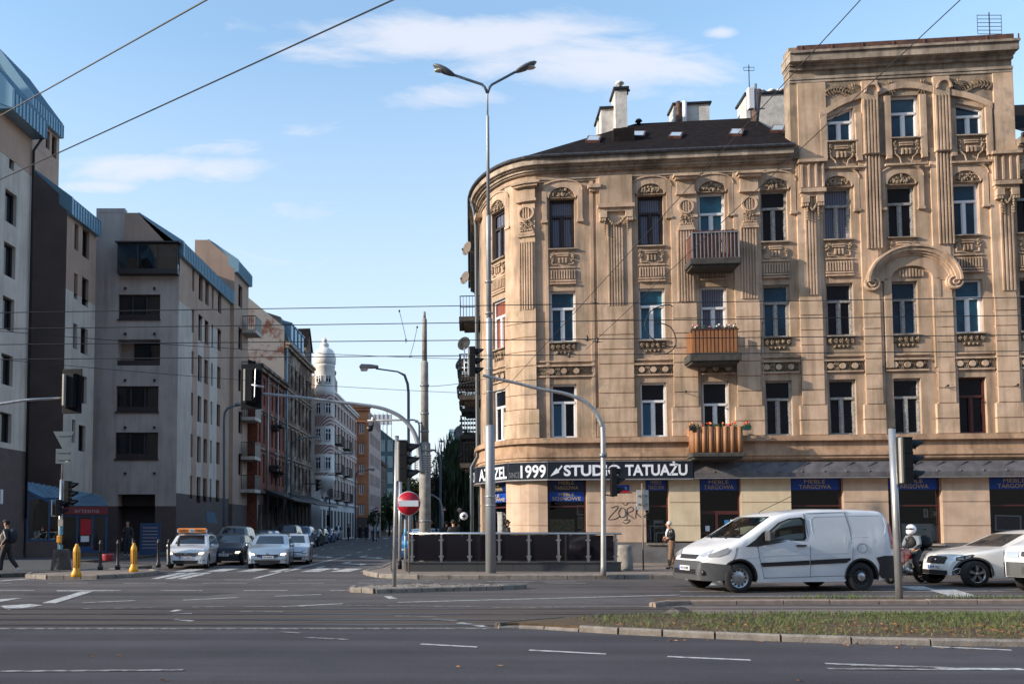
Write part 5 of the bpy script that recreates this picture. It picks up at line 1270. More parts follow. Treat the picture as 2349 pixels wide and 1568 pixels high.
# ---- block 1 (left edge): pale side wall, tan top band
P1 = (xs(0, 39.9)-.35, 39.9-3.3*0-.0); Yb = 42.0; X1 = xs(56, 42.0)
F1 = Sd((X1-tdir[0]/tdir[1]*3.2, 42.0-3.2)); L1 = 3.2/tdir[1]
zE1 = F1.inv(66, 313, .0)[1]
b1 = thing('apartment_block', 'pale apartment block with brown top band at the far left, dark drainpipe on its corner', 'building', F1(L1, 0, 0))
b1.location = (0, 0, 0)
hs = []; wl = []
for v0, v1 in ((440, 507), (560, 632), (683, 757), (813, 885), (945, 1018)):
 sa, za = F1.inv(8, v1-4); sb, zb = F1.inv(33, v0+6)
 s0, s1 = sorted((F1.inv(6, 700)[0], F1.inv(33, 700)[0])); hs.append((s0, s1, za, zb)); wl.append(((s0+s1)/2, s1-s0, za, zb))
s0, s1 = F1.inv(21, 380)[0], F1.inv(32, 380)[0]; hs.append((s0, s1, F1.inv(27, 390)[1], F1.inv(27, 325)[1])); wl.append(((s0+s1)/2, s1-s0, hs[-1][2], hs[-1][3]))
zt_, zm_ = F1.inv(67, 398)[1], F1.inv(57, 1035)[1]
for (a, b, m_) in ((zt_, zE1, 'render_tan'), (zm_, zt_, 'render_pale'), (0, zm_, 'render_base')):
 mb = MB(F1); wall_grid(mb, 0, L1, a, b, [h for h in hs if a <= h[2] < b], .35)
 if m_ == 'render_tan': mb.box(.0, L1, -.02, .015, a-.03, a)
 mb.fn = F1; q = [(0, 0), (L1, 0), (L1, -14), (0, -14)]
 mb.quad((L1, 0, a), (L1, -14, a), (L1, -14, b), (L1, 0, b)); mb.quad((0, 0, a), (0, -14, a), (0, -14, b), (0, 0, b)); mb.quad((0, -14, a), (L1, -14, a), (L1, -14, b), (0, -14, b))
 mb.build('wall', m_, b1, recalc=False)
for s, w, za, zb in wl: dwin(F1, b1, s, w, za, zb, mull=False)
mansard(b1, F1, -.0, L1, zE1, over=.7, run=1.6, height=3.6, back=10)
mb = MB(); g = [F1(L1-.05, .6, zE1+.1), F1(L1-.08, .12, zE1-.6), F1(L1-.08, .12, 2)]; mb.tube(g, .07, 8); mb.build('drainpipe', 'black_metal', b1)
q = MB(F1); q.box(F1.inv(0, 1130)[0], F1.inv(5, 1130)[0], .0, .05, F1.inv(3, 1155)[1], F1.inv(3, 1122)[1]); q.build('notice_panel', 'white_sign', b1)
mb = MB(); mb.box(-75, -31, 36, 48, 0, 34); mb.build('rear_wing', 'render_grey', b1)  # unseen mass added off-frame to keep low sun off the block fronts
# ---- block 1b: taller part set back behind
F1b = Sd((xs(119, 55.0)-tdir[0]/tdir[1]*4.0, 51.0)); L1b = 4.0/tdir[1]; zE = F1b.inv(144, 326)[1]
b1b = thing('apartment_block', 'taller tan apartment block with blue roof rising behind the far left block', 'building')
hs = []; wl = []
for ua, ub, va, vb in ((105, 114, 300, 342), (119, 130, 312, 362)):
 s0, s1 = F1b.inv(ua, 330)[0], F1b.inv(ub, 330)[0]; za, zb = F1b.inv((ua+ub)/2, vb)[1], F1b.inv((ua+ub)/2, va)[1]; hs.append((s0, s1, za, zb)); wl.append(((s0+s1)/2, s1-s0, za, zb))
mb = MB(F1b); wall_grid(mb, 0, L1b, 0, zE, hs, .3); mb.quad((L1b, 0, 0), (L1b, -14, 0), (L1b, -14, zE), (L1b, 0, zE)); mb.quad((0, 0, 0), (0, -14, 0), (0, -14, zE), (0, 0, zE)); mb.quad((0, -14, 0), (L1b, -14, 0), (L1b, -14, zE), (0, -14, zE)); mb.box(0, L1b, 0, .012, zE-1.9, zE-1.86)
mb.build('wall', 'render_tan', b1b, recalc=False)
for a in wl: dwin(F1b, b1b, *a, mull=False)
mansard(b1b, F1b, 0, L1b, zE, over=.25, run=2.2, height=4.2, back=9)
# ---- generic stepped block: dark or grey front face + banded side wall
def stepped(label, Yf, u_left, u_right, Ylen, v_eave, u_ev, bands, base_v, front_m, ztop_v, side_bands, side_wins, front_wins=(), name='apartment_block', run=2.2, height=2.9, mk=None, dark_base=True):
 X0, X1 = xs(u_left, Yf), xs(u_right, Yf); F = Frame((X0, Yf), (1, 0)); S = Sd((X1, Yf)); wF = X1-X0; L_ = Ylen/tdir[1]
 t = thing(name, label, 'building'); zE = S.inv(u_ev, v_eave)[1]; zT = F.inv((u_left+u_right)/2, ztop_v)[1]; height = zT-zE+.04
 zb = F.inv(u_right, base_v)[1]
 fh = []; fw = []
 for (ua, ub, va, vb, kind) in front_wins:
  s0, z1 = F.inv(ua, va); s1, z0 = F.inv(ub, vb); fh.append((s0, s1, max(z0, .0), z1, .9 if kind in ('loggia', 'gate') else .3)); fw.append((s0, s1, max(z0, .0), z1, kind))
 for a, b, m_ in ((zb, zE, front_m), (0, zb, 'render_base')):
  mb = MB(F); hh = []
  for h in fh:
   if h[2] < b and h[3] > a: hh.append((h[0], h[1], max(h[2], a), min(h[3], b), h[4]))
  wall_grid(mb, 0, wF, a, b, hh, .3)
  if a == zb: mb.prism([(0, zE), (wF, zE), (wF-.25, zE+.95) , (wF-run, zT), (0, zT)], -.25, 0)
  mb.quad((0, -15, a), (wF, -15, a), (wF, -15, b), (0, -15, b)) if False else None
  mb.build('wall', m_, t, recalc=False)
 for s0, s1, z0, z1, kind in fw:
  if kind == 'win': w = dwin(F, t, (s0+s1)/2, s1-s0, z0, z1)
  elif kind == 'wide':
   q = MB(F); w3 = (s1-s0)/3; q.box(s0, s1, -.25, -.15, z0, z0+.35); q.box(s0, s1, -.25, -.15, z1-.06, z1)
   for i in range(4): q.box(s0+w3*i-(.05 if i else 0), s0+w3*i+(.05 if i < 3 else 0), -.25, -.15, z0+.35, z1-.06)
   q.box(s0-.05, s1+.05, -.1, .10, z0-.05, z0+.02)
   w = q.build('window', 'frame_dark', t); q = MB(F); q.quad((s0, -.22, z0), (s1, -.22, z0), (s1, -.22, z1), (s0, -.22, z1)); q.build('pane', 'glass_left', w)
  elif kind == 'loggia':
   q = MB(F); q.quad((s0, -.9, z0), (s1, -.9, z0), (s1, -.9, z1), (s0, -.9, z1)); w = q.build('loggia', 'loggia', t, recalc=False)
   q = MB(F); c = s0+(s1-s0)*.3; q.box(c, s1-.1, -.9, -.85, z0+.3, z1-.05); q.build('pane', 'glass_left', w); q = MB(F); q.box(s0, s1, -.08, .0, z0, z0+.32); q.box(s0, s1, -.06, -.02, z0+.42, z0+.46); q.build('balustrade', 'frame_dark', w)
  elif kind == 'bay':
   q = MB(F); D = .55
   q.box(s0, s1, 0, D, z0-.08, z0+.22); q.prism([(-.1, z1+.02), (D+.15, z1-.05), (D+.15, z1+.03), (-.1, z1+.22)], s0-.12, s1+.12, 'x')
   for i in range(4): s = s0+.04+(s1-s0-.08)*i/3; q.box(s-.04, s+.04, D-.07, D-.005, z0+.22, z1-.04)
   q.box(s0, s1, D-.07, D-.004, z1-.13, z1-.045)
   w = q.build('glazed_bay', 'frame_dark', t); q = MB(F); q.box(s0+.02, s1-.02, D-.05, D-.035, z0+.22, z1-.13); q.box(s1-.045, s1-.03, .02, D-.07, z0+.22, z1-.13); q.build('pane', 'smoked_bay', w)
   q = MB(F); q.box(s0, s1, -.1, -.02, z0, z1); q.mi = 1; q.box(s0+1.35, s0+2.1, -.02, .03, z0+.1, z1-.3); q.mi = 2; q.box(s0+.4, s0+.6, .05, .15, z0+.25, z0+1.2); q.build('bay_interior', [mat('bay_wall', (.30,.24,.18), .9), 'glass_dark', 'wood_orange'], w)
  elif kind == 'gate':
   q = MB(F); q.quad((s0, -.9, z0), (s1, -.9, z0), (s1, -.9, z1), (s0, -.9, z1)); w = q.build('gateway', 'frame_dark', t, recalc=False)
 # side wall
 hs = []; wl = []
 for (ua, ub, va, vb) in side_wins:
  um = (ua+ub)/2; vm = (va+vb)/2; s0, s1 = S.inv(ua, vm)[0], S.inv(ub, vm)[0]; z1, z0 = S.inv(um, va)[1], S.inv(um, vb)[1]; hs.append((s0, s1, z0, z1)); wl.append(((s0+s1)/2, s1-s0, z0, z1))
 for (s_a, s_b, z_a, z_b, m_) in side_bands(S, L_, zE, zb):
  mb = MB(S); wall_grid(mb, s_a, s_b, z_a, z_b, [(max(h[0], s_a), min(h[1], s_b), max(h[2], z_a), min(h[3], z_b)) for h in hs if h[0] < s_b and h[1] > s_a and h[2] < z_b and h[3] > z_a], .25); mb.build('wall', m_, t, recalc=False)
 mb = MB(S); mb.quad((L_, 0, 0), (L_, -12, 0), (L_, -12, zE+1), (L_, 0, zE+1)); mb.fn = F; mb.quad((0, 0, 0), (0, -Ylen-1, 0), (0, -Ylen-1, zT), (0, 0, zT)); mb.quad((0, -.2, zT), (wF-run, -.2, zT), (wF-run, -Ylen, zT), (0, -Ylen, zT)); mb.build('wall', front_m, t, recalc=False)
 for a in wl: dwin(S, t, *a, mull=False)
 mansard(t, S, 0, L_, zE, over=.25, run=run, height=height, back=1)
 return t, F, S, zE, zT, wF, L_
m = thin_glass('smoked_bay', (.55,.6,.65), .05)
def sb2(S, L_, zE, zb):
 z1 = S.inv(180, 668+10)[1]; z2 = S.inv(180, 760)[1]
 return [(0, L_, z1, zE, 'render_tan'), (0, L_, zb, z1, 'render_pale'), (0, L_, 0, zb, 'render_base')]
sw = []
for r, (dv) in enumerate((515, 627, 740, 850, 962, 1074-1000+1000)):
 if r < 5: sw += [(172, 178, dv+(0 if r < 1 else 0), dv+58), (189, 203, dv+15, dv+72)]
sw = [(171,180,514,574),(189,205,527,592),(170,178,627,686),(188,203,638,702),(168,177,742,800),(185,201,752,812),(167,175,850,908),(183,199,862,925),(165,173,962,1015),(180,196,975,1035)]
stepped('apartment block with dark brown end wall and steep blue roof, second from the far left', 46.5, 30, 141, 3.7, 492, 155, None, 1170, 'render_brown', 391, sb2, sw, (), run=1.9, height=3.05)
def sb3(S, L_, zE, zb):
 zt = S.inv(412, 690)[1]; z2 = S.inv(405, 905)[1]; c = [S.inv(u, 900)[0] for u in (440, 452, 466, 480, 498, 512)]
 out = [(0, L_, zt, zE, 'render_tan')]
 cs = [0]+c+[L_]; cols_ = ['render_pale', 'render_tan', 'render_pale', 'render_tan', 'render_pale', 'render_tan', 'render_tan']
 for i in range(len(cs)-1): out.append((cs[i], cs[i+1], zb+.8, zt, cols_[i]))
 out.append((0, L_, 0, zb+.8, 'render_base')); return out
sw = []
base = [(441, 446, 615, 668), (456, 465, 630, 690), (471, 479, 645, 700), (486, 490, 655, 708), (500, 508, 668, 718)]
for r in range(6):
 for i, (ua, ub, va, vb) in enumerate(base):
  um = (ua+ub)/2; k = (1208-va)/593*593; sc_ = (1208-va)/(1208-615)
  dv = r*95*sc_; dv2 = dv
  sw.append((ua-r*1.0, ub-r*1.0, va+dv, vb+dv-(vb-va)*.0))
fr = [(276, 412, 562, 630, 'bay'), (272, 367, 675, 733, 'wide'), (270, 367, 778, 838, 'loggia'), (267, 363, 885, 945, 'wide'), (265, 362, 991, 1053, 'wide'), (270, 354, 1133, 1275, 'gate')]
t3, F3, S3, zE3, zT3, wF3, L3 = stepped('grey apartment block with glazed top balcony and stacked wide windows', 52.0, 209, 404, 11.3, 590, 413, None, 1160, 'render_grey', 488, sb3, sw, fr, run=2.6, height=3.0)
# tan upper strip of block 3 and its raised parapet
mb = MB(F3); s0 = F3.inv(286, 520)[0]; mb.prism([(s0, F3.inv(300, 562)[1]), (wF3-.01, F3.inv(300, 562)[1]), (wF3-.02, zE3), (wF3-.28, zE3+.93), (wF3-2.6, zT3-.01), (s0, zT3-.01)], .001, .02); mb.build('wall', 'render_tan', t3)
mb = MB(F3); mb.box(0, s0, -.5, .01, zT3, zT3+.28); mb.build('parapet', 'render_grey', t3)
mb = MB(F3)
for v in (662, 766, 872, 980, 1085):
 for u in (288, 355): s, z = F3.inv(u, v); mb.cbox(F3(s, .09, z), (.12, .2, .12)) if False else mb.box(s-.06, s+.06, 0, .16, z-.06, z+.06)
mb.build('wall_lamp', 'black_metal', t3)
def sb4(S, L_, zE, zb): return [(0, L_, zb, zE, 'render_tan'), (0, L_, 0, zb, 'render_base')]
sw = [(547, 556, v, v+50) for v in (655, 752, 848, 944, 1040)]
t4, F4, S4, zE4, zT4, wF4, L4 = stepped('tan apartment block with stacked corner balconies beside the brick ruin', 63.3, 440, 533, 4.1, 628, 542, None, 1155, 'render_tan', 550, sb4, sw, (), run=2.0, height=3.0)
for i, v in enumerate((745, 850, 945, 1035+0, 1110)):
 s = L4-1.9; z = S4.inv(556, v+12)[1]; mb = MB(S4); mb.box(s, s+1.85, 0, 1.1, z-.25, z); b = mb.build('balcony', 'render_pale', t4)
 q = MB(S4)
 for k in range(7): q.box(s+.02, s+.05, .06+.17*k, .09+.17*k, z, z+1.05)
 q.box(s, s+.06, .02, 1.1, z+1.05, z+1.1); q.box(s, s+1.85, 1.06, 1.1, z+1.0, z+1.1); q.box(s+.06, s+1.85, 1.06, 1.09, z, z+.95); q.build('railing', 'black_metal', b)
# ---- blue glazed shop in the corner between blocks 1 and 3
sh = thing('corner_shop', 'blue framed glass shop with lean-to blue roof and dark red fascia', 'shop')
ya = 43.6; A = lambda u, v, Y: AT(u, v, Y)
mb = MB(); r_ = [AT(60, 1112, 42.3), AT(250, 1160, 44.2), AT(195, 1160, 44.0)]
hi = [AT(62, 1104, 42.6), AT(212, 1132, 46.3), AT(232, 1136, 50.0)]; lo = [AT(62, 1124, 42.3), AT(140, 1160, 43.2), AT(247, 1160, 44.0)]
mb.quad(hi[0], hi[1], lo[1], lo[0]); mb.quad(hi[1], hi[2], lo[2], lo[1]);
for p, q_ in ((hi[0], lo[0]),): pass
rs = mb.build('roof', 'roof_blue', sh, recalc=False)
mb = MB()
for a, b, c, d in ((hi[0], hi[1], lo[0], lo[1]), (hi[1], hi[2], lo[1], lo[2])):
 for i in range(13): t_ = i/12; mb.tube([a.lerp(b, t_)+Vector((0,-.01,.03)), c.lerp(d, t_)+Vector((0,-.01,.03))], .02, 4)
mb.build('roof_rib', 'roof_trim', rs)
F_a = Frame((lo[0].x, lo[0].y), (lo[1].x-lo[0].x, lo[1].y-lo[0].y)); La = (lo[1]-lo[0]).xy.length; F_b = Frame((lo[1].x, lo[1].y), (lo[2].x-lo[1].x, lo[2].y-lo[1].y)); Lb = (lo[2]-lo[1]).xy.length
mat('shop_blue', (.012,.06,.17), .5); mat('fascia_red', (.16,.018,.025), .6); mat('shop_in', (.05,.05,.055), .9)
mb = MB(F_a); zt = lo[0].z
for s in (0, La*.62, La-.08): mb.box(s, s+.09, -.05, .05, .9, zt-(zt-lo[1].z)*s/La)
mb.box(0, La, -.04, .04, .9, 1.0); mb.box(0, La, -.04, .04, 3.0, 3.08); mb.prism([(0, lo[0].z-.12), (La, lo[1].z-.12), (La, lo[1].z), (0, lo[0].z)], -.04, .06); mb.fn = F_b
for s in (0, Lb*.33, Lb*.66, Lb-.09): mb.box(s, s+.09, -.05, .05, .3, lo[1].z-.05)
mb.box(0, Lb, -.04, .04, .3, .42); mb.box(0, Lb, -.04, .04, 2.12, 2.2); mb.box(Lb*.33+.09, Lb*.66, -.03, .03, .42, .62); mb.build('frame', 'shop_blue', sh)
mb = MB(F_a); mb.prism([(0, 1.0), (La, 1.0), (La, lo[1].z-.1), (0, lo[0].z-.1)], -.01, 0); mb.fn = F_b; mb.box(0, Lb, -.01, 0, .42, lo[1].z-.1); mb.build('pane', 'shop_glass', sh)
mb = MB(F_a); mb.box(0, La, -.3, .03, 0, .9); mb.fn = F_b; mb.box(0, Lb, -.2, .03, 0, .3); mb.build('shop_plinth', 'render_base', sh)
mb = MB(F_b); mb.box(-.1, Lb, .04, .16, 2.24, 2.64); mb.mi = 1; add_text(mb, 'arizena', .24, lambda x, y: (Lb*.55+x, .17, 2.33+y), width=1.2); mb.build('fascia', ['fascia_red', mat('letter_dim', (.35,.25,.26), .7)], sh, recalc=False)
mb = MB(F_b); mb.box(Lb*.42, Lb*.42+.5, .06, .07, 1.2, 2.0); mb.mi = 1; mb.box(Lb*.43, Lb*.43+.4, .06, .07, .85, 1.15); mb.build('poster', ['red_sign', 'white_sign'], sh)
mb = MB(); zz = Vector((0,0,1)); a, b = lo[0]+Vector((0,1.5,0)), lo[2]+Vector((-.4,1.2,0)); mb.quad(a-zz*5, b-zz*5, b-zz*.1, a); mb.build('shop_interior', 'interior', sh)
t = thing('shop_mannequin', 'mannequin in a long dark coat inside the blue framed corner shop', 'mannequin', AT(84, 1247, 43.2)); t.location.z = 1.0
mb = MB(); mb.lathe([(.20, .45), (.27, .6), (.24, 1.0), (.26, 1.35), (.20, 1.6), (.07, 1.68), (.06, 1.75)], n=12); mb.build('coat', 'black_plastic', t); mb = MB(); mb.tube([(-.09,0,0),(-.09,0,.5)], .055, 8); mb.tube([(.09,0,0),(.09,0,.5)], .055, 8); mb.build('leg', 'white_pvc', t)
# ================================================================ side street houses further back
LX = lambda Y: -16.9+.1069*Y
def brickmat(name, c1, c2, c3, sc=1.0, soft=(.35,.62)):
 """weathered brickwork: bricks with patches of lost plaster"""
 m = bpy.data.materials.new(name); m.use_nodes = True; t = m.node_tree; N = t.nodes; L = t.links; b = N['Principled BSDF']; b.inputs['Roughness'].default_value = .95
 g = N.new('ShaderNodeNewGeometry'); sp = N.new('ShaderNodeSeparateXYZ'); L.new(g.outputs['Position'], sp.inputs[0]); cb = N.new('ShaderNodeCombineXYZ'); ad = N.new('ShaderNodeMath'); ad.operation = 'ADD'; L.new(sp.outputs[0], ad.inputs[0]); L.new(sp.outputs[1], ad.inputs[1]); L.new(ad.outputs[0], cb.inputs[0]); L.new(sp.outputs[2], cb.inputs[1])
 br = N.new('ShaderNodeTexBrick'); br.inputs['Scale'].default_value = 2.2*sc; br.inputs['Color1'].default_value = (*c1, 1); br.inputs['Color2'].default_value = (*c2, 1); br.inputs['Mortar'].default_value = (.12,.10,.09, 1); br.inputs['Mortar Size'].default_value = .02; L.new(cb.outputs[0], br.inputs[0])
 no = N.new('ShaderNodeTexNoise'); no.inputs['Scale'].default_value = .55; no.inputs['Detail'].default_value = 9; no.inputs['Roughness'].default_value = .68; L.new(g.outputs['Position'], no.inputs[0])
 r = N.new('ShaderNodeMapRange'); r.inputs[1].default_value = soft[0]; r.inputs[2].default_value = soft[1]; L.new(no.outputs[0], r.inputs[0])
 mi = N.new('ShaderNodeMix'); mi.data_type = 'RGBA'; mi.inputs[7].default_value = (*c3, 1); L.new(r.outputs[0], mi.inputs[0]); L.new(br.outputs[0], mi.inputs[6]); L.new(mi.outputs[2], b.inputs['Base Color']); MATS[name] = m
brickmat('brick_red', (.34,.085,.045), (.20,.05,.03), (.11,.05,.035), soft=(.46,.66))
brickmat('brick_dark', (.14,.07,.045), (.09,.05,.04), (.34,.28,.21), soft=(.50,.60))
brickmat('gable_mix', (.26,.10,.06), (.17,.07,.05), (.36,.33,.31), soft=(.40,.48))
def street_house(name, label, Y0, Y1, zE, m, nwin, rows, ww=.95, fm='frame_dark', gm='glass_left', zb=4.2, base_m=None, frame=True, xoff=0, win_m=None, z0=0, hood=None, ledge=True):
 S = Sd((LX(Y0)+xoff, Y0)); L_ = (Y1-Y0)/tdir[1]; t = thing(name, label, 'building'); hs = []
 for r0, h in rows:
  for i in range(nwin): s = L_*(i+.5)/nwin; hs.append((s-ww/2, s+ww/2, r0, r0+h))
 mb = MB(S); wall_grid(mb, 0, L_, zb, zE, hs, .25); mb.quad((0,0,0),(0,-10,0),(0,-10,zE),(0,0,zE)); mb.quad((L_,0,0),(L_,-10,0),(L_,-10,zE),(L_,0,zE)); mb.build('wall', m, t, recalc=False)
 mb = MB(S); mb.quad((0,0,0),(L_,0,0),(L_,0,zb),(0,0,zb)); n = nwin
 wgl = mb.build('ground_floor_wall', base_m or m, t, recalc=False)
 mb = MB(S)
 for i in range(nwin): s = L_*(i+.5)/nwin; mb.box(s-ww*.65, s+ww*.65, .01, .05, .2, zb-1.0)
 mb.build('shop_front', 'frame_dark', t)
 for h in hs:
  w = window(S, t, (h[0]+h[1])/2, ww, h[2], h[3], fm, gm, transom=.66, sill=False, fw=.08)
 mb = MB(S)
 mb.box(-.15, L_+.05, 0, .45, zE-.02, zE+.22); mb.box(-.05, L_+.05, 0, .28, zE-.30, zE-.023)
 if ledge:
  mb.box(-.02, L_+.02, 0, .22, zb-.1, zb+.15)
  for r0, h in rows[1:]: mb.box(0, L_, 0, .10, r0-.55, r0-.40)
 mb.build('cornice', hood or m, t)
 mb = MB(S);
 if hood:
  for h in hs: mb.box(h[0]-.12, h[1]+.12, 0, .12, h[3]+.08, h[3]+.24)
  mb.build('window_hood', hood, t)
 return t, S, L_
# brick ruin
tr, Sr, Lr = street_house('brick_ruin', 'derelict red brick tenement with boarded tall windows and rusty bare walls', 67.6, 77.6, 14.4, 'brick_red', 7, [(5.2, 2.1), (8.4, 2.2), (11.5, 2.0)], ww=.55, zb=4.4, base_m='brick_dark', hood='brick_dark')
mb = MB(Sr); zz = 14.6; mb.quad((0,.3,zz),(Lr,.3,zz),(Lr,-4,zz+1.4),(0,-4,zz+1.4)); mb.build('roof', 'roof_felt', tr, recalc=False)
for s in (Lr*.30, Lr*.66):
 mb = MB(); mb.tube([Sr(s, .12, 14.2), Sr(s, .12, .3)], .07, 6); mb.build('drainpipe', 'galv', tr)
for s, z in ((4.6, 10.1), (3.6, 6.6), (5.4, 6.2)):
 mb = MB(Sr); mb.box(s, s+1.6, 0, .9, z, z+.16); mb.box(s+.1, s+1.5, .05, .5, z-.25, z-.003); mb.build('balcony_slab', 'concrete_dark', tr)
mb = MB(Sr); mb.prism([(.02, 4.3), (2.6, 3.7), (2.6, 3.8), (.02, 4.7)], 2.0, Lr, 'x'); mb.build('awning', 'black_metal', tr)
td, Sd_, Ld = street_house('ruined_tenement', 'tall decaying tenement with stripped plaster, pale gable and blue-grey attic', 77.65, 90.6, 18.3, 'brick_dark', 7, [(5.2, 2.2), (8.4, 2.2), (11.6, 2.2), (14.8, 1.8)], ww=.8, zb=4.6, base_m='brick_dark', hood='plaster_dirty')
mb = MB(Sd_); mb.prism([(.02, 4.4), (2.8, 3.6), (2.8, 3.7), (.02, 4.8)], .5, Ld, 'x'); mb.build('awning', 'black_metal', td)
mb = MB(); g = lambda u, v: AT(u, v, 77.6); gp_ = [g(652,1210), g(652,748), g(640,740), g(571,683), g(540,690), g(520,1210)]
mb.quad(*gp_); mb.quad(*[p+Vector((0,12,0)) for p in gp_]); mb.build('gable_wall', 'gable_mix', td, recalc=False)
mb = MB(Sd_); zz = 18.5; mb.quad((0,.4,zz),(Ld*.62,.4,zz),(Ld*.62,-.5,zz+2.4),(0,-.5,zz+2.4)); mb.quad((0,-.5,zz+2.4),(Ld,-.5,zz+2.4),(Ld,-4,zz+3.6),(0,-4,zz+3.6)); mb.quad((Ld*.62,.4,zz),(Ld,.4,zz),(Ld,-1,zz+1.5),(Ld*.62,-1,zz+1.5)); r_ = mb.build('roof', 'roof_blue', td, recalc=False)
for i in range(4): mb = MB(Sd_); s = .8+1.7*i; mb.box(s, s+.9, -.3, .35, zz+.4, zz+1.9); mb.prism([(-.6, zz+1.9), (.45, zz+1.9), (.45, zz+2.0), (-.6, zz+2.3)], s-.1, s+1.0, 'x'); mb.build('dormer', 'roof_trim', r_)
mb = MB(Sd_); s = Ld*.68; mb.prism([(s, zz-.2), (s+3.2, zz-.2), (s+3.2, zz+1.6), (s+1.6, zz+3.6), (s, zz+1.6)], -2.5, .15); mb.build('dormer', 'brick_dark', r_); mb = MB(Sd_); mb.prism([(s-.15, zz+1.55), (s+1.6, zz+3.75), (s+3.35, zz+1.55), (s+3.2, zz+1.5), (s+1.6, zz+3.5), (s, zz+1.5)], -2.5, .3); mb.build('dormer_roof', 'roof_felt', r_)
mb = MB(); mb.tube([Sd_(.1, .15, 18.2), Sd_(.1, .15, 4.8)], .09, 6); mb.build('drainpipe', 'roof_trim', td)
# white tenement with round turret
mat('stucco_white', (.86,.82,.79), .85, col2=(.76,.72,.69), vscale=.8, streak=.15); mat('stucco_pink', (.56,.42,.37), .9, col2=(.44,.32,.28), vscale=.8, streak=.3)
stripes('stripe_brick', (.26,.10,.085), (.56,.50,.47), scale=1.6, width=.5, direction='DIAGONAL', rot=(0, PI/2, 0))
tw, Sw, Lw = street_house('turret_tenement', 'long pinkish white tenement with round domed corner turret and red diagonal brick stripes', 92.0, 126.5, 18.0, 'stucco_pink', 13, [(5.3, 2.1), (8.7, 2.2), (12.1, 2.2), (15.3, 1.6)], ww=1.1, zb=4.6, base_m='stucco_white', hood='stucco_white')
mb = MB(Sw); mb.quad((0,.3,18.2),(Lw,.3,18.2),(Lw,-3,21.5),(0,-3,21.5)); mb.quad((Lw,.3,18.2),(Lw,-3,21.5),(Lw,-9,21.5),(Lw,-9,18)); mb.quad((0,.3,18.2),(0,-3,21.5),(0,-9,21.5),(0,-9,18)); mb.build('roof', 'stucco_pink', tw, recalc=False)
mb = MB(); a, b = AT(700, 1208, 92.0), AT(722, 1208, 92.0); mb.box(a.x-3, b.x+.6, 92.0-.05, 92.1, 0, 15.5); mb.build('wall', 'stucco_white', tw)
pc = AT(743, 1208, 92.5); cx, cy = pc.x, pc.y
zf = lambda v: AT(743, v, 92.5).z
mb = MB(); R0 = 1.12; mb.lathe([(.06, zf(1146)), (.14, zf(1136)), (.12, zf(1130)), (.35, zf(1126)), (.75, zf(1118)), (R0, zf(1104)), (R0+.07, zf(1100)), (R0+.07, zf(1094)), (R0, zf(1092)), (R0, zf(907)), (R0+.07, zf(905)), (R0+.07, zf(895)), (R0, zf(893)), (R0, zf(845)), (R0+.05, zf(843)), (R0+.05, zf(838)), (R0, zf(837))], (cx, cy, 0), 28); tu = mb.build('turret', 'stucco_white', tw)
mb = MB(); mb.lathe([(R0+.02, zf(838)), (R0+.12, zf(834)), (R0+.14, zf(822)), (R0+.02, zf(812)), (R0*.85, zf(804)), (R0*.55, zf(799)), (R0*.36, zf(797)), (R0*.46, zf(793)), (R0*.40, zf(788)), (.22, zf(785)), (.30, zf(783)), (.26, zf(778)), (.12, zf(776)), (.10, zf(774))], (cx, cy, 0), 28); mb.build('dome', 'stucco_white', tu)
mb = MB()
for v0, v1 in ((920, 908), (979, 956), (1042, 1021), (1091, 1084)): mb.lathe([(R0+.012, zf(v0)), (R0+.012, zf(v1))], (cx, cy, 0), 28, cap=False)
mb.build('stripe_band', 'stripe_brick', tu)
for v1, v0 in ((864, 881), (925, 952), (984, 1013), (1048, 1077)):
 for a in (-PI/2-.50, -PI/2+.42):
  q = lambda x, d, z: Vector((cx+(R0+.0+d)*math.cos(a)-x*math.sin(a), cy+(R0+d)*math.sin(a)+x*math.cos(a), z)); mb = MB(q); w = .34; z0, z1 = zf(v0), zf(v1)
  for e_ in ((-w, -w+.08), (w-.08, w), (-.04, .04)): mb.box(e_[0], e_[1], -.02, .09, z0, z1)
  mb.box(-w, w, -.02, .08, z1-.1, z1); mb.box(-w, w, -.02, .10, z0, z0+.08); mb.box(-w, w, -.02, .08, z0+(z1-z0)*.62, z0+(z1-z0)*.62+.08); w_ = mb.build('window', 'white_pvc', tu); mb = MB(q); mb.box(-w, w, -.02, .05, z0, z1); mb.build('pane', 'glass_dark', w_)
for s, z in ((6.5, 8.4), (14, 8.4), (21, 8.4), (6.5, 12.0), (14, 12.0), (21, 12), (5, 5.0), (14, 5.0), (22, 5.0)):
 mb = MB(Sw); mb.box(s, s+2.6, 0, .9, z-.18, z); b_ = mb.build('balcony', 'concrete_dark', tw); q = MB(Sw)
 for k in range(8): q.box(s+.02, s+.05, .06+.11*k, .09+.11*k, z, z+1.0)
 for k in range(18): q.box(s+.04+.148*k, s+.07+.148*k, .85, .88, z, z+1.0)
 q.box(s, s+2.6, .83, .90, z+1.0, z+1.06); q.box(s, s+.07, 0, .9, z+1.0, z+1.06); q.build('railing', 'black_metal', b_)
mb = MB(Sw); mb.box(8.5, 15, -.4, .2, 18.2, 19.9); mb.prism([(9.3, 19.9), (14.2, 19.9), (11.8, 20.9)], -.4, .2); mb.build('attic', 'stucco_pink', tw)
for du, zz_ in ((775, 0), (781, 0)):
 P = Sw(10 if du < 780 else 13.4, -.1, 20.8); mb = MB(); mb.lathe([(.25, 0), (.18, .25), (.38, .6), (.42, .9), (.2, 1.2), (.12, 1.3), (.2, 1.5), (.02, 1.7)], (P.x, P.y, P.z-.9), 10); mb.build('roof_urn', 'plaster_dirty', tw)
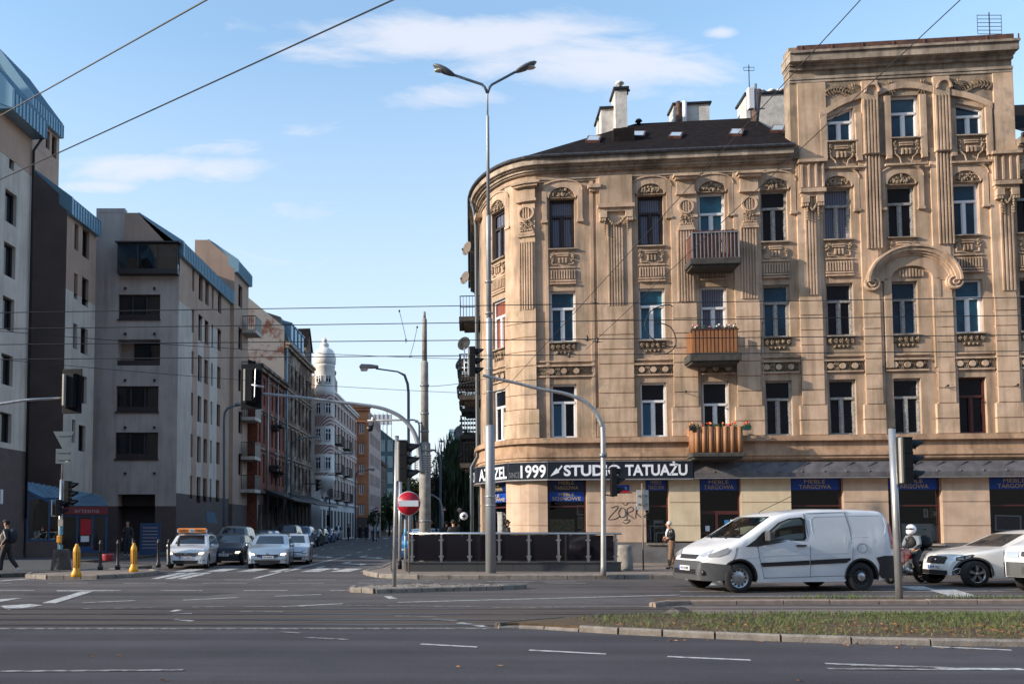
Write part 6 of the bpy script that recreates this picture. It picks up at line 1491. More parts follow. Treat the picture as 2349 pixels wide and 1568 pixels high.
# orange tenement, facing front
mat('stucco_orange', (.62,.27,.13), .9, col2=(.48,.20,.10), vscale=.8)
X0, X1 = xs(806, 127), xs(846, 127); Fo = Frame((X0, 127), (1, 0)); to = thing('orange_tenement', 'narrow orange tenement with white window frames standing beyond the turret house', 'building'); w_ = X1-X0
zO = Fo.inv(826, 935)[1]; hs = []
for v0, v1 in ((970, 994), (1016, 1040), (1063, 1087), (1110, 1133), (1156, 1180)): s0, z1 = Fo.inv(824, v0); s1, z0 = Fo.inv(835, v1); hs.append((s0, s1, z0, z1))
mb = MB(Fo); wall_grid(mb, 0, w_, 3, zO, hs, .25); mb.build('wall', 'stucco_orange', to, recalc=False); mb = MB(Fo); mb.box(0, w_, -.3, 0, 0, 3); mb.build('ground_floor_wall', 'render_brown', to); mb = MB(Fo); mb.box(-.3, w_+.3, -1, .5, zO, zO+.5); mb.box(-.2, w_+.2, -1, .3, zO-.4, zO-.003); mb.build('cornice', 'stucco_orange', to)
for h in hs: window(Fo, to, (h[0]+h[1])/2, h[1]-h[0], h[2], h[3], 'white_pvc', 'glass_dark', sill=False, transom=None, fw=.12)
mb = MB(Fo)
for h in hs: mb.box(h[0]-.25, h[1]+.25, 0, .08, h[2]-.3, h[2]-.1); mb.box(h[0]-.25, h[1]+.25, 0, .08, h[3]+.1, h[3]+.25)
mb.build('window_trim', 'stucco_orange', to)
So_ = Sd((X1, 127)); mb = MB(So_); hs = [(1.2+i*1.7, 2.0+i*1.7, 4.8+j*3.1, 6.6+j*3.1) for i in range(9) for j in range(5)]; wall_grid(mb, 0, 17, 0, zO-.6, hs, .25); mb.build('side_wall', 'stucco_pink', to, recalc=False)
for h in hs: q = MB(So_); q.quad((h[0], -.2, h[2]), (h[1], -.2, h[2]), (h[1], -.2, h[3]), (h[0], -.2, h[3])); q.build('window', 'glass_left', to, recalc=False)
# low dark house, glass office, distant things
tl, Sl, Ll = street_house('dark_house', 'low dark tenement with tiled roof in front of the glass office', 147, 168, 13.5, 'render_brown', 7, [(4.6, 2), (7.6, 2), (10.6, 1.8)], ww=.9, zb=4, xoff=.3)
mb = MB(Sl); mb.quad((0,.5,13.7),(Ll,.5,13.7),(Ll,-4,17),(0,-4,17)); mb.quad((0,.5,13.7),(0,-4,17),(0,-4,0),(0,.5,0)); mb.build('roof', 'roof_felt', tl, recalc=False)
tg = thing('glass_office', 'dark blue glass office block with sloping roof at the end of the street', 'building'); Yg = 190; Fg = Frame((xs(862, Yg), Yg), (1, 0)); wg = xs(935, Yg)-xs(862, Yg)
zl, zr_ = Fg.inv(868, 975)[1], Fg.inv(906, 1010)[1]
mb = MB(Fg); mb.prism([(0, 0), (wg, 0), (wg, zr_-2), (wg*.6, zr_), (0, zl)], -15, 0); mb.build('body', mat('office_blue', (.025,.06,.09), .15, spec=.7), tg)
for j in range(5):
 for i in range(4): q = MB(Fg); q.box(.9+i*1.7, 2.1+i*1.7, 0, .06, 4+j*3.6, 6.6+j*3.6); q.build('window', mat('office_pane', (.10,.17,.22), .1, spec=.8), tg)
# row beyond on the right of the pole, and far towers
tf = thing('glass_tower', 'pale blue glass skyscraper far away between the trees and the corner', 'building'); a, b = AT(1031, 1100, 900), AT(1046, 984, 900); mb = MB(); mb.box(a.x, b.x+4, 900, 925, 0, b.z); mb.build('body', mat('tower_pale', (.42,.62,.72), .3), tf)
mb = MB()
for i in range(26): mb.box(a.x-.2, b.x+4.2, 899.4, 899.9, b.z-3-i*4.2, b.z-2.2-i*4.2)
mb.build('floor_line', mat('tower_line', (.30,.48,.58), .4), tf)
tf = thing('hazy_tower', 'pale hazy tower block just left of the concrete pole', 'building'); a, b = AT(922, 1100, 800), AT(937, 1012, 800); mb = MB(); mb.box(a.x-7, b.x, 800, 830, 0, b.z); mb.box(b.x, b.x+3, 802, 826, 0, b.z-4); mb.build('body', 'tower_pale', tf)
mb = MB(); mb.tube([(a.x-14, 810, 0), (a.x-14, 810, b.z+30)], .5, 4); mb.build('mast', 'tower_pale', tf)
tf = thing('roof_billboard', 'white billboard frame on a distant roof above the street', 'billboard', AT(860, 962, 150)); mb = MB(); mb.box(-3, 3, -.1, .1, -.9, .9); mb.build('panel', 'white_sign', tf); mb = MB()
for i in range(9): mb.box(-3+i*.74, -2.94+i*.74, -.15, -.1, -1.2, 1.2); mb.tube([(-3+i*.74, 0, -1.2), (-3+i*.74, 1.5, -4)], .05, 4)
mb.build('scaffold', 'black_metal', tf)
# tenement continuing on the right side of the side street is part of the corner building; dark row far down
te = thing('far_street_row', 'dark tenement far down the right side of the side street', 'building'); mb = MB(); Yq = 110
a, b = AT(1080, 1208, 72), AT(1055, 1208, 160); mb.prism([(a.x, a.y), (b.x, b.y), (b.x+12, b.y), (a.x+12, a.y)], 0, 9.5, 'z'); mb.build('wall', 'render_brown', te, recalc=False)
# ================================================================ vehicles
def paint(name, col, metal=.3, rough=.28): return mat(name, col, rough, metal, coat=.8, var=.06, coord='obj')
mat('tyre', (.018,.018,.019), .85, bump=.3, bscale=80); mat('car_black', (.012,.012,.014), .5); mat('car_glass', (.012,.018,.026), .04, spec=.7)
mat('headlamp', (.55,.57,.60), .12, metal=.5); mat('headlamp_on', (.9,.7,.5), .3, emit=(1,.72,.42), estr=2.2); mat('drl', (.9,.9,.95), .3, emit=(.85,.9,1), estr=2.2)
mat('tail_red', (.42,.008,.012), .2, coat=.5); mat('chrome', (.6,.6,.62), .15, metal=.95); mat('plate_white', (.68,.70,.74), .5); mat('plate_blue', (.02,.07,.4), .5); mat('plate_ink', (.015,.015,.02), .6)
mat('alloy', (.42,.43,.45), .3, metal=.8); mat('alloy_dark', (.05,.05,.055), .35, metal=.7); mat('underbody', (.012,.012,.013), .9)
thin_glass('clear_glass', (.55,.66,.68), .02)
class Body:
 def __init__(s, P):
  s.P = P; s.L, s.W, s.H = P['L'], P['W'], P['H']; T = P['top']; N = 260; s.N = N
  raw = []
  for i in range(N+1):
   x = s.L*i/N; z = T[-1][1]
   for a, b in zip(T, T[1:]):
    if a[0] <= x <= b[0]: z = a[1]+(b[1]-a[1])*(x-a[0])/max(1e-6, b[0]-a[0]); break
   raw.append(z)
  k = P.get('smooth', 5)
  for _ in range(2): raw = [sum(raw[max(0, i-min(k, i, N-i)):i+min(k, i, N-i)+1])/len(raw[max(0, i-min(k, i, N-i)):i+min(k, i, N-i)+1]) for i in range(N+1)]
  s.t = raw
 def top(s, x): x = min(max(x, 0), s.L); f = x/s.L*s.N; i = min(int(f), s.N-1); return s.t[i]+(s.t[i+1]-s.t[i])*(f-i)
 def belt(s, x): a, b = s.P['belt']; return a+(b-a)*x/s.L
 def bottom(s, x):
  z = s.P.get('clear', .19); n = .30
  if x < .5: z += .06*(1-x/.5)
  if x > s.L-.6: z += .10*(1-(s.L-x)/.6)
  for xw in s.P['wheels']:
   Ra = s.P['wr']+s.P.get('gap', .06); dx = abs(x-xw)
   if dx < Ra: z = max(z, s.P['wr']+math.sqrt(Ra*Ra-dx*dx))
  return min(z, s.top(x)-.12)
 def hw(s, x):
  f = s.P.get('nose', .75); k = s.P.get('nosek', .20); w = s.W/2
  if x < f: w *= 1-k*((f-x)/f)**2.6
  g = s.P.get('tail', .5); k2 = s.P.get('tailk', .12)
  if x > s.L-g: w *= 1-k2*((x-s.L+g)/g)**2.4
  return w
 def side(s, x, z):
  b = s.belt(x); w = s.hw(x); tm = s.P.get('tum', .34)
  if z > b: return w - (z-b)*tm - .02*min(1, (z-b)/.05)
  t = (b-z)/b; return w*(1-.05*t*t) - (.0)
 def ring(s, x):
  zb, zt = s.bottom(x), s.top(x); r = min(s.P.get('r', .10), (zt-zb)*.4); pts = []
  for k in range(9): z = zb+(zt-r-zb)*k/8; pts.append((s.side(x, z), z))
  yw = s.side(x, zt-r)
  for k in range(1, 5): a = PI/2*k/4; pts.append((yw-r+r*math.cos(a), zt-r+r*math.sin(a)))
  y0 = yw-r
  for k in range(1, 7): y = y0*(1-k/6); pts.append((y, zt+s.P.get('crown', .045)*(1-(y/y0)**2)))
  return pts
 def topz(s, x, y):
  zt = s.top(x); zb = s.bottom(x); r = min(s.P.get('r', .10), (zt-zb)*.4); yw = s.side(x, zt-r); y = abs(y)
  if y >= yw: return -1
  if y > yw-r: return zt-r+math.sqrt(max(0, r*r-(y-yw+r)**2))
  return zt+s.P.get('crown', .045)*(1-(y/(yw-r))**2)
 def front(s, y, z, rear=False):
  n = 500
  for i in range(n):
   x = s.L*.55*i/n
   if rear: x = s.L-x
   if z <= s.topz(x, y) and abs(y) <= s.side(x, z): return x
  return s.L*.5
 def shell(s, name, m, par, holes=()):
  n = 84; xs_ = [s.L*i/n for i in range(n+1)]; R = [s.ring(x) for x in xs_]; k = len(R[0]); vs = []; fs = []
  for x, r in zip(xs_, R):
   for y, z in r: vs.append((x, -y, z))
   for y, z in r[-2::-1]: vs.append((x, y, z))
  K = 2*k-1
  def inside(x, z, H):
   return any(inpoly(x, z, h) for h in H)
  for i in range(n):
   for j in range(K-1):
    f = (i*K+j, (i+1)*K+j, (i+1)*K+j+1, i*K+j+1)
    if holes:
     if all(inside(vs[q][0], vs[q][2], holes[0]) and (j < 10 or j > K-12) for q in f): continue
     if holes[1] and all(inpoly(vs[q][1], vs[q][2], holes[1]) and vs[q][0] < holes[2] for q in f): continue
    fs.append(f)
  mb = MB(s.P['fn']); mb.smooth = True; mb.add(vs, fs); mb.smooth = False
  mb.add(vs[:K], [tuple(range(K))]); mb.add(vs[-K:], [tuple(range(K))[::-1]])
  o = mb.build(name, m, par, recalc=False)
  bm = bmesh.new(); bm.from_mesh(o.data); bmesh.ops.remove_doubles(bm, verts=bm.verts, dist=.0005); bmesh.ops.recalc_face_normals(bm, faces=bm.faces); bm.to_mesh(o.data); bm.free()
  mb = MB(s.P['fn'])
  for i in range(n):
   a, b = xs_[i], xs_[i+1]; mb.quad((a, -R[i][0][0]+.01, R[i][0][1]+.01), (b, -R[i+1][0][0]+.01, R[i+1][0][1]+.01), (b, R[i+1][0][0]-.01, R[i+1][0][1]+.01), (a, R[i][0][0]-.01, R[i][0][1]+.01))
  mb.build('underbody', 'underbody', par, recalc=False); return o
 def patch(s, poly, kind, off=.008, thick=None):
  """grid-filled polygon laid on the body: kind side+/side-/front/rear"""
  P = []; n = len(poly)
  for i in range(n):
   a, b = poly[i], poly[(i+1) % n]; L_ = math.hypot(b[0]-a[0], b[1]-a[1]); m = max(1, int(L_/.10))
   for k in range(m): P.append((a[0]+(b[0]-a[0])*k/m, a[1]+(b[1]-a[1])*k/m))
  bm = bmesh.new(); vv = [bm.verts.new((p[0], p[1], 0)) for p in P]; bm.faces.new(vv); bmesh.ops.triangulate(bm, faces=bm.faces)
  long_ = [e for e in bm.edges if e.calc_length() > .15]
  for _ in range(4):
   long_ = [e for e in bm.edges if e.calc_length() > .17]
   if not long_: break
   bmesh.ops.subdivide_edges(bm, edges=long_, cuts=1); bmesh.ops.triangulate(bm, faces=bm.faces)
  out = []
  for v in bm.verts:
   a, b = v.co.x, v.co.y
   if kind[0] == 's': sg = 1 if kind[-1] == '+' else -1; out.append((a, sg*(s.side(a, b)+off), b))
   elif kind == 'front': out.append((s.front(a, b)-off, a, b+off*.5))
   else: out.append((s.front(a, b, True)+off, a, b+off*.3))
  fs = [tuple(v.index for v in f.verts) for f in (bm.verts.index_update(), bm.faces)[1]]; bm.free(); return out, fs
 def lay(s, name, m, par, polys, kind, off=.008):
  mb = MB(s.P['fn'])
  for p in polys:
   kinds = ['s+', 's-'] if kind == 'side' else [kind]
   for kd in kinds: mb.smooth = True; mb.add(*s.patch(p, kd, off)); mb.smooth = False
  return mb.build(name, m, par, recalc=True)
def wheel(par, fn, x, y, r, w, rim, spokes=5, sw=.05, hub=None, steel=False):
 sg = 1 if y > 0 else -1; mb = MB(fn); c = (x, y, r)
 mb.lathe([(r*.66, -w/2), (r*.92, -w/2), (r*.985, -w*.36), (r, -w*.2), (r, w*.2), (r*.985, w*.36), (r*.92, w/2), (r*.66, w/2)], c, 28, 'y', cap=False)
 wh = mb.build('wheel', 'tyre', par)
 mb = MB(fn); o = sg*(w/2-.012)
 rr = r*.68; prof = [(rr, o-sg*.0), (rr*.93, o), (rr*.90, o-sg*.04), (rr*.88, o-sg*.06)] if not steel else [(rr, o), (rr*.93, o), (rr*.88, o-sg*.03), (rr*.6, o-sg*.02), (rr*.45, o-sg*.005), (rr*.2, o+sg*.005), (.01, o+sg*.006)]
 mb.mi = 0; mb.lathe(prof, c, 24, 'y', cap=False)
 if steel:
  mb.mi = 1
  for k in range(12): a = 2*PI*k/12; mb.ball((x+rr*.76*math.cos(a), y+o-sg*.015, r+rr*.76*math.sin(a)), (.022, .012, .022), 6, 4)
 else:
  mb.mi = 1; mb.lathe([(rr*.9, o-sg*.07), (.01, o-sg*.07)], c, 20, 'y', cap=False); mb.mi = 0
  for k in range(spokes):
   a = 2*PI*k/spokes+.3
   for da in ((-.13, .13) if sw < .05 else (0,)):
    d = Vector((math.cos(a+da), 0, math.sin(a+da))); e = Vector((math.cos(a), 0, math.sin(a))); n_ = Vector((-d.z, 0, d.x)); q0 = Vector(c)+Vector((0, o-sg*.02, 0)); p0 = q0+e*rr*.12; p1 = q0+d*rr*.93; h = sw/2
    T = Vector((0, sg*.02, 0)); mb.add([p0-n_*h-T, p1-n_*h*.8-T, p1+n_*h*.8-T, p0+n_*h-T, p0-n_*h+T, p1-n_*h*.8+T, p1+n_*h*.8+T, p0+n_*h+T], [(0,1,2,3),(4,5,6,7),(0,1,5,4),(1,2,6,5),(2,3,7,6),(3,0,4,7)])
  mb.lathe([(rr*.2, o-sg*.04), (rr*.2, o+sg*.004), (.01, o+sg*.006)], c, 12, 'y', cap=False)
 mb.build('rim', [rim, 'underbody'], wh); return wh
def arch_lip(B, par, P, r0, r1, m):
 mb = MB(); n = 22
 for xw in P['wheels']:
  for sg in (1, -1):
   pt = lambda a, r: (lambda x, z: (x, sg*(B.side(x, max(z, .25))+.014), z))(xw+(P['wr']+r)*math.cos(a), P['wr']+(P['wr']+r)*math.sin(a))
   for i in range(n): a, b = -.12+(PI+.24)*i/n, -.12+(PI+.24)*(i+1)/n; mb.quad(pt(a, r0), pt(b, r0), pt(b, r1), pt(a, r1))
 return mb.build('wheel_arch_lip', m, par)
def mirror(B, par, x, z, m, sc=1., sgs=(1, -1)):
 for sg in sgs:
  y = sg*(B.side(x, z)+.11*sc); mb = MB(B.P['fn']); mb.ball((x, y, z+.03), (.07*sc, .11*sc, .08*sc), 10, 6); mb.mi = 1; mb.tube([(x+.02, sg*(B.side(x, z)-.03), z-.02), (x, y-sg*.04, z-.01)], .03, 6); mb.build('wing_mirror', [m, 'car_black'], par)
def plate(B, par, z, text, y=0, w=.52, h=.115, off=.02):
 x = min(B.front(y+q, z+k) for q in (-w/2, 0, w/2) for k in (-h/2, h/2))-off; mb = MB(B.P['fn']); mb.box(x, x+.012, y-w/2, y+w/2, z-h/2, z+h/2); mb.mi = 1; mb.box(x-.002, x+.001, y+w/2-.05, y+w/2, z-h/2, z+h/2) ; mb.mi = 2
 add_text(mb, text, h*.62, lambda a, b: (x-.004, y-.02-a, z-h*.31+b), width=w*.78, offset=.02); return mb.build('number_plate', ['plate_white', 'plate_blue', 'plate_ink'], par, recalc=False)
def vroot(name, label, cat, u, v, vp, sc, P, z=0, group=None, Y=None):
 """front centre at screen (u, v) on the ground; long axis runs away from the camera towards the vanishing column vp"""
 g = G(u, v); ang = math.atan2(1.0, (vp-CU)/FPX)      # direction of the axis
 t = thing(name, label, cat, (g.x, g.y, z), ang, group); t.scale = (sc, sc, sc); P['fn'] = None; return t
HATCH = dict(L=4.4, W=1.80, H=1.47, belt=(.86, .98), wheels=(.85, 3.5), wr=.315, top=[(0,.42),(.02,.60),(.10,.76),(.35,.86),(.9,.96),(1.12,1.0),(1.95,1.40),(2.35,1.46),(3.1,1.46),(3.75,1.37),(4.2,1.02),(4.35,.88),(4.4,.45)],
glass=[[(1.42,.93),(1.55,1.06),(2.02,1.33),(2.38,1.375),(2.38,.95)],[(2.46,.955),(2.46,1.38),(3.05,1.375),(3.30,1.33),(3.30,.98)],[(3.38,.99),(3.38,1.31),(3.72,1.20),(3.85,1.03)]], ws=[(-.62,1.045),(.62,1.045),(.52,1.38),(-.52,1.38)], rw=[(-.55,1.05),(.55,1.05),(.48,1.33),(-.48,1.33)])
LOGAN = dict(HATCH, H=1.53, top=[(0,.45),(.02,.66),(.08,.80),(.30,.88),(.85,.97),(1.05,1.02),(1.75,1.44),(2.15,1.51),(3.2,1.52),(3.95,1.47),(4.3,1.02),(4.37,.88),(4.4,.45)], glass=[[(1.30,.96),(1.42,1.08),(1.85,1.38),(2.25,1.42),(2.25,.97)],[(2.33,.975),(2.33,1.42),(3.10,1.42),(3.10,.99)],[(3.18,.995),(3.18,1.42),(3.75,1.38),(3.95,1.02)]], ws=[(-.65,1.07),(.65,1.07),(.55,1.44),(-.55,1.44)])
SUV = dict(HATCH, H=1.68, belt=(.98,1.08), wr=.34, top=[(0,.5),(.02,.72),(.10,.90),(.35,1.0),(.95,1.08),(1.10,1.12),(1.75,1.58),(2.1,1.66),(3.3,1.66),(4.0,1.58),(4.3,1.15),(4.37,1.0),(4.4,.5)], glass=[[(1.30,1.06),(1.42,1.18),(1.85,1.52),(2.25,1.56),(2.25,1.07)],[(2.33,1.075),(2.33,1.56),(3.10,1.56),(3.10,1.09)],[(3.18,1.095),(3.18,1.56),(3.75,1.50),(3.95,1.12)]], ws=[(-.65,1.17),(.65,1.17),(.55,1.58),(-.55,1.58)])
def make_car(t, P, body, lit='headlamp', pl='WX 4471', grille='wide', rim='alloy', simple=False, fog=None, rails=False, mir=None):
 B = Body(P); B.shell('body', body, t)
 B.lay('side_window', 'car_glass', t, P['glass'], 'side', .007)
 w = B.lay('windscreen', 'car_glass', t, [P['ws']], 'front', .010)
 zb = P['ws'][0][1]
 hz = B.top(.12)-.10
 if grille == 'wide': gp = [(-.42, hz-.13), (-.52, hz+.02), (.52, hz+.02), (.42, hz-.13)]
 elif grille == 'tiger': gp = [(-.40, hz-.13), (-.50, hz-.06), (-.44, hz-.01), (0, hz-.03), (.44, hz-.01), (.50, hz-.06), (.40, hz-.13)]
 else: gp = [(-.5, hz-.04), (-.5, hz+.0), (.5, hz+.0), (.5, hz-.04)]
 g = B.lay('grille', 'car_black', t, [gp], 'front', .008)
 B.lay('air_intake', 'car_black', t, [[(-.50,.25),(-.56,.38),(.56,.38),(.50,.25)]], 'front', .008)
 B.lay('bumper_vent', 'car_black', t, [[(-.80,.30),(-.80,.42),(-.62,.42),(-.66,.30)],[(.80,.30),(.80,.42),(.62,.42),(.66,.30)]], 'front', .008)
 for sg in (-1, 1): B.lay('headlight', 'car_black', t, [[(sg*.50, hz-.08), (sg*.53, hz+.05), (sg*.78, hz+.08), (sg*.83, hz-.02), (sg*.72, hz-.09)]], 'front', .008); B.lay('headlight_lens', lit, t, [[(sg*.54, hz-.055), (sg*.56, hz+.03), (sg*.76, hz+.055), (sg*.80, hz-.01), (sg*.71, hz-.065)]], 'front', .014)
 if grille in ('wide',):
  mb = MB()
  for k in range(2):
   x = B.front(0, hz-.04-.05*k)-.02; mb.tube([(B.front(y, hz-.04-.05*k)-.014, y, hz-.04-.05*k) for y in (-.44, -.2, 0, .2, .44)], .010, 4)
  mb.build('grille_bar', 'chrome', t)
 mb = MB(); x = B.front(0, hz+.0)-.02; mb.box(x-.01, x+.01, -.055, .055, hz-.03, hz+.04); mb.build('badge', 'chrome', t)
 if fog:
  for sg in ((1,) if fog == 1 else (-1, 1)): mb = MB(); x = B.front(sg*.68, .36)-.012; mb.ball((x, sg*.68, .36), (.02, .06, .06), 8, 5); mb.build('fog_light', 'headlamp_on', t)
 if not simple: plate(B, t, .50, pl)
 mirror(B, t, P['ws'][0][1]*0+1.35, P['belt'][0]+.10, mir or body)
 for xw in P['wheels']:
  for sg in (-1, 1): wheel(t, None, xw, sg*(P['W']/2-.12), P['wr'], .20, rim, 7, .055)
 if not simple:
  mb = MB()
  for sg in (1, -1): y = sg*(B.side(2.7, 1.3)-.06); mb.tube([(1.9, y, B.top(1.9)+.02), (2.2, y, B.top(2.2)+.05), (3.6, y, B.top(3.6)+.05), (3.8, y, B.top(3.8)+.01)], .015, 5) if rails else None
  if rails: mb.build('roof_rail', 'black_metal', t)
  mb = MB()
  for sg in (1, -1):
   for x in (2.25, 3.2): mb.box(x, x+.14, sg*(B.side(x, .85)+.008)-.012, sg*(B.side(x, .85)+.008)+.012, .84, .865)
  mb.build('door_handle', body, t)
  mb = MB()
  for x0 in (1.38, 2.42, 3.36):
   for sg in (1, -1): mb.tube([(x0, sg*(B.side(x0, z)+.001), z) for z in (.30, .5, .7, .9)], .006, 4)
  mb.build('door_seam', 'car_black', t)
 return B
def set_car(name, label, u, v, vp, sc, P, body, group=None, **k):
 P = dict(P); t = vroot(name, label, 'car', u, v, vp, sc, P, group=group); make_car(t, P, body, **k); return t, P
GR = 'cars queueing and parked in the side street'
paint('paint_white', (.62,.64,.68), .0); paint('paint_silver', (.38,.45,.52), .6, .32); mat('paint_dark', (.010,.014,.024), .3, 0, spec=.3, coat=.15, coord='obj'); paint('paint_grey', (.20,.21,.22), .6); paint('paint_blue', (.01,.12,.32), .3); paint('paint_polo', (.50,.53,.58), .4)
taxi, P_ = set_car('taxi', 'white estate taxi with an orange and white roof sign at the zebra crossing', 425, 1305, 760, .88, LOGAN, 'paint_white', GR, lit='headlamp_on', pl='WI 210EU', grille='wide', rails=True)
sg_ = MB(); sg_.prism([(-.16, 0), (-.13, .15), (-.10, .20), (.10, .20), (.13, .15), (.16, 0)], -.60, .60, 'y');
t2 = MB()
mb = MB(lambda x, y, z: (x+1.75, y, z+1.57)); mb.prism([(-.11, 0), (-.11, .15), (-.07, .20), (.07, .20), (.11, .15), (.11, 0)], -.62, .62, 'y'); rs_ = mb.build('roof_sign', mat('taxi_orange', (.75,.24,.05), .4), taxi)
mb = MB(lambda x, y, z: (x+1.75, y, z+1.57)); mb.box(-.115, -.111, -.13, .13, .02, .16); mb.mi = 1
for txt, y0, w in (('EURO', .36, .36), ('TAXI', 0, .22), ('19622', -.36, .36)): add_text(mb, txt, .10, lambda a, b: (-.119, y0-a, .04+b), width=w, offset=.02)
mb.mi = 0; mb.box(-.10, .10, .62, .66, .01, .15); mb.box(-.10, .10, -.66, -.62, .01, .15); mb.build('sign_lettering', ['plate_white', 'plate_ink'], rs_, recalc=False)
mb = MB()
for x in (1.72, 2.9): mb.tube([(x, -.62, 1.53), (x, .62, 1.53)], .02, 6)
mb.build('roof_bar', 'black_metal', taxi)
mb = MB(); B_ = Body(P_)
for x in (1.5, 1.75): mb.box(x, x+.18, -(B_.side(x, .84)+.012), -(B_.side(x, .84)+.006), .82, .86)
mb.mi = 1; mb.box(1.62, 1.72, -(B_.side(1.6, .6)+.014), -(B_.side(1.6, .6)+.006), .52, .68); mb.build('door_livery', ['taxi_orange', 'tail_red'], taxi)
set_car('estate_car', 'silver blue estate car with chrome rimmed black grille, nearest car in the side street', 613, 1304.5, 790, .90, HATCH, 'paint_silver', GR, lit='drl', pl='WE 865RR', grille='tiger', rails=True)
set_car('hatchback', 'black hatchback with lit headlights between the white taxi and the silver blue estate', 512, 1296.5, 830, .88, HATCH, 'paint_dark', GR, lit='headlamp_on', pl='WB 3071', grille='wide')
set_car('hatchback', 'pale silver hatchback with one lit fog lamp right behind the silver blue estate', 667, 1295, 800, .88, HATCH, 'paint_polo', GR, lit='headlamp', grille='bar', fog=1, mir='paint_polo')
set_car('estate_car', 'tall grey estate car standing behind the black hatchback', 525, 1279, 850, .98, SUV, 'paint_grey', GR)
set_car('hatchback', 'dark small car just right of the tall grey estate', 578, 1271, 900, .95, HATCH, 'paint_dark', GR, simple=True)
set_car('hatchback', 'blue grey car with pale bonnet behind the silver blue estate', 597, 1268, 900, .95, HATCH, 'paint_blue', GR, simple=True)
set_car('people_carrier', 'large black people carrier parked beyond the silver blue estate', 646, 1262, 930, 1.05, SUV, 'paint_dark', GR, simple=True)
set_car('hatchback', 'dark blue parked car between the black people carrier and the dark saloon', 683, 1257, 950, 1.0, SUV, 'paint_blue', GR, simple=True)
set_car('hatchback', 'dark parked car with glinting headlight behind the pale silver hatchback', 705, 1253, 960, 1.0, HATCH, 'paint_dark', GR, simple=True)
set_car('hatchback', 'dark parked car directly left of the bright blue hatchback', 721, 1247.5, 980, 1.0, HATCH, 'paint_grey', GR, simple=True)
set_car('hatchback', 'bright blue hatchback with black grille near the far zebra crossing', 740, 1244, 1000, 1.0, HATCH, 'paint_blue', GR, simple=True)
set_car('off_roader', 'silver off-roader parked behind the bright blue hatchback', 759, 1238, 1010, 1.05, SUV, 'paint_silver', GR, simple=True)
set_car('hatchback', 'dark car far up the street below the orange tenement', 872, 1226.5, 1060, 1.0, HATCH, 'paint_dark', GR, simple=True)
set_car('hatchback', 'dark car far up the street, just left of the thin grey posts', 892, 1225.5, 1060, 1.0, HATCH, 'paint_grey', GR, simple=True)
set_car('saloon_car', 'dark blue car parked right behind the no-entry sign post', 953, 1290, 1085, .95, HATCH, 'paint_blue', GR, lit='headlamp')
set_car('saloon_car', 'pale car beyond the glass railing, left of the concrete pole', 962, 1262, 1085, 1.0, HATCH, 'paint_white', GR, simple=True)
set_car('saloon_car', 'silver car beyond the glass railing, right of the concrete pole', 1003, 1252, 1085, 1.0, HATCH, 'paint_silver', GR, simple=True)
# ---------------------------------------------------------------- white panel van (seen from its left side, driving left)
VAN = dict(L=4.88, W=1.90, H=1.94, belt=(1.10, 1.22), wheels=(.84, 3.96), wr=.345, clear=.24, tum=.13, r=.13, crown=.03, nose=1.0, nosek=.36, tail=.35, tailk=.06, gap=.07, smooth=5,
top=[(0,.55),(.03,.72),(.13,.84),(.30,.98),(.75,1.17),(1.02,1.27),(1.85,1.78),(2.2,1.86),(3.0,1.93),(4.0,1.93),(4.66,1.90),(4.77,1.80),(4.86,1.1),(4.88,.5)], fn=None)
def place(name, label, cat, f, r, sc=1.0):
 """front point f and rear point r of the body's centre line on the ground"""
 d = (Vector(r)-Vector(f)); t = thing(name, label, cat, (f[0], f[1], 0), math.atan2(d.y, d.x)); t.scale = (sc,)*3; return t
wf, wr_ = G(1692, 1358.5), G(1971, 1355); d = (wr_-wf).xy.normalized(); dv3 = Vector((d.x, d.y, 0)); nv = Vector((-d.y, d.x, 0)); sc = (wr_-wf).length/3.12
fr = wf - dv3*.84*sc + nv*(.83*sc)
van = thing('panel_van', 'white panel van with dark grey bumper and steel wheels waiting at the crossing', 'van', (fr.x, fr.y, 0), math.atan2(d.y, d.x)); van.scale = (sc,)*3
B = Body(VAN)
dl = [(1.38,1.20),(1.50,1.33),(1.88,1.62),(2.15,1.72),(2.48,1.75),(2.56,1.70),(2.56,1.26),(2.50,1.20)]
wsP = [(-.74,1.26),(.74,1.26),(.64,1.76),(-.64,1.76)]
ins = lambda poly, k: [((p[0]-sum(q[0] for q in poly)/len(poly))*k+sum(q[0] for q in poly)/len(poly), (p[1]-sum(q[1] for q in poly)/len(poly))*k+sum(q[1] for q in poly)/len(poly)) for p in poly]
B.shell('body', 'van_white' if mat('van_white', (.70,.71,.74), .3, coat=.6, var=.07, vscale=1.2, coord='obj') else '', van, holes=([ins(dl, .93)], ins(wsP, .95), 2.0))
def ringp(B, poly, k, kind, name, m, par, off):
 inn = ins(poly, k); mb = MB(); n = len(poly); kinds = ['s+', 's-'] if kind == 'side' else [kind]
 for kd in kinds:
  for i in range(n):
   a, b, c, e = poly[i], poly[(i+1) % n], inn[(i+1) % n], inn[i]; mb.add(*B.patch([a, b, c, e], kd, off))
 return mb.build(name, m, par)
ringp(B, dl, .86, 'side', 'window_seal', 'car_black', van, .009)
B.lay('side_window', 'clear_glass', van, [dl], 'side', .012); B.lay('windscreen', 'clear_glass', van, [wsP], 'front', .014); ringp(B, wsP, .93, 'front', 'windscreen_seal', 'car_black', van, .010)
mat('bumper_grey', (.055,.057,.062), .6, bump=.15, bscale=200)
B.lay('door_quarter_panel', 'car_black', van, [[(.98,1.06),(1.30,1.07),(1.42,1.18),(1.52,1.35),(1.56,1.44),(1.46,1.40),(1.25,1.22)], [(1.30,1.07),(1.75,1.17),(2.05,1.19),(1.42,1.20)]], 'side', .013)
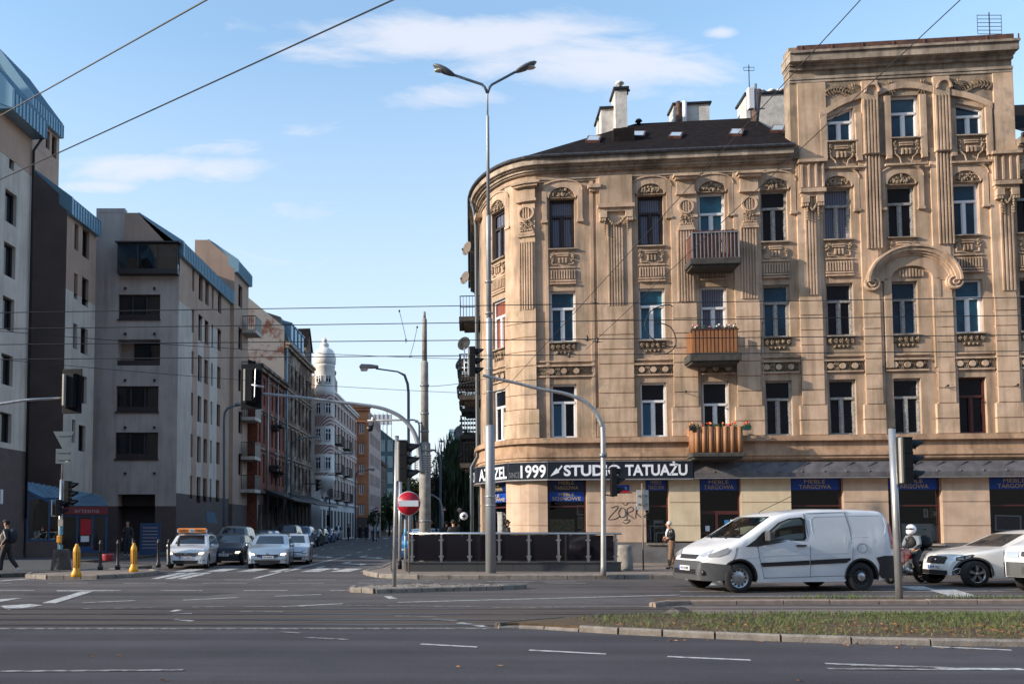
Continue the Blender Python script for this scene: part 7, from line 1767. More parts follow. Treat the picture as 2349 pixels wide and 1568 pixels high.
B.lay('bumper', 'bumper_grey', van, [[(.04,.27),(.04,.66),(.10,.70),(.62,.64),(.66,.42),(.62,.30),(.3,.27)]], 'side', .016)
B.lay('bumper', 'bumper_grey', van, [[(-.80,.27),(-.86,.45),(-.86,.64),(-.55,.72),(.55,.72),(.86,.64),(.86,.45),(.80,.27)]], 'front', .016)
B.lay('rear_bumper', 'car_black', van, [[(4.40,.40),(4.42,.62),(4.34,.80),(4.55,.84),(4.86,.84),(4.87,.40),(4.9,.30),(4.5,.30)]], 'side', .018)
B.lay('rub_strip', 'car_black', van, [[(1.42,.60),(1.36,.66),(1.36,.69),(2.6,.745),(2.6,.64)], [(2.615,.64),(2.615,.745),(3.66,.79),(3.66,.74),(3.55,.68)]], 'side', .020)
arch_lip(B, van, VAN, .055, .10, 'car_black')
for sg in (-1, 1):
 B.lay('headlight', 'headlamp', van, [[(sg*.42,.84),(sg*.50,.90),(sg*.72,1.0),(sg*.74,.93),(sg*.72,.86),(sg*.6,.81)]], 'front', .012)
B.lay('headlight', 'headlamp', van, [[(.14,.82),(.20,.89),(.44,1.00),(.58,1.05),(.60,.98),(.54,.90),(.36,.83)]], 'side', .014)
B.lay('grille', 'car_black', van, [[(-.36,.76),(-.40,.86),(.40,.86),(.36,.76)], [(-.5,.40),(-.5,.52),(.5,.52),(.5,.40)]], 'front', .022)
mb = MB();
for z in (.80, .84): mb.tube([(B.front(y, z)-.03, y, z) for y in (-.36, -.18, 0, .18, .36)], .010, 5)
mb.build('grille_bar', 'chrome', van)
mb = MB()
for sg in (-1, 1): x = B.front(sg*.66, .46)-.02; mb.ball((x, sg*.66, .46), (.03, .07, .07), 10, 6)
mb.build('fog_light', 'lens_dark', van); plate(B, van, .55, 'WI 0248L', 0, .5, .11, .03)
B.lay('tail_light', 'tail_red', van, [[(4.76,1.0),(4.83,1.0),(4.83,1.25),(4.80,1.58),(4.72,1.62)]], 'side', .012)
def seam(pts, r=.006, m='car_black', name='door_seam'):
 mb = MB()
 for sg in (1, -1): mb.tube([(x, sg*(B.side(x, z)+.001), z) for x, z in pts], r, 4)
 return mb.build(name, m, van)
seam([(1.46,.32),(1.34,.8),(1.30,1.07)]); seam([(2.63,.34),(2.64,1.0),(2.60,1.5),(2.55,1.84)]); seam([(3.70,.36),(3.74,1.0),(3.70,1.5),(3.62,1.86)]); seam([(.62,.64),(.74,.85),(.78,1.05)]); seam([(1.46,.34),(3.70,.38)]); seam([(2.6,1.84),(3.7,1.88)])
pr = [(2.78,1.30),(2.72,1.45),(2.72,1.70),(2.80,1.76),(4.50,1.80),(4.62,1.74),(4.66,1.55),(4.62,1.38),(4.50,1.30),(3.6,1.27),(2.78,1.26)]
seam(pr, .005, 'van_white', 'pressed_line'); seam([(3.98+.13*math.cos(a), 1.02+.11*math.sin(a)) for a in [2*PI*i/20 for i in range(21)]], .005, 'car_black', 'fuel_cap')
seam([(.9,.80),(1.6,.86),(3.0,.90),(3.6,.92)], .004, 'van_white', 'pressed_line')
mb = MB()
for sg in (1, -1): mb.box(2.28, 2.52, sg*(B.side(2.3, 1.08)+.02)-.018, sg*(B.side(2.3, 1.08)+.02)+.018, 1.07, 1.105)
mb.build('door_handle', 'car_black', van)
mb = MB()
for sg in (1, -1): y = sg*(B.side(1.5, 1.3)+.14); mb.box(1.47, 1.61, y-.10, y+.10, 1.19, 1.42); mb.box(1.52, 1.60, min(y, y-sg*.2), max(y, y-sg*.2), 1.20, 1.26)
mb.build('wing_mirror', 'bumper_grey', van, bevel=.04)
mb = MB()
for y in (-.35, .3): mb.tube([(B.front(y, 1.25)-.03, y, 1.25), (B.front(y+.45, 1.31)-.03, y+.5, 1.31)], .012, 5)
mb.build('wiper', 'car_black', van)
mb = MB(); mb.tube([(1.95, 0, 1.84), (1.99, 0, 1.90), (2.85, 0, 2.28)], .008, 5); mb.build('aerial', 'car_black', van)
mb = MB(); mb.box(2.62, 2.66, -.8, .8, .3, 1.78); mb.box(1.15, 2.6, -.82, .82, .3, .55); mb.prism([(1.15, .55), (1.15, 1.22), (1.45, 1.20), (1.5, .55)], -.8, .8); mb.build('cab_interior', 'underbody', van)
for y in (-.42, .42): mb = MB(); mb.box(2.0, 2.45, y-.24, y+.24, .55, .85); mb.prism([(2.36, .85), (2.50, 1.45), (2.58, 1.45), (2.52, .85)], y-.24, y+.24); mb.build('seat', 'car_black', van, bevel=.03)
mb = MB(); c = Vector((1.72, .42, 1.12)); ring = [c+Vector((.06*math.cos(a), .19*math.sin(a), .18*math.cos(a))) for a in [2*PI*i/16 for i in range(17)]]; mb.tube(ring, .016, 6); mb.tube([c, (1.4, .42, .98)], .025, 6); mb.build('steering_wheel', 'car_black', van)
for i, xw in enumerate(VAN['wheels']):
 for sg in (-1, 1): wheel(van, None, xw, sg*(.95-.13), .345, .21, 'alloy' if i == 0 else 'car_black', steel=True);
mb = MB()
for sg in (-1, 1): mb.lathe([(.10, sg*.02), (.085, sg*.035), (.01, sg*.04)], (3.96, sg*(.82+.085), .345), 14, 'y', cap=False)
mb.build('hub_cap', 'alloy', van)
# ---------------------------------------------------------------- white estate car behind the motorcycle
EST = dict(L=4.65, W=1.88, H=1.50, belt=(.88, 1.00), wheels=(.52, 3.30), wr=.35, clear=.24, nose=1.1, nosek=.46, tail=.6, tum=.36, top=[(0,.48),(.02,.66),(.10,.80),(.4,.90),(.9,.985),(1.40,1.05),(2.15,1.40),(2.55,1.48),(3.3,1.49),(4.0,1.42),(4.45,1.05),(4.6,.9),(4.65,.45)],
glass=[[(1.72,.98),(1.85,1.06),(2.25,1.34),(2.62,1.40),(2.62,.985)],[(2.70,.99),(2.70,1.40),(3.35,1.40),(3.5,1.36),(3.5,1.01)],[(3.58,1.015),(3.58,1.35),(3.95,1.22),(4.1,1.05)]], ws=[(-.66,1.075),(.66,1.075),(.54,1.41),(-.54,1.41)], fn=None)
paint('paint_estate', (.70,.70,.70), .1, .3)
wf = G(2237, 1345.5); d = Vector((math.cos(math.radians(2)), math.sin(math.radians(2)), 0)); nv = Vector((-d.y, d.x, 0)); fr = wf-d*.52+nv*.82
est = thing('estate_car', 'white estate car with black wheel arch cladding and dark spoked wheels behind the motorcycle', 'car', (fr.x, fr.y, 0), math.atan2(d.y, d.x))
B2 = Body(EST); B2.shell('body', 'paint_estate', est); B2.lay('side_window', 'car_glass', est, EST['glass'], 'side', .008); B2.lay('windscreen', 'car_glass', est, [EST['ws']], 'front', .012)
arch_lip(B2, est, EST, .05, .10, 'bumper_grey')
B2.lay('grille', 'car_black', est, [[(-.36,.60),(-.40,.76),(-.3,.80),(.3,.80),(.40,.76),(.36,.60)], [(-.5,.30),(-.5,.42),(.5,.42),(.5,.30)]], 'front', .012)
mb = MB(); mb.tube([(B2.front(y, z)-.025, y, z) for y, z in ((.3,.62),(.1,.68),(-.1,.73),(-.3,.78))], .012, 5); mb.lathe([(.045, -.01), (.045, .01)], (B2.front(0, .70)-.03, 0, .70), 14, 'x'); mb.build('badge', 'chrome', est)
B2.lay('headlight', 'car_black', est, [[(.14,.70),(.15,.79),(.44,.87),(.50,.86),(.45,.77),(.30,.70)]], 'side', .012); B2.lay('headlight', 'headlamp', est, [[(sg*.46,.70),(sg*.48,.78),(sg*.70,.82),(sg*.70,.72)] for sg in (-1, 1)], 'front', .012); B2.lay('headlight_lens', 'headlamp', est, [[(.16,.72),(.17,.77),(.28,.80),(.29,.73)],[(.31,.74),(.32,.81),(.44,.85),(.40,.77)]], 'side', .018)
B2.lay('fog_surround', 'car_black', est, [[(.08,.40),(.14,.34),(.20,.36),(.22,.48),(.14,.46)]], 'side', .012); mb = MB(); mb.tube([(x, -(B2.side(x, z)+.016), z) for x, z in ((.08,.42),(.14,.475),(.22,.495),(.20,.37),(.14,.33),(.09,.38))], .010, 5); mb.build('fog_trim', 'chrome', est)
B2.lay('sill_cladding', 'bumper_grey', est, [[(1.42,.26),(1.40,.36),(3.22,.40),(3.22,.28)]], 'side', .014)
mb = MB(); mb.tube([(1.86, -(B2.side(1.9, .99)+.01), .985), (2.66, -(B2.side(2.66, 1.0)+.01), .985)], .008, 4); mb.tube([(x, -(B2.side(x, z)+.012), z) for x, z in ((1.72,1.0),(1.9,1.13),(2.25,1.365),(2.65,1.425),(3.4,1.42),(3.95,1.25))], .010, 4); mb.build('window_trim', 'black_metal', est)
mirror(B2, est, 1.85, 1.02, 'black_metal', 1.1); plate(B2, est, .50, 'WPI 702', 0, .5, .11)
mb = MB()
for x0 in (1.62, 2.66): mb.tube([(x0, -(B2.side(x0, z)+.001), z) for z in (.4, .6, .8, .96)], .006, 4)
mb.build('door_seam', 'car_black', est)
for xw in EST['wheels']:
 for sg in (-1, 1): wheel(est, None, xw, sg*.82, .35, .23, 'alloy', 5, .035)
# ---------------------------------------------------------------- older white van cut by the right edge
OV = dict(L=5.0, W=1.95, H=2.1, belt=(1.05, 1.2), wheels=(.85, 3.9), wr=.34, clear=.30, tum=.15, r=.10, nose=.35, nosek=.10, tail=.3, top=[(0,.70),(.02,.92),(.10,1.06),(.35,1.14),(.95,1.28),(1.75,1.98),(2.1,2.08),(4.8,2.1),(4.95,1.9),(5.0,.6)], fn=None)
fr = Vector((15.9, 20.35, 0)); a = math.radians(28)
ov = thing('delivery_van', 'older white van with square headlight and grey bumper cut by the right edge', 'van', (fr.x+.25, fr.y+.45, 0), a); B3 = Body(OV); B3.shell('body', 'van_white', ov)
B3.lay('windscreen', 'car_glass', ov, [[(-.78,1.36),(.78,1.36),(.70,1.94),(-.70,1.94)]], 'front', .012); B3.lay('side_window', 'car_glass', ov, [[(1.1,1.25),(1.7,1.75),(2.2,1.80),(2.2,1.25)]], 'side', .010)
B3.lay('bumper', 'bumper_grey', ov, [[(.02,.34),(.02,.72),(.5,.72),(.46,.34)]], 'side', .03); B3.lay('bumper', 'bumper_grey', ov, [[(-.94,.36),(-.94,.72),(.94,.72),(.94,.36)]], 'front', .03)
for sg in (-1, 1):
 B3.lay('headlight', 'headlamp', ov, [[(sg*.58,.84),(sg*.58,.99),(sg*.86,.99),(sg*.86,.84)]], 'front', .02)
B3.lay('headlight', 'headlamp', ov, [[(.05,.84),(.05,.99),(.30,.99),(.30,.84)]], 'side', .02)
B3.lay('grille', 'car_black', ov, [[(-.52,.86),(-.52,.98),(.52,.98),(.52,.86)], [(-.5,.42),(-.5,.60),(.5,.60),(.5,.42)]], 'front', .034); plate(B3, ov, .48, 'WPR 38', -.0, .5, .11, .05)
mb = MB(); x = B3.front(0, .92)-.045; mb.box(x, x+.02, -.06, .06, .89, .95); mb.build('badge', 'chrome', ov)
for xw in OV['wheels']:
 for sg in (-1, 1): wheel(ov, None, xw, sg*.84, .34, .2, 'alloy', steel=True)
# ================================================================ street furniture
def base(u, v, z=0): g = G(u, v, z); return Vector((g.x, g.y, z))
def zat(P, v): return AT(CU, v, P.y).z
def at_u(P, u, v): q = AT(u, v, P.y); return Vector((q.x-P.x, 0, q.z-P.z))      # offset from P to the thing seen at (u,v) at the same distance
# tall twin street lamp
P = base(1126, 1321.5, 0); lamp = thing('street_lamp', 'tall steel street lamp with two arms standing in front of the glass railing', 'street lamp', P)
def px_r(P, w): return w/2*P.y/FPX
mb = MB(); z = lambda v: zat(P, v)
for a, b, w0, w1 in ((1321, 975, 24, 22), (975, 729, 16.5, 15), (729, 495, 12, 11.5), (495, 265, 8, 7.5), (265, 205, 4, 3.8)):
 mb.lathe([(px_r(P, w0), z(a)), (px_r(P, w1), z(b)-.04), (px_r(P, w1)*.8, z(b))], n=20)
mb.build('pole', 'pole_paint', lamp)
mb = MB()
for v in (900+0, 862-14, 1170-30, 1160, 720, 690-42): mb.lathe([(px_r(P, 26 if v > 975 else 18), z(v)), (px_r(P, 26 if v > 975 else 18), z(v)+.04)], n=16)
mb.build('band', 'galv', lamp)
for sg, (ua, va), (ub, vb) in ((-1, (1040, 172), (1018, 161)), (1, (1183, 165), (1206, 154))):
 s0 = Vector((0, 0, z(214))); e_ = at_u(P, ua, va); mid = Vector((e_.x*.16, 0, z(194))); mb = MB(); mb.tube([s0, s0.lerp(mid, .5)+Vector((0,0,.06)), mid, mid.lerp(e_, .5), e_], .045, 8); ar = mb.build('lamp_arm', 'dark_pole', lamp)
 c = at_u(P, ub, vb); d = (c-e_).normalized(); up = Vector((-d.z*sg, 0, d.x*sg)); mb = MB(); ph = []
 L_ = .40
 prof = [(-L_*1.05, .03), (-L_*.95, .07), (-L_*.6, .12), (-L_*.1, .16), (L_*.4, .15), (L_*.8, .10), (L_*1.0, .03)]
 n = 14; vs = []; fs = []
 for k, (x, r) in enumerate(prof):
  for j in range(n): t_ = 2*PI*j/n; vs.append(c+d*x+up*(r*.62*math.sin(t_))+Vector((0, 1, 0))*(r*1.1*math.cos(t_)))
 for k in range(len(prof)-1):
  for j in range(n): fs.append((k*n+j, k*n+(j+1) % n, (k+1)*n+(j+1) % n, (k+1)*n+j))
 mb.smooth = True; mb.add(vs, fs); mb.smooth = False; hd = mb.build('lamp_head', mat('lamp_shell', (.10,.11,.13), .5), lamp)
 mb = MB(); mb.ball(c-up*.06+d*.08, (.24, .13, .06), 12, 6); mb.build('diffuser', mat('diffuser', (.45,.42,.38), .2), hd)
# concrete catenary post
P = Vector((AT(975, 1208, 31).x, 31, .12)); post = thing('concrete_post', 'stepped round concrete post with steel straps behind the glass railing', 'post', P); z = lambda v: zat(P, v)-.12
mb = MB()
for a, b, w0, w1 in ((1310, 1014, 27, 26), (1014, 828, 18, 17), (828, 730, 12, 11.5), (730, 714, 7, 6)): mb.lathe([(px_r(P, w0), z(a) if a < 1310 else 0), (px_r(P, w1), z(b)-.05), (px_r(P, w1)*.75, z(b))], n=20)
mb.build('post_shaft', 'concrete', post)
mb = MB()
for v, w in ((886, 21), (950, 20), (991, 20), (1196, 29), (1035, 29)): mb.lathe([(px_r(P, w), z(v)), (px_r(P, w), z(v)+.06)], n=16)
mb.build('strap', 'grey_metal', post)
mb = MB()
for i in range(8):
 zz = z(1082)+(z(1046)-z(1082))*i/7; mb.lathe([(px_r(P, 30), zz), (px_r(P, 31), zz+.03), (px_r(P, 30), zz+.05)], n=18); mb.box(-px_r(P, 30)-.12, -px_r(P, 30)+.05, -.06, .06, zz, zz+.025)
mb.box(-px_r(P, 30)-.14, -px_r(P, 30)-.10, -.06, .06, z(1082), z(1044)); mb.build('clamp_ladder', 'galv', post)
mb = MB(); zz = z(967); mb.tube([at_u(P, 972, 972)+Vector((0,-.1,0)), at_u(P, 952, 967)], .02, 5); mb.build('bracket', 'black_metal', post)
# signal head with three visors, pointing along heading a (0 = +x)
def signal(loc, a, label, sc=1., two=False, back=False, sep=None, name='traffic_signal', cat='traffic signal', group=None, closed=False):
 t = thing(name, label, cat, loc, a, group); t.scale = (sc,)*3; n = 2 if two else 3; h = .32*n
 mb = MB(); mb.box(-.13, .06, -.15, .15, -h/2, h/2)
 for k in range(n+1): mb.box(-.135, .07, -.16, .16, -h/2+.32*k-.012, -h/2+.32*k+.012)
 mb.build('housing', 'black_plastic', t, bevel=.012)
 if sep != 'noback': mb = MB(); mb.box(-.19, -.135, -.13, .13, -h/2, h/2); mb.build('rear_door', 'black_plastic' if closed else 'alu_side', t, bevel=.01)
 for k in range(n):
  z = -h/2+.16+.32*k; mb = MB(); vs = []; fs = []; m_ = 14
  for j in range(m_+1):
   t_ = -PI*.18+(PI*1.36)*j/m_; c, s = math.cos(t_), math.sin(t_); L_ = .30*(.35+.65*max(0, s)**.5 if s > 0 else .35*.8)
   vs += [(.06, .135*c, z+.135*s), (.06+L_, .125*c, z-.02+.125*s)]
  for j in range(m_): fs.append((2*j, 2*j+1, 2*j+3, 2*j+2))
  mb.smooth = True; mb.add(vs, fs); mb.smooth = False; o = mb.build('visor', 'black_plastic', t, recalc=False)
  mb = MB(); mb.lathe([(.115, .062), (.08, .085), (.01, .09)], (0, 0, z), 16, 'x', cap=False); mb.build('lens', [mat('lens_green', (.01,.06,.03), .2), mat('lens_amber', (.10,.05,.01), .2), mat('lens_red', (.09,.01,.01), .2)][(k if n == 3 else (0, 2)[k])], o)
 if closed: mb = MB(); mb.box(-.02, .01, -.30, .30, -h/2-.16, h/2+.16); mb.build('backboard', mat('backboard', (.008,.010,.013), .6, spec=.15), t, bevel=.03)
 return t
def mastpole(u, v, vtop, w, label, utop=None, m='galv', z=0, name='signal_pole', cat='pole', cable=False):
 P = base(u, v, z); t = thing(name, label, cat, P); top = at_u(P, utop if utop else u, vtop); mb = MB(); mb.tube([(0, 0, 0), top], px_r(P, w), 14); mb.mi = 0; mb.build('shaft', m, t)
 mb = MB(); mb.lathe([(px_r(P, w)*1.08, 0), (px_r(P, w)*.9, .02)], top, 14); mb.build('cap', 'black_plastic', t); return t, P
SGN = 'traffic signals around the junction'
# front pole on the cobbled island
t, P = mastpole(904, 1347, 1001, 9.5, 'slim steel pole on the cobbled island carrying a three-visor signal', 910.5, z=.06)
mb = MB(); mb.tube([at_u(P, 899, 1250), at_u(P, 897, 1262)+Vector((0,-.08,0)), at_u(P, 897, 1300)+Vector((0,-.08,0)), at_u(P, 900, 1312)], .010, 5); mb.build('cable_loop', 'wire', t)
q = AT(930, 1058, P.y); signal((q.x, q.y, q.z), -.18, 'large black three-visor signal beside the slim pole above the no-entry sign', 1.05, group=SGN)
mb = MB(); mb.box(-.02, .30, -.02, .02, zat(P, 1012)-P.z, zat(P, 1012)-P.z+.04); mb.box(-.02, .30, -.02, .02, zat(P, 1103)-P.z, zat(P, 1103)-P.z+.04); mb.build('bracket', 'black_plastic', t)
# long curved arm on the concrete post with a rear-facing signal
P = Vector((AT(962, 1208, 30.8).x, 30.8, 0)); t = thing('signal_gantry', 'long curved grey mast arm reaching left from the concrete post', 'mast arm', P)
pts = [(964,1083),(963,1060),(960,1030),(955,1005),(946,985),(933,968),(915,953),(893,942),(868,934),(830,928),(770,921),(700,912),(640,906),(598,902)]
mb = MB(); mb.tube(smooth_path([at_u(P, *p) for p in pts], 4), [.095-.05*i/52 for i in range(53)], 12); mb.build('arm', 'pole_paint', t)
q = AT(577, 887, P.y); s_ = signal((q.x, q.y-.05, q.z), math.radians(82), 'dark backed signal hanging over the side street, end of the long curved arm', 1.3, closed=True, group=SGN)
mb = MB(); mb.box(-.32, -.20, -.10, .14, -.44, .44); mb.build('side_case', 'black_plastic', s_); mb = MB(); mb.tube([(-.36, -.20, -.35), (-.36, -.22, .42), (-.25, -.2, .46)], .015, 5); mb.tube([(-.3, -.1, 0), (-.3, -.45, -.07)], .03, 6); mb.build('conduit', 'galv', s_)
mb = MB(); mb.box(-.33, -.20, .08, .135, -.44, .44); mb.build('rear_panel', 'alu_side', s_)
# thin camera arm
P = Vector((AT(958, 1208, 31).x, 30.9, 0)); t = thing('camera_arm', 'thin horizontal bracket arm with a small white camera on the concrete post', 'bracket', P); mb = MB(); mb.tube([at_u(P, 962, 1040), at_u(P, 962, 975), at_u(P, 958, 965), at_u(P, 948, 962.5), at_u(P, 843, 964)], .035, 8); mb.build('arm', 'pole_paint', t)
mb = MB(); c = at_u(P, 855, 960); mb.ball(c, (.06, .06, .07), 8, 5); mb.build('camera', 'white_pvc', t); mb = MB(); mb.lathe([(.12, 0), (.12, .03)], c+Vector((-.1, 0, -.35)), 14, 'y'); mb.tube([c+Vector((0,0,-.05)), c+Vector((0,0,-.3))], .03, 6); mb.build('sensor', 'black_metal', t)
# right mast with its arm over the pavement
P = base(1384, 1319, .12); t = thing('signal_mast', 'curved signal mast standing at the right end of the glass railing', 'mast arm', P)
pts = [(1384,1319),(1384,1200),(1383,1000),(1380,975),(1372,955),(1360,938),(1344,923),(1322,911),(1290,901),(1240,892),(1180,877),(1108,861)]
mb = MB(); mb.tube(smooth_path([at_u(P, *p) if i else Vector((0,0,0)) for i, p in enumerate(pts)], 4), [.085-.04*i/44 for i in range(45)], 12); mb.build('arm', 'galv', t)
mb = MB(); mb.lathe([(.12, 0), (.12, .12)], at_u(P, 1383.5, 1048), 14); mb.build('collar', 'grey_metal', t)
q = AT(1410, 1104, P.y); signal((q.x, q.y, q.z), -.1, 'black signal with visors on the curved mast in front of the street name plate', .92, group=SGN, sep='noback')
mb = MB(); mb.tube([at_u(P, 1385, 1133), at_u(P, 1408, 1138)], .02, 5); mb.tube([at_u(P, 1385, 1075), at_u(P, 1405, 1075)], .02, 5); mb.build('bracket', 'black_metal', t)
q = AT(1086, 829, P.y); s_ = signal((q.x, q.y, q.z), -.1, 'black signal with visors over the corner, end of the right curved mast', .92, group=SGN)
mb = MB(); mb.tube([(-.30, -.12, .45), (-.30, -.12, -.35), (-.28, -.12, -.52), (-.16, -.12, -.5)], .022, 6); mb.build('conduit', 'galv', s_)
# left arm
P = Vector((AT(0, 926, 27).x, 27, AT(0, 926, 27).z)); t = thing('signal_gantry', 'pale mast arm entering from the left edge of the picture', 'mast arm', P); mb = MB(); a = at_u(P, -420, 985); mb.tube([a+Vector((0,0,-P.z-a.z)), a, at_u(P, -300, 960), at_u(P, 0, 926), at_u(P, 60, 917), at_u(P, 145, 912)], [.09, .09, .08, .05, .045, .04], 10); mb.build('arm', 'galv', t)
q = AT(166, 897, P.y); s_ = signal((q.x, q.y, q.z), math.radians(80), 'dark backed signal hanging near the far left blocks, end of the pale arm', 1.12, closed=True, group=SGN)
mb = MB(); mb.box(-.32, -.19, .085, .13, -.44, .44); mb.build('rear_panel', 'alu_side', s_)
# near right pole on the narrow median
t, P = mastpole(2063, 1372, 982, 15, 'tall plain steel pole on the narrow median in front of the white van rear', 2045.5, z=.10)
mb = MB(); w_ = px_r(P, 15); mb.tube([at_u(P, 2063, 1260)+Vector((0,-w_,0)), at_u(P, 2067, 1265)+Vector((0,-w_-.03,0)), at_u(P, 2068, 1300)+Vector((0,-w_-.03,0)), at_u(P, 2066, 1307)+Vector((0,-w_,0))], .008, 5); mb.build('cable_loop', 'wire', t)
q = AT(2079, 1056, P.y); signal((q.x, q.y, q.z), -.02, 'black three-visor signal on the steel pole in front of the white van rear', 1.0, group=SGN)
mb = MB()
for v in (1003, 1109): a = at_u(P, 2052, v); mb.box(a.x-.05, a.x+.22, -.02, .02, a.z-.015, a.z+.015)
mb.build('bracket', 'galv', t)
# poles behind the front pole
t, P = mastpole(917, 1304, 1080, 8, 'second steel pole directly behind the slim pole on the cobbled island', 918.5, z=.12); mb = MB(); mb.lathe([(px_r(P, 10), 0), (px_r(P, 10), .28)], n=12); mb.build('foot', 'black_plastic', t)
t, P = mastpole(930, 1296, 1190, 6, 'blue stickered pole between the slim pole and the no-entry sign post', 930, m='pole_paint', z=.12); mb = MB()
for v0, v1 in ((1228, 1212), (1255, 1238)): mb.lathe([(px_r(P, 6.6), zat(P, v0)-.12), (px_r(P, 6.6), zat(P, v1)-.12)], n=12)
mb.build('sticker', mat('sticker_blue', (.10,.35,.50), .6), t)
t, P = mastpole(941, 1290, 1150, 6, 'dark blue pole right of the no-entry sign post', 941, m='dark_pole', z=.12)
# no-entry signs
def noentry(u, v, r, vb, label, Y=None, pole='concrete', pw=4):
 P = base(u+1, vb, .12) if Y is None else Vector((AT(u, 1208, Y).x, Y, .12)); t = thing('no_entry_sign', label, 'road sign', P, 0, 'no-entry signs'); c = at_u(P, u, v); R = r*P.y/FPX; mb = MB(); mb.tube([(0,0,0), (c.x*.0, 0, c.z+R*.6)], px_r(P, pw), 8); mb.build('post', pole, t)
 fnr = lambda x, y, z: c+Vector((x, -.06+y, z)); mb = MB(fnr); mb.lathe([(R, -.008), (R, .008)], n=36, axis='y'); d = mb.build('sign_disc', 'white_sign', t)
 mb = MB(fnr); mb.lathe([(R*.965, -.011), (R*.965, -.0085)], n=36, axis='y'); mb.build('red_face', 'red_sign', d)
 mb = MB(fnr); mb.box(-R*.82, R*.82, -.015, -.0115, -R*.25, R*.25); mb.build('white_bar', 'white_sign', d); return t
noentry(937, 1154, 27.5, 1313, 'large red no-entry sign with white bar in front of the concrete post', pole=mat('post_brown', (.22,.17,.14), .6, metal=.3))
noentry(864, 1168, 6, 1240, 'small no-entry sign far down the street below the turret house balconies', Y=85, pw=2)
noentry(1000+17, 1168+0, 5.5, 1240, 'small no-entry sign between the concrete post and the corner building', Y=62, pw=2)
# left crossing pole with signs, button and signals
P = base(135, 1306, .11); t = thing('crossing_pole', 'steel crossing pole with yellow push button, stickers and backs of two signs', 'pole', P); top = at_u(P, 147, 992); mb = MB(); k = at_u(P, 142, 1100); mb.tube([(0,0,0), k], px_r(P, 8.5), 12); mb.tube([k, top], px_r(P, 5), 10); mb.build('shaft', 'galv', t)
c = at_u(P, 147, 1008); R = .36; mb = MB(lambda x, y, z: c+Vector((x, y-.05, z))); mb.prism([(-.37, .29), (.37, .29), (.03, -.33), (-.03, -.33)], 0, .012); mb.box(-.2, .2, .0-.02, 0, .12, .16); mb.build('yield_sign_back', 'sign_back', t)
c2 = at_u(P, 146, 1046); mb = MB(lambda x, y, z: c2+Vector((x, y-.05, z))); mb.box(-.26, .26, 0, .012, -.26, .26); mb.box(-.22, .22, -.02, 0, .11, .14); mb.box(-.22, .22, -.02, 0, -.14, -.11); mb.mi = 1; mb.box(.08, .18, -.004, -.001, -.20, -.17); mb.build('square_sign_back', ['sign_back', 'white_sign'], t)
c3 = at_u(P, 138, 1236); mb = MB(lambda x, y, z: c3+Vector((x, y, z))); mb.box(-.07, .07, -.16, -.05, -.13, .13); mb.build('push_button', 'yellow_plastic', t, bevel=.03)
mb = MB(lambda x, y, z: c3+Vector((x, y, z)));
for z0, z1 in ((.17, .30), (.32, .50), (-.42, -.2)): mb.lathe([(px_r(P, 9.2), z0), (px_r(P, 9.2), z1)], (.02, 0, 0), 12, cap=False)
mb.build('sticker', 'sticker_blue', t); mb = MB(); mb.box(-.02, .14, -.12, -.06, at_u(P, 140, 1198).z-.12, at_u(P, 140, 1198).z+.12); mb.build('notice', mat('sticker_old', (.42,.38,.33), .7), t)
q = AT(158, 1133, P.y); signal((q.x, q.y, q.z), -.1, 'black vehicle signal on the left crossing pole, above the pedestrian signal', .95, group=SGN, sep='noback')
q = AT(137, 1164, P.y-.2); s_ = signal((q.x, q.y, q.z), .1, 'small two-lamp pedestrian signal on the left crossing pole', .85, two=True, group=SGN, sep='noback'); mb = MB(); mb.box(-.34, -.30, -.02, .02, -.35, .32); mb.box(-.34, -.1, -.02, .02, -.35, -.31); mb.build('bracket', 'galv', s_)
# ---- glass railing on granite
pr = base(930, 1317.5, .12); prr = base(1425, 1317.5, .12); yb = 28.7
X0, X1 = AT(931, 1300, yb).x, AT(1425, 1300, yb).x; XR = AT(1425, 1230, yb).x; zw = AT(1174, 1288, yb).z; zr_ = AT(1174, 1223, yb).z
t = thing('underpass_railing', 'dark glass railing with steel posts on a grey granite wall round the underpass stairs', 'railing')
mb = MB()
nb = 6
for i in range(nb): a = X0+(X1-X0)*i/nb; b = X0+(X1-X0)*(i+1)/nb; mb.box(a+.004, b-.004, yb, yb+.25, .10, zw-.04)
mb.box(X0-.02, X1+.02, yb-.03, yb+.28, zw-.037, zw); mb.box(X0, X0+.25, yb+.281, yb+2.6, .10, zw-.003); mb.box(X0, X1, yb+2.601, yb+2.85, .10, zw-.002); mb.build('granite_wall', 'granite', t)
us = [945, 1012, 1077, 1145, 1213, 1281, 1349, 1412]; yr = yb+.12
pxs = [AT(u, 1250, yr).x for u in us]
for x in pxs:
 mb = MB(); mb.box(x-.035, x+.035, yr-.04, yr+.04, zw, zr_-.03); o = mb.build('post', 'stainless', t)
 mb = MB()
 for zz in (zw+.18, zr_-.22):
  for sg in (-1, 1): mb.box(x+sg*.035+min(0, sg*.05), x+sg*.035+max(0, sg*.05), yr-.03, yr+.02, zz-.025, zz+.025)
 mb.build('glass_clamp', 'stainless', o)
for a, b in zip(pxs, pxs[1:]):
 mb = MB(); mb.box(a+.06, b-.06, yr-.008, yr+.006, zw+.04, zr_-.06); mb.build('glass_panel', mat('smoked_panel', (.012,.010,.014), .06, spec=.5), t)
mb = MB(); mb.tube([(pxs[0]-.1, yr, zr_), (XR+.05, yr, zr_)], .035, 10); mb.tube([(pxs[0]-.05, yr, zr_), (pxs[0]-.05, yr+2.6, zr_)], .03, 8); mb.tube([(pxs[0]-.05, yr+2.6, zr_), (XR+.05, yr+2.6, zr_)], .03, 8); mb.build('handrail', 'stainless', t)
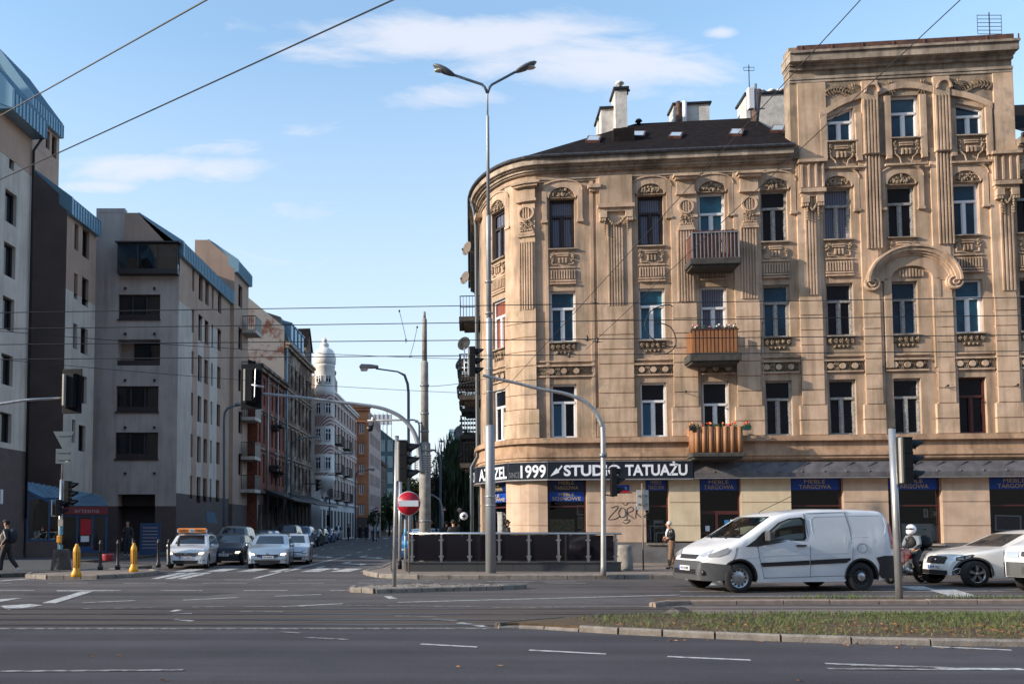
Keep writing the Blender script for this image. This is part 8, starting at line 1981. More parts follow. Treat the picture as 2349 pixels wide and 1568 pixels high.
for x in pxs[::1]: mb = MB(); mb.box(x-.03, x+.03, yr+2.57, yr+2.63, zw, zr_-.03); mb.build('post', 'stainless', t)
mb = MB(); mb.box(pxs[0], pxs[-1], yr+2.59, yr+2.60, zw+.04, zr_-.06); mb.build('glass_panel', 'smoked_panel', t)
# ---- bins, planters, small sign post
def tub(P, r0, r1, h, label, cat='planter', m='concrete', name='concrete_planter', soil=True):
 t = thing(name, label, cat, P); mb = MB(); mb.lathe([(r0, 0), (r0*1.02, .04), (r1, h*.85), (r1*.97, h), (r1*.85, h), (r1*.83, h*.9), (.01, h*.9)], n=20); mb.build('tub', m, t); return t
tub(base(1434, 1306, .12), .27, .24, .86, 'round concrete litter bin at the right end of the glass railing', 'litter bin', name='litter_bin')
tub(base(1579, 1318, .12), .24, .30, .62, 'concrete flower tub mostly hidden by the nose of the white van', 'planter')
tub(base(140, 1307, .11), .34, .27, .72, 'squat dark concrete tub beside the left crossing pole', 'planter', m=mat('concrete_shade', (.09,.08,.075), .95, var=.4, bump=.5))  # this tub has a darker concrete tone
P = base(1476, 1306, .12); t = thing('small_sign_post', 'thin brown post with a small grey sign seen from behind, beside the old man', 'road sign', P); mb = MB(); mb.tube([(0,0,0), (0,0,3.0)], .028, 8); mb.build('post', 'post_brown', t); c = at_u(P, 1475, 1146)
mb = MB(lambda x, y, z: c+Vector((x, y+.04, z))); mb.box(-.21, .21, 0, .012, -.35, .35); mb.build('sign_back', mat('sign_pale', (.50,.49,.47), .6), t, bevel=.0); mb = MB(lambda x, y, z: c+Vector((x, y, z))); mb.box(-.17, .17, -.0, .035, .12, .17); mb.box(-.17, .17, -.0, .035, -.17, -.12); mb.box(-.05, .05, -.05, -.0, -.2, .2); mb.build('clamp', 'grey_metal', t)
tub(Vector((AT(248, 1208, 38).x, 38, .11)), .20, .26, .30, 'red plastic plant tub by the door of the blue framed shop', 'planter', m=mat('tub_red', (.30,.02,.03), .5), name='plant_tub')
# ---- bollards
def yb_(u, v, label, s=1.):
 t = thing('yellow_bollard', label, 'bollard', base(u, v, .11), 0, 'yellow plastic bollards on the traffic island'); t.scale = (s*.82, s*.82, s*.97)
 mb = MB(); mb.lathe([(.185, 0), (.185, .10), (.15, .17), (.115, .22), (.13, .78), (.12, .86), (.085, .93), (.055, .97), (.055, 1.01), (.03, 1.02)], n=20); b = mb.build('body', 'yellow_plastic', t)
 for k in range(8):
  a = 2*PI*k/8+.2; q = lambda x, y, z: Vector((math.cos(a)*y-math.sin(a)*x, math.sin(a)*y+math.cos(a)*x, z)); mb = MB(q); mb.prism([(-.020, .28), (.020, .28), (.022, .76), (0, .79), (-.022, .76)], .112, .1325); mb.build('slot', 'yellow_dark', b)
 return t
yb_(175, 1322, 'yellow bollard nearest the left crossing pole on the traffic island', 1.0); yb_(306.5, 1310.5, 'yellow bollard near the black bollards and the white taxi', .97)
bb = None
for i, (u, v) in enumerate(((230, 1306.5), (270, 1305.5), (305, 1304), (363, 1300.5), (387, 1298.5), (409, 1296.5), (332, 1302.5))):
 if u == 332: continue
 P = base(u, v, .11)
 if bb is None:
  bb = thing('black_bollard', '', 'bollard', P, 0, 'black iron bollards along the left pavement'); mb = MB(); mb.lathe([(.095, 0), (.095, .12), (.07, .16), (.055, .2), (.05, .88), (.065, .90), (.065, .93), (.045, .95), (.05, .99), (.03, 1.04), (.01, 1.05)], n=14); mb.build('body', 'bollard_black', bb); o = bb
 else: o = copy_tree(bb)
 o.location = P; o['label'] = ['black iron bollard nearest the first yellow bollard', 'black iron bollard, second from the left crossing pole', 'black iron bollard just behind the second yellow bollard', 'black iron bollard, third from the white taxi', 'black iron bollard, second from the white taxi', 'black iron bollard right beside the white taxi'][i]
# ---- street lamps further away
def lamp_curved(Y, u, vb, pts, hu, hv, label, w=.07, hs=1., m='dark_pole'):
 P = Vector((AT(u, 1208, Y).x, Y, .1)); t = thing('street_lamp', label, 'street lamp', P, 0, 'single arm street lamps'); mb = MB(); mb.tube([(0,0,0)]+[at_u(P, *p) for p in pts], [w*1.2]+[w]*(len(pts)-2)+[w*.6, w*.6] if len(pts) > 2 else w, 8); mb.build('pole', m, t)
 c = at_u(P, hu, hv); sg = -1 if hu < u else 1; L_ = .50*hs; mb = MB(lambda x, y, z: c+Vector((x*sg, y, z))); mb.prism([(-L_, -.02), (-L_, .10*hs), (-.1, .16*hs), (L_*.8, .18*hs), (L_, .05), (L_*.9, -.04)], -.16*hs, .16*hs); h = mb.build('lamp_head', 'grey_metal', t, bevel=.03)
 mb = MB(lambda x, y, z: c+Vector((x*sg, y, z))); mb.prism([(0, -.04), (L_*.9, -.04), (L_*.8, -.16*hs), (.1, -.16*hs)], -.13*hs, .13*hs); mb.build('diffuser', 'diffuser', h)
lamp_curved(46, 937, 1270, [(937.5,1100),(937,900),(935,880),(928,860),(912,852),(862,845)], 846, 843, 'blue-grey single arm street lamp left of the concrete post', .075, 1.05)
lamp_curved(48, 514, 1280, [(514,1100),(514,960),(516,945),(522,936),(535,931),(550,929)], 560, 928, 'street lamp in front of the grey block, arm reaching behind the signal', .07)
lamp_curved(72, 668, 1260, [(668,1100),(669,1030),(672,1015),(682,1006),(705,1004)], 720, 1003, 'street lamp in front of the decaying tenement', .09, 1.1)
lamp_curved(95, 756, 1250, [(756,1100),(756,1060),(760,1045),(770,1041),(790,1040)], 800, 1040, 'street lamp in front of the turret', .09, 1.0)
lamp_curved(112, 815, 1240, [(815,1150),(815,1095),(818,1084),(826,1079),(842,1078)], 850, 1077, 'street lamp directly before the orange tenement', .1, 1.2)
lamp_curved(60, 1018-8, 1240, [(1010,1130),(1010,1060),(1008,1047),(1003,1038),(997,1034)], 992, 1033, 'lamp with short arm right of the concrete post', .08, .6)
lamp_curved(55, 1015, 1240, [(1015,1180),(1013,1160),(1008,1145),(1000,1139),(994,1137)], 988, 1136, 'low pale lamp arm right of the concrete post', .06, .5, m='galv')
t, P = mastpole(1028-5, 1245, 1050, 3.5, 'thin pale pole in front of the hanging willow', 1023, z=.12)
# small signs along the corner
for (u, v, r, lab, nm, ct) in ((1064, 1183, 9, 'round white hanging shop sign beside the corner drainpipe', 'hanging_shop_sign', 'sign'), (1054, 1169, 5.5, 'small round white road sign with red rim in the side street', 'round_road_sign', 'road sign')):
 Y = 40 if r > 8 else 52; P = AT(u, v, Y); t = thing(nm, lab, ct, P); R = r*Y/FPX; mb = MB(); mb.lathe([(R, -.03), (R, .03)], n=24, axis='y'); mb.build('disc', 'white_sign', t)
 mb = MB()
 if r > 8: mb.tube([(0, 0, R), (R*2.2, .1, R*.6)], .02, 5); mb.box(-R*.5, R*.5, -.04, -.031, -.03, .03); mb.box(-.03, .03, -.041, -.032, -R*.5, R*.5); mb.build('emblem', 'black_metal', t)
 else: mb.lathe([(R, -.035), (R*.82, -.035)], n=24, axis='y', cap=False); mb.box(-R*.45, R*.45, -.038, -.034, -R*.15, R*.2); mb.build('rim_ring', 'red_sign', t); mb = MB(); mb.tube([(0, .04, R), (0, .04, -P.z)], .03, 6); mb.build('post', 'galv', t)
# blue advertising board by the gateway
t = thing('standing_board', 'blue standing board with rows of white text beside the dark gateway', 'board', Vector((AT(350-7, 1208, 46).x, 46, .11))); mb = MB(); mb.add([(-.55,0,0),(.55,0,0),(.55,.2,1.7),(-.55,.2,1.7),(-.55,.06,0),(.55,.06,0),(.55,.26,1.7),(-.55,.26,1.7)], [(0,1,2,3),(7,6,5,4),(0,4,5,1),(1,5,6,2),(2,6,7,3),(3,7,4,0)]); b_ = mb.build('panel', mat('board_blue', (.012,.05,.12), .6), t)
mb = MB()
for i in range(7): zz = .35+i*.18; mb.box(-.40, .40, .2*zz/1.7-.012, .2*zz/1.7-.006, zz, zz+.05)
mb.build('lettering', 'letter_dim', b_)
# blue pay-point sign on block 3 and far traffic signal
P = AT(485, 1187, 56); t = thing('projecting_sign', 'small blue projecting sign on the side of the grey block', 'sign', P, .5); mb = MB(); mb.prism([(-.4, .45), (.2, .35), (.4, -.35), (-.3, -.30)], -.06, .06); mb.build('panel', mat('sky_sign', (.12,.22,.33), .6), t)
P = AT(791-0, 1208, 90); q = AT(490*.9176+0, 0, 10);
q = AT(728, 1112, 85); s_ = signal((q.x, q.y, q.z), .2, 'far small black signal hanging in front of the turret house', 1.2, group=SGN, sep='noback'); mb = MB(); mb.tube([(-.1, 0, .1), (-1.2, 0, .1)], .04, 5); mb.build('arm', 'black_metal', s_)
q = AT(817-2, 1253-63, 92); signal((AT(757+60, 1190, 92).x-3.0, 92, 2.3), 1.5, 'far small signal at pavement level before the turret house', 1.2, group=SGN, sep='noback')
# ---- trees
def tree(name, label, P, h, R, crown_c, crown_r, m, n=2500, ls=.22, droop=0., seed=1, sparse=0, group='trees in the side street'):
 rg = random.Random(seed); t = thing(name, label, 'tree', P, 0, group); mb = MB(); mb.tube([(0,0,0), (.05,0,h*.3), (-.03,.1,h*.55), (.1,0,h*.8)], [R, R*.8, R*.5, R*.15], 8)
 for i in range(9):
  a = rg.uniform(0, 2*PI); z = h*rg.uniform(.35, .7); L_ = crown_r[0]*rg.uniform(.4, .8); mb.tube([(0, 0, z), (L_*.5*math.cos(a), L_*.5*math.sin(a), z+h*.12), (L_*math.cos(a), L_*math.sin(a), z+h*.18)], [R*.35, R*.2, R*.05], 5)
 mb.build('trunk', mat('bark', (.05,.035,.025), .95, var=.4, bump=.6), t); mb = MB(); cl = [(rg.uniform(-1,1), rg.uniform(-1,1), rg.uniform(-1,1)) for _ in range(26)]
 for i in range(n):
  c = cl[i % 26]; p = Vector([c[k]*.72+rg.gauss(0, .20) for k in range(3)])
  if p.length > 1.15: p *= 1.1/p.length
  q = Vector((crown_c[0]+p.x*crown_r[0], crown_c[1]+p.y*crown_r[1], crown_c[2]+p.z*crown_r[2])); s = ls*rg.uniform(.5, 1.2)
  if droop: a = Vector((rg.uniform(-.15, .15), rg.uniform(-.15, .15), -1))*s*droop; b = Vector((rg.uniform(-1,1), rg.uniform(-1,1), 0)).normalized()*s*.28
  else: a = Vector((rg.uniform(-1,1), rg.uniform(-1,1), rg.uniform(-1,1))).normalized()*s; b = a.orthogonal().normalized()*s*.55
  mb.mi = rg.choice((0, 0, 1)); mb.quad(q-a, q+b, q+a, q-b)
 mb.build('crown', m, t, recalc=False); return t
mat('fol_dark', (.022,.040,.015), .8, var=.3, vscale=3); mat('fol_mid', (.045,.075,.02), .8, var=.3, vscale=3); mat('fol_yellow', (.22,.17,.03), .8, var=.3, vscale=3); mat('fol_brown', (.06,.035,.03), .8)
def T(u, Y): return Vector((AT(u, 1208, Y).x, Y, 0))
tree('willow_tree', 'dark hanging willow between the concrete post and the corner building', T(1052, 68), 8.5, .28, (0,0,5.0), (2.2,3,3.8), ['fol_dark', 'fol_mid'], 9000, .22, 2.6, 3)
tree('bushy_tree', 'dark bushy tree low behind the willow', T(1028, 80), 6.5, .2, (0,0,3.6), (2.0,3,3.0), ['fol_dark', 'fol_mid'], 5000, .2, 0, 4)
tree('thin_tree', 'thin brown leaved tree right of the concrete post', T(1000, 66), 6.6, .1, (.1,0,5.0), (.8,.8,1.6), ['fol_brown', 'fol_dark'], 420, .14, 0, 5)
tree('yellowing_tree', 'yellowing tree behind the signal and the no-entry sign', T(950, 78), 5.6, .14, (0,0,4.2), (1.6,2,1.7), ['fol_yellow', 'fol_mid'], 2600, .15, 0, 6)
tree('green_tree', 'small green tree at the far end of the street', T(893, 150), 7, .2, (0,0,4.2), (2.4,3,3.2), ['fol_mid', 'fol_dark'], 3000, .3, 0, 7)
tree('potted_tree', 'small round tree on the pavement below the turret house balconies', T(868-12, 97), 3.6, .08, (0,0,2.6), (.8,.8,1.0), ['fol_dark', 'fol_mid'], 900, .12, 0, 8)
tree('bushy_tree', 'pale bare twigged tree above the willow', T(1040, 95), 10.5, .2, (0,0,7.2), (2.4,3,3.0), ['fol_dark', 'fol_mid'], 3500, .2, 0, 9)
# dark row at the very end of the side street
t = thing('far_office', 'dark distant building closing the street behind the concrete post', 'building'); a, b = AT(905, 1208, 175), AT(1085, 1208, 175); mb = MB(); mb.box(a.x, b.x, 175, 185, 0, AT(950, 1135, 175).z)
mb.build('body', 'render_brown', t); mb = MB()
for i in range(11): mb.box(a.x+.8+i*1.4, a.x+1.6+i*1.4, 174.9, 174.99, 2.8, 5.0)
mb.build('window_row', 'office_pane', t)
# ---- overhead wires
mb0 = None
def wire(p, q, Yp, Yq, label, r=.012, sag=0., ext=0, grp='overhead tram and stay wires'):
 a, b = AT(*p, Yp), AT(*q, Yq)
 if ext: d = b-a; a -= d*ext; b += d*ext
 mb = MB(); n = 14; mb.tube([a.lerp(b, i/n)+Vector((0, 0, -sag*4*(i/n)*(1-i/n))) for i in range(n+1)], r, 5); o = mb.build('overhead_wire', 'wire'); return tag(o, label, 'wire', grp)
wire((0,284-18), (474,0), 14, 9, 'upper slanting wire crossing the sky at top left', .010, 0, .9)
wire((0,412), (902,0), 15, 9, 'lower slanting wire crossing the sky at top left', .010, 0, .9)
wire((1150,900), (1974,0), 30, 12, 'left of the two thin wires slanting up across the facade', .008, .0, .0)
wire((1345,800), (2203,0), 28, 12, 'right of the two thin wires slanting up across the facade', .008, .0, .0)
for (v0, v1, lab) in ((717, 682, 'topmost horizontal tram wire'), (754, 723, 'second horizontal tram wire from the top'), (790, 768, 'third horizontal tram wire from the top'), (824, 805, 'fourth horizontal tram wire from the top')): wire((0, v0), (2349, v1), 15.5, 15.5, lab, .008, 0, .1)
wire((0, 759), (1120, 824), 17, 24, 'thin sagging stay wire below the horizontal tram wires', .007, .1)
wire((0, 824+0), (1122, 903), 20, 28, 'lowest thin stay wire running to the lamp post', .007, .1)
wire((978, 886), (1116, 868), 31, 28.2, 'short stay wire from the concrete post to the lamp post', .010, .05)
def droop(pts, Y, label): P = AT(*pts[0], Y); t = thing('wire_hanger', label, 'wire hanger', P); mb = MB(); mb.tube([AT(*p, Y)-P for p in pts], .006, 4); mb.build('strand', 'wire', t); mb = MB(); mb.ball((0,0,0), (.018,.015,.025), 6, 4); mb.ball(AT(*pts[-1], Y)-P, (.014,.014,.02), 6, 4); mb.build('clip', 'porcelain', t)
droop([(916,713),(923,740),(931,775),(934,783),(930,786),(931,778)], 15.5, 'thin dropper between the top and third tram wires'); droop([(957,750),(950,785),(942,812),(945,818),(940,817)], 15.5, 'thin dropper between the second and fourth tram wires')
droop([(1749,740),(1748,770),(1745,812)], 15.5, 'thin dropper in front of the facade right of the balconies')
P = AT(1525, 745, 15.5); t = thing('wire_loop', 'curled black cable hanging on the tram wires before the facade', 'cable', P); mb = MB(); mb.tube(smooth_path([AT(*p, 15.5)-P for p in ((1543,703),(1535,699),(1515,702),(1495,712),(1483,730),(1480,750),(1490,770),(1510,785),(1535,795),(1552,793))]), .010, 6); mb.tube(smooth_path([AT(*p, 15.5)-P for p in ((1500,742),(1520,742),(1540,752),(1550,775),(1548,795),(1530,810),(1500,813))]), .010, 6); mb.build('strand', 'wire', t)
for u, v, lab in ((1364, 690, 'small insulator on the left slanting wire, upper one'), (1347, 775, 'insulator between the two slanting wires'), (1370, 779, 'insulator beside the third tram wire'), (1306, 813, 'insulator at the fourth tram wire')):
 t = thing('wire_insulator', lab, 'insulator', AT(u, v, 18)); mb = MB(); mb.lathe([(.01, -.07), (.035, -.05), (.02, -.02), (.035, .01), (.02, .03), (.01, .06)], n=10); mb.build('body', 'porcelain', t); mb = MB(); mb.tube([(-.10, 0, -.03), (.10, 0, -.05)], .008, 4); mb.build('yoke', 'wire', t)
P = AT(1013, 1012, 60); t = thing('bird', 'dark bird flying right of the concrete post', 'bird', P); mb = MB(); mb.ball((0,0,0), (.18,.07,.07), 8, 5); mb.add([(-.05,0,.03),(.08,0,.03),(-.1,-.3,.20),(-.16,-.28,.2)], [(0,1,2,3)]); mb.add([(-.05,0,.03),(.08,0,.03),(.0,.35,.16),(-.08,.33,.16)], [(0,1,2,3)]); mb.add([(-.15,0,.02),(-.32,.06,.02),(-.32,-.06,.02)], [(0,1,2)]); mb.build('body', 'black_plastic', t)
# ================================================================ people and the motorcycle
mat('skin', (.50,.27,.18), .6); mat('hair_white', (.55,.53,.50), .9); mat('hair_dark', (.02,.014,.010), .8); mat('hair_auburn', (.16,.055,.03), .7); mat('cloth_black', (.010,.010,.013), .7); mat('leather', (.018,.018,.020), .35); mat('cloth_navy', (.012,.016,.03), .8)
mat('cloth_brown', (.21,.12,.075), .85, var=.3, vscale=20); mat('cloth_beige', (.42,.36,.31), .85); mat('cloth_white', (.65,.64,.66), .7); mat('shoe_black', (.012,.010,.010), .5); mat('cloth_grey', (.17,.19,.22), .8)
BASE = dict(pelvis=(0,0,.95,.135), waist=(0,0,1.08,.125), chest=(0,0,1.30,.15), nb=(0,0,1.45,.075), neck=(.015,0,1.52,.055), jaw=(.045,0,1.575,.062), head=(.03,0,1.655,.088), crown=(.015,0,1.715,.072),
shL=(0,.175,1.40,.062), elL=(-.03,.24,1.13,.045), wrL=(.04,.25,.90,.032), haL=(.07,.25,.83,.036), hiL=(0,.09,.90,.095), knL=(.03,.10,.50,.066), anL=(-.02,.10,.10,.045), toL=(.12,.11,.04,.038))
for k in list(BASE):
 if k[-1] == 'L': x, y, z, r = BASE[k]; BASE[k[:-1]+'R'] = (x, -y, z, r)
EDG = [('pelvis','waist'),('waist','chest'),('chest','nb'),('nb','neck'),('neck','jaw'),('jaw','head'),('head','crown')]+[(a+s, b+s) for s in 'LR' for a, b in (('sh','el'),('el','wr'),('wr','ha'),('hi','kn'),('kn','an'),('an','to'))]+[('chest','shL'),('chest','shR'),('pelvis','hiL'),('pelvis','hiR')]
def skinned(nodes, edges, root, add=0.0, sub=2):
 names = sorted(set(n for e in edges for n in e)); names.remove(root); names = [root]+names; me = bpy.data.meshes.new('s'); me.from_pydata([nodes[n][:3] for n in names], [(names.index(a), names.index(b)) for a, b in edges], [])
 o = bpy.data.objects.new('s', me); COL.objects.link(o); m = o.modifiers.new('s', 'SKIN'); m.use_smooth_shade = True; s = o.modifiers.new('u', 'SUBSURF'); s.levels = sub; s.render_levels = sub
 for i, n in enumerate(names): v = me.skin_vertices[0].data[i]; r = nodes[n][3]+add; v.radius = (r, r); v.use_root = (i == 0)
 dg = bpy.context.evaluated_depsgraph_get(); dg.update(); ev = o.evaluated_get(dg); em = ev.to_mesh(); vs = [tuple(v.co) for v in em.vertices]; fs = [tuple(p.vertices) for p in em.polygons]; ev.to_mesh_clear(); bpy.data.objects.remove(o); return vs, fs
def person(label, loc, rz, sc, pose, clothes, hair='hair_dark', hairlen=.0, bare=True, group=None):
 t = thing('person', label, 'person', loc, rz, group); t.scale = (sc,)*3; N = dict(BASE); N.update(pose); mb = MB(); mb.smooth = True; mb.add(*skinned(N, EDG, 'pelvis'))
 h = Vector(N['head'][:3]); f = (Vector(N['jaw'][:3])-Vector(N['neck'][:3])); mb.ball(h+Vector((.085,0,-.005)), (.022,.014,.026), 6, 5)
 for sg in (-1, 1): mb.ball(h+Vector((-.01, sg*.088, -.005)), (.02,.012,.032), 6, 5)
 for s in 'LR':
  w, a = Vector(N['wr'+s][:3]), Vector(N['ha'+s][:3]); d = (a-w).normalized(); side = Vector((0,1,0)).cross(d).normalized() if abs(d.y) < .9 else Vector((1,0,0))
  for i in range(4): p = a+d*.02+side*(.026-.018*i); L_ = (.06,.07,.065,.05)[i]; mb.tube([p, p+d*L_*.5+Vector((.004,0,0)), p+d*L_+Vector((.014,0,-.004))], [.009,.0085,.007], 6)
  p = w+(a-w)*.5+side*.03; mb.tube([p, p+d*.03+side*.02, p+d*.055+side*.022], [.011,.010,.008], 6)
 b = mb.build('body', 'skin', t, recalc=False)
 mb = MB()
 for sg in (-1, 1): mb.ball(h+Vector((.078, sg*.032, .015)), (.010,.014,.008), 6, 4)
 mb.box(h.x+.078, h.x+.088, -.025, .025, h.z-.056, h.z-.049); mb.build('eyes_and_mouth', 'hair_dark', t)
 if hair:
  mb = MB(); mb.ball(h+Vector((-.03,0,.028)), (.096,.098,.092), 12, 8)
  if hairlen: mb.tube([h+Vector((-.06,0,0)), h+Vector((-.10,0,-hairlen*.5)), h+Vector((-.09,0,-hairlen))], [.075,.06,.02], 8)
  mb.build('hair', hair, t)
 G_ = dict(jacket=[('pelvis','waist'),('waist','chest'),('chest','nb'),('chest','shL'),('chest','shR'),('shL','elL'),('shR','elR'),('elL','wrL'),('elR','wrR')], trousers=[('pelvis','waist'),('pelvis','hiL'),('pelvis','hiR'),('hiL','knL'),('hiR','knR'),('knL','anL'),('knR','anR')])
 for nm, kind, m, add in clothes:
  if kind == 'shoes':
   mb = MB()
   for s in 'LR':
    a, b_ = Vector(N['an'+s][:3]), Vector(N['to'+s][:3]); d = (b_-a); mb.smooth = True; mb.add(*skinned({'a': (*(a+Vector((0,0,.0))), .055), 'h': (*(a-Vector((d.x,d.y,0)).normalized()*.03-Vector((0,0,.045))), .045), 'b': (*(a+d*.6-Vector((0,0,.01))), .048), 'c': (*b_, .042)}, [('a','h'),('h','b'),('b','c')], 'a', 0, 1))
   mb.build(nm, m, t, recalc=False); continue
  mb = MB(); mb.smooth = True; N2 = dict(N)
  if kind == 'jacket':
   p = N['pelvis']; N2['pelvis'] = (p[0], p[1], p[2]-.06, p[3]+.01)
  mb.add(*skinned(N2, G_[kind], 'chest' if kind == 'jacket' else 'pelvis', add)); mb.build(nm, m, t, recalc=False)
 return t, N
SUIT = lambda j, tr, sh: [('jacket', 'jacket', j, .022), ('trousers', 'trousers', tr, .020), ('shoes', 'shoes', sh, 0)]
# old man, facing left
P = base(1541, 1304.5, .12); man, N = person('white haired old man in black jacket and brown trousers on the pavement before the van', P, PI-.1, .97,
dict(nb=(.03,0,1.45,.075), neck=(.06,0,1.50,.055), jaw=(.10,0,1.545,.062), head=(.095,0,1.625,.088), crown=(.08,0,1.685,.072), elL=(-.06,.22,1.14,.045), wrL=(.15,.14,1.12,.032), haL=(.21,.10,1.14,.036), elR=(-.06,-.22,1.12,.045), wrR=(.14,-.16,1.04,.032), haR=(.20,-.12,1.06,.036), knL=(.06,.10,.50,.066), anL=(.10,.10,.10,.045), toL=(.24,.11,.04,.038), knR=(-.04,-.10,.50,.066), anR=(-.14,-.10,.10,.045), toR=(0,-.11,.04,.038)), SUIT('leather', 'cloth_brown', 'shoe_black'), 'hair_white')
mb = MB(); mb.tube([(.10,.06,1.46),(.16,.03,1.32),(.17,.02,1.15)], [.035,.04,.03], 8); mb.tube([(.10,-.06,1.46),(.16,-.02,1.32),(.17,-.03,1.18)], [.035,.035,.025], 8); mb.build('scarf', 'cloth_white', man)
# left walker
P = base(14, 1316, .0); w_, N = person('walker in black cap, black and beige jacket and white trainers at the left edge', P, PI-.05, 1.05,
dict(elL=(-.12,.22,1.16,.045), wrL=(.04,.24,.96,.032), haL=(.09,.24,.90,.036), elR=(.02,-.23,1.14,.045), wrR=(.16,-.22,.98,.032), haR=(.21,-.21,.93,.036), knL=(.13,.09,.52,.066), anL=(.14,.09,.11,.045), toL=(.29,.09,.06,.038), knR=(-.10,-.09,.50,.066), anR=(-.34,-.09,.20,.045), toR=(-.24,-.09,.07,.038)), [('jacket', 'jacket', 'cloth_black', .025), ('trousers', 'trousers', 'cloth_black', .02), ('trainers', 'shoes', 'cloth_white', 0)])
mb = MB(); mb.ball((.03,0,1.70), (.115,.105,.075), 12, 6); mb.box(.08,.20,-.06,.06,1.665,1.68); mb.build('cap', 'cloth_black', w_); mb = MB(); mb.ball((-.22,.02,1.24), (.15,.15,.24), 12, 8); mb.build('backpack', 'cloth_navy', w_)
mb = MB(); mb.tube([(.0,.215,1.38),(-.10,.275,1.17),(.03,.285,.98)], [.03,.025,.02], 6); mb.tube([(.02,.13,1.42),(.14,.10,1.25),(.12,.08,1.0)], [.03,.035,.03], 6); mb.build('sleeve_stripe', 'cloth_beige', w_)
# others
person('man in dark T-shirt standing in the dark gateway of the grey block', Vector((AT(293, 1208, 43).x, 43, .11)), -PI/2, 1.02, {}, SUIT('cloth_black', 'cloth_navy', 'shoe_black'))
P = Vector((AT(1163, 1208, 32.8).x, 32.8, .12)); m_, N = person('man in sunglasses and dark hood walking right behind the glass railing', P, .1, 1.0, {}, SUIT('cloth_black', 'cloth_navy', 'shoe_black')); mb = MB(); mb.ball((-.06,0,1.50), (.09,.11,.07), 10, 6); mb.build('hood', 'cloth_black', m_); mb = MB(); mb.box(.10,.125,-.065,.065,1.66,1.69); mb.tube([(.11,.07,1.68),(0,.095,1.68)], .006, 4); mb.tube([(.11,-.07,1.68),(0,-.095,1.68)], .006, 4); mb.build('sunglasses', 'black_plastic', m_)
GP2 = 'people walking in the side street'
for u, Y, lab, a in ((1040, 38, 'dark coated man seen from behind beyond the railing, right of the concrete post', PI/2), (1024, 46, 'dark figure left of the dark coated man beyond the railing', PI/2), (1052, 50, 'small dark figure between the coated man and the corner', PI/2), (884-44, 92, 'dark clothed walker before the orange tenement doorway, nearer the lamp', -PI/2), (826, 100, 'dark clothed walker below the orange tenement windows', -PI/2), (866, 104, 'walker in pale shirt near the far parked cars', -PI/2), (855, 108, 'dark clothed walker left of the pale shirted walker', PI/2), (799, 88, 'dark figure standing at the foot of the turret house', 0)):
 person(lab, Vector((AT(u, 1208, Y).x, Y, .12)), a, 1.02, {}, SUIT('cloth_white' if 'pale' in lab else 'cloth_black', 'cloth_navy', 'shoe_black'), group=GP2)
# van driver
D_ = 0.42; dr = person('van driver in dark jacket at the wheel of the white panel van', (0,0,0), 0, 1, {k: v for k, v in dict(pelvis=(0,0,.95,.135), knL=(.45,.12,.95,.066), anL=(.62,.12,.60,.045), toL=(.74,.12,.56,.038), knR=(.45,-.12,.95,.066), anR=(.62,-.12,.60,.045), toR=(.74,-.12,.56,.038), elL=(.10,.24,1.13,.045), wrL=(.34,.17,1.18,.032), haL=(.40,.15,1.20,.036), elR=(.10,-.24,1.13,.045), wrR=(.34,-.17,1.18,.032), haR=(.40,-.15,1.20,.036)).items()}, SUIT('cloth_black', 'cloth_navy', 'shoe_black'))[0]
lp = Vector((2.22, D_*1.0, -.10)); M_ = Matrix.Translation(van.location) @ Matrix.Rotation(van.rotation_euler.z, 4, 'Z') @ Matrix.Scale(van.scale[0], 4); q = M_ @ lp; dr.location = q; dr.rotation_euler = (0, 0, van.rotation_euler.z+PI)
# ---- motorcycle
a, b = G(2043, 1338), G(2143, 1338.5); dd = Vector((1.22, .62, 0)).normalized(); mo = thing('motorcycle', 'red and black motorcycle with a black top box between the van and the white estate', 'motorcycle', (a.x, a.y, 0), math.atan2(dd.y, dd.x))
WB = 1.42
for x in (0, WB):
 mb = MB(); c = (x, 0, .31); mb.lathe([(.235,-.05),(.29,-.055),(.31,-.02),(.31,.02),(.29,.055),(.235,.05)], c, 28, 'y', cap=False); w = mb.build('wheel', 'tyre', mo); mb = MB(); mb.lathe([(.24,-.045),(.22,-.03),(.22,.03),(.24,.045)], c, 24, 'y', cap=False)
 for k in range(6): t_ = 2*PI*k/6; mb.tube([(x+.04*math.cos(t_), 0, .31+.04*math.sin(t_)), (x+.22*math.cos(t_+.15), 0, .31+.22*math.sin(t_+.15))], .014, 5)
 mb.lathe([(.12,-.03),(.12,-.02)], c, 18, 'y'); mb.build('rim', 'alloy_dark', w)
mb = MB();
for y in (-.09, .09): mb.tube([(0,y,.31),(.22,y,.78),(.30,y,.98)], .028, 8)
mb.build('fork', 'black_metal', mo); mb = MB(); mb.tube([(.30,0,1.0),(.34,-.18,1.05),(.42,-.36,1.02)], .018, 6); mb.tube([(.30,0,1.0),(.34,.18,1.05),(.42,.36,1.02)], .018, 6)
for sg in (-1, 1): mb.tube([(.36,sg*.26,1.05),(.34,sg*.30,1.22)], .008, 5); mb.ball((.33,sg*.31,1.26), (.02,.07,.05), 8, 5)
mb.build('handlebar', 'black_metal', mo)
mb = MB(); mb.prism([(.02,.86),(.10,1.08),(.20,1.16),(.28,1.0),(.24,.84),(.12,.78)], -.10, .10); mb.build('fairing', 'black_plastic', mo, bevel=.02); mb = MB(); mb.ball((.05,0,.90), (.05,.09,.07), 10, 6); mb.build('headlight', 'headlamp', mo)
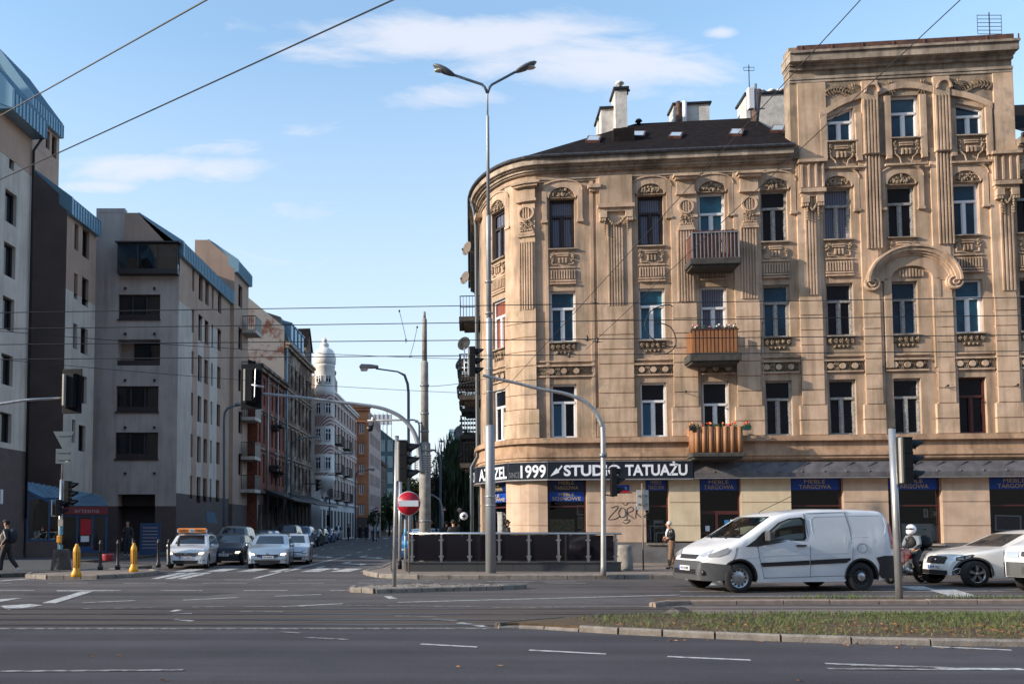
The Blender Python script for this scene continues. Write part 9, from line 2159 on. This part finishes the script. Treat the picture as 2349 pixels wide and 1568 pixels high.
mb = MB(); mb.prism([(.22,.72),(.28,.86),(.42,.98),(.62,.96),(.80,.80),(.62,.66),(.40,.58)], -.13, .13); mb.prism([(.95,.74),(1.45,.90),(1.52,.94),(1.30,.80),(1.0,.68)], -.09, .09); mb.prism([(-.22,.56),(-.05,.66),(.20,.62),(.05,.62)], -.06, .06); mb.build('bodywork', mat('moto_red', (.38,.012,.02), .25, coat=.7), mo, bevel=.03)
mb = MB(); mb.prism([(.72,.78),(.80,.84),(1.30,.86),(1.40,.92),(1.20,.78)], -.13, .13); mb.build('seat', 'black_plastic', mo, bevel=.02)
mb = MB(); mb.prism([(.40,.28),(.38,.50),(.55,.62),(.82,.55),(.85,.30),(.6,.22)], -.13, .13); mb.ball((.55,-.15,.38), (.10,.05,.10), 12, 6); mb.ball((.72,-.15,.34), (.08,.05,.08), 12, 6); mb.tube([(.3,0,.75),(.45,-.05,.30),(.8,-.1,.24),(WB,-.10,.31)], .03, 6); mb.tube([(.85,.08,.5),(WB,.10,.31)], .03, 6); mb.build('engine', 'alloy', mo)
mb = MB(); mb.tube([(.40,-.12,.34),(.7,-.16,.26),(1.05,-.17,.28),(1.62,-.18,.46)], [.025,.03,.05,.05], 8); mb.build('exhaust', 'black_metal', mo); mb = MB(); mb.ball((1.60,0,1.16), (.23,.24,.20), 16, 10); mb.box(1.40,1.78,-.14,.14,.92,.98); mb.build('top_box', 'black_plastic', mo)
ri, N = person('motorcyclist in white helmet, grey and black jacket waiting on the red motorcycle', (0,0,0), 0, .96, dict(pelvis=(0,0,.95,.135), waist=(.02,0,1.07,.12), chest=(.06,0,1.28,.14), nb=(.09,0,1.42,.07), neck=(.11,0,1.47,.05), jaw=(.14,0,1.52,.06), head=(.14,0,1.59,.085), crown=(.12,0,1.65,.07), shL=(.06,.17,1.37,.06), shR=(.06,-.17,1.37,.06), elL=(.14,.23,1.13,.045), wrL=(.30,.16,1.02,.032), haL=(.36,.14,1.0,.036), elR=(.10,-.25,1.14,.045), wrR=(.28,-.18,1.03,.032), haR=(.34,-.15,1.01,.036),
hiL=(.02,.12,.90,.095), hiR=(.02,-.12,.90,.095), knL=(.36,.22,.66,.066), anL=(.16,.26,.24,.045), toL=(.30,.28,.19,.038), knR=(.34,-.24,.60,.066), anR=(.20,-.33,.13,.045), toR=(.33,-.35,.06,.038)), [('jacket', 'jacket', 'cloth_grey', .024), ('trousers', 'trousers', 'cloth_black', .022), ('boots', 'shoes', 'shoe_black', 0)], 'hair_auburn', .34)
q = Matrix.Translation(mo.location) @ Matrix.Rotation(mo.rotation_euler.z, 4, 'Z') @ Vector((1.16, 0, -.0)); ri.location = (q.x, q.y, -.02); ri.rotation_euler = (0, 0, mo.rotation_euler.z+PI)
mb = MB(); mb.ball((.13,0,1.62), (.155,.135,.155), 16, 12); mb.ball((.20,0,1.54), (.11,.10,.09), 12, 8); mb.build('helmet', mat('helmet_white', (.75,.75,.76), .2, coat=.6), ri); mb = MB(); mb.ball((.19,0,1.63), (.108,.125,.055), 14, 8); mb.build('visor', 'lens_dark', ri)
mb = MB(); mb.ball((.13,0,1.24), (.125,.155,.19), 12, 8); mb.tube([(.10,-.285,1.16),(.28,-.205,1.04)], [.05,.045], 8); mb.tube([(.14,.265,1.15),(.30,.185,1.03)], [.05,.045], 8); mb.build('jacket_panel', 'cloth_black', ri)
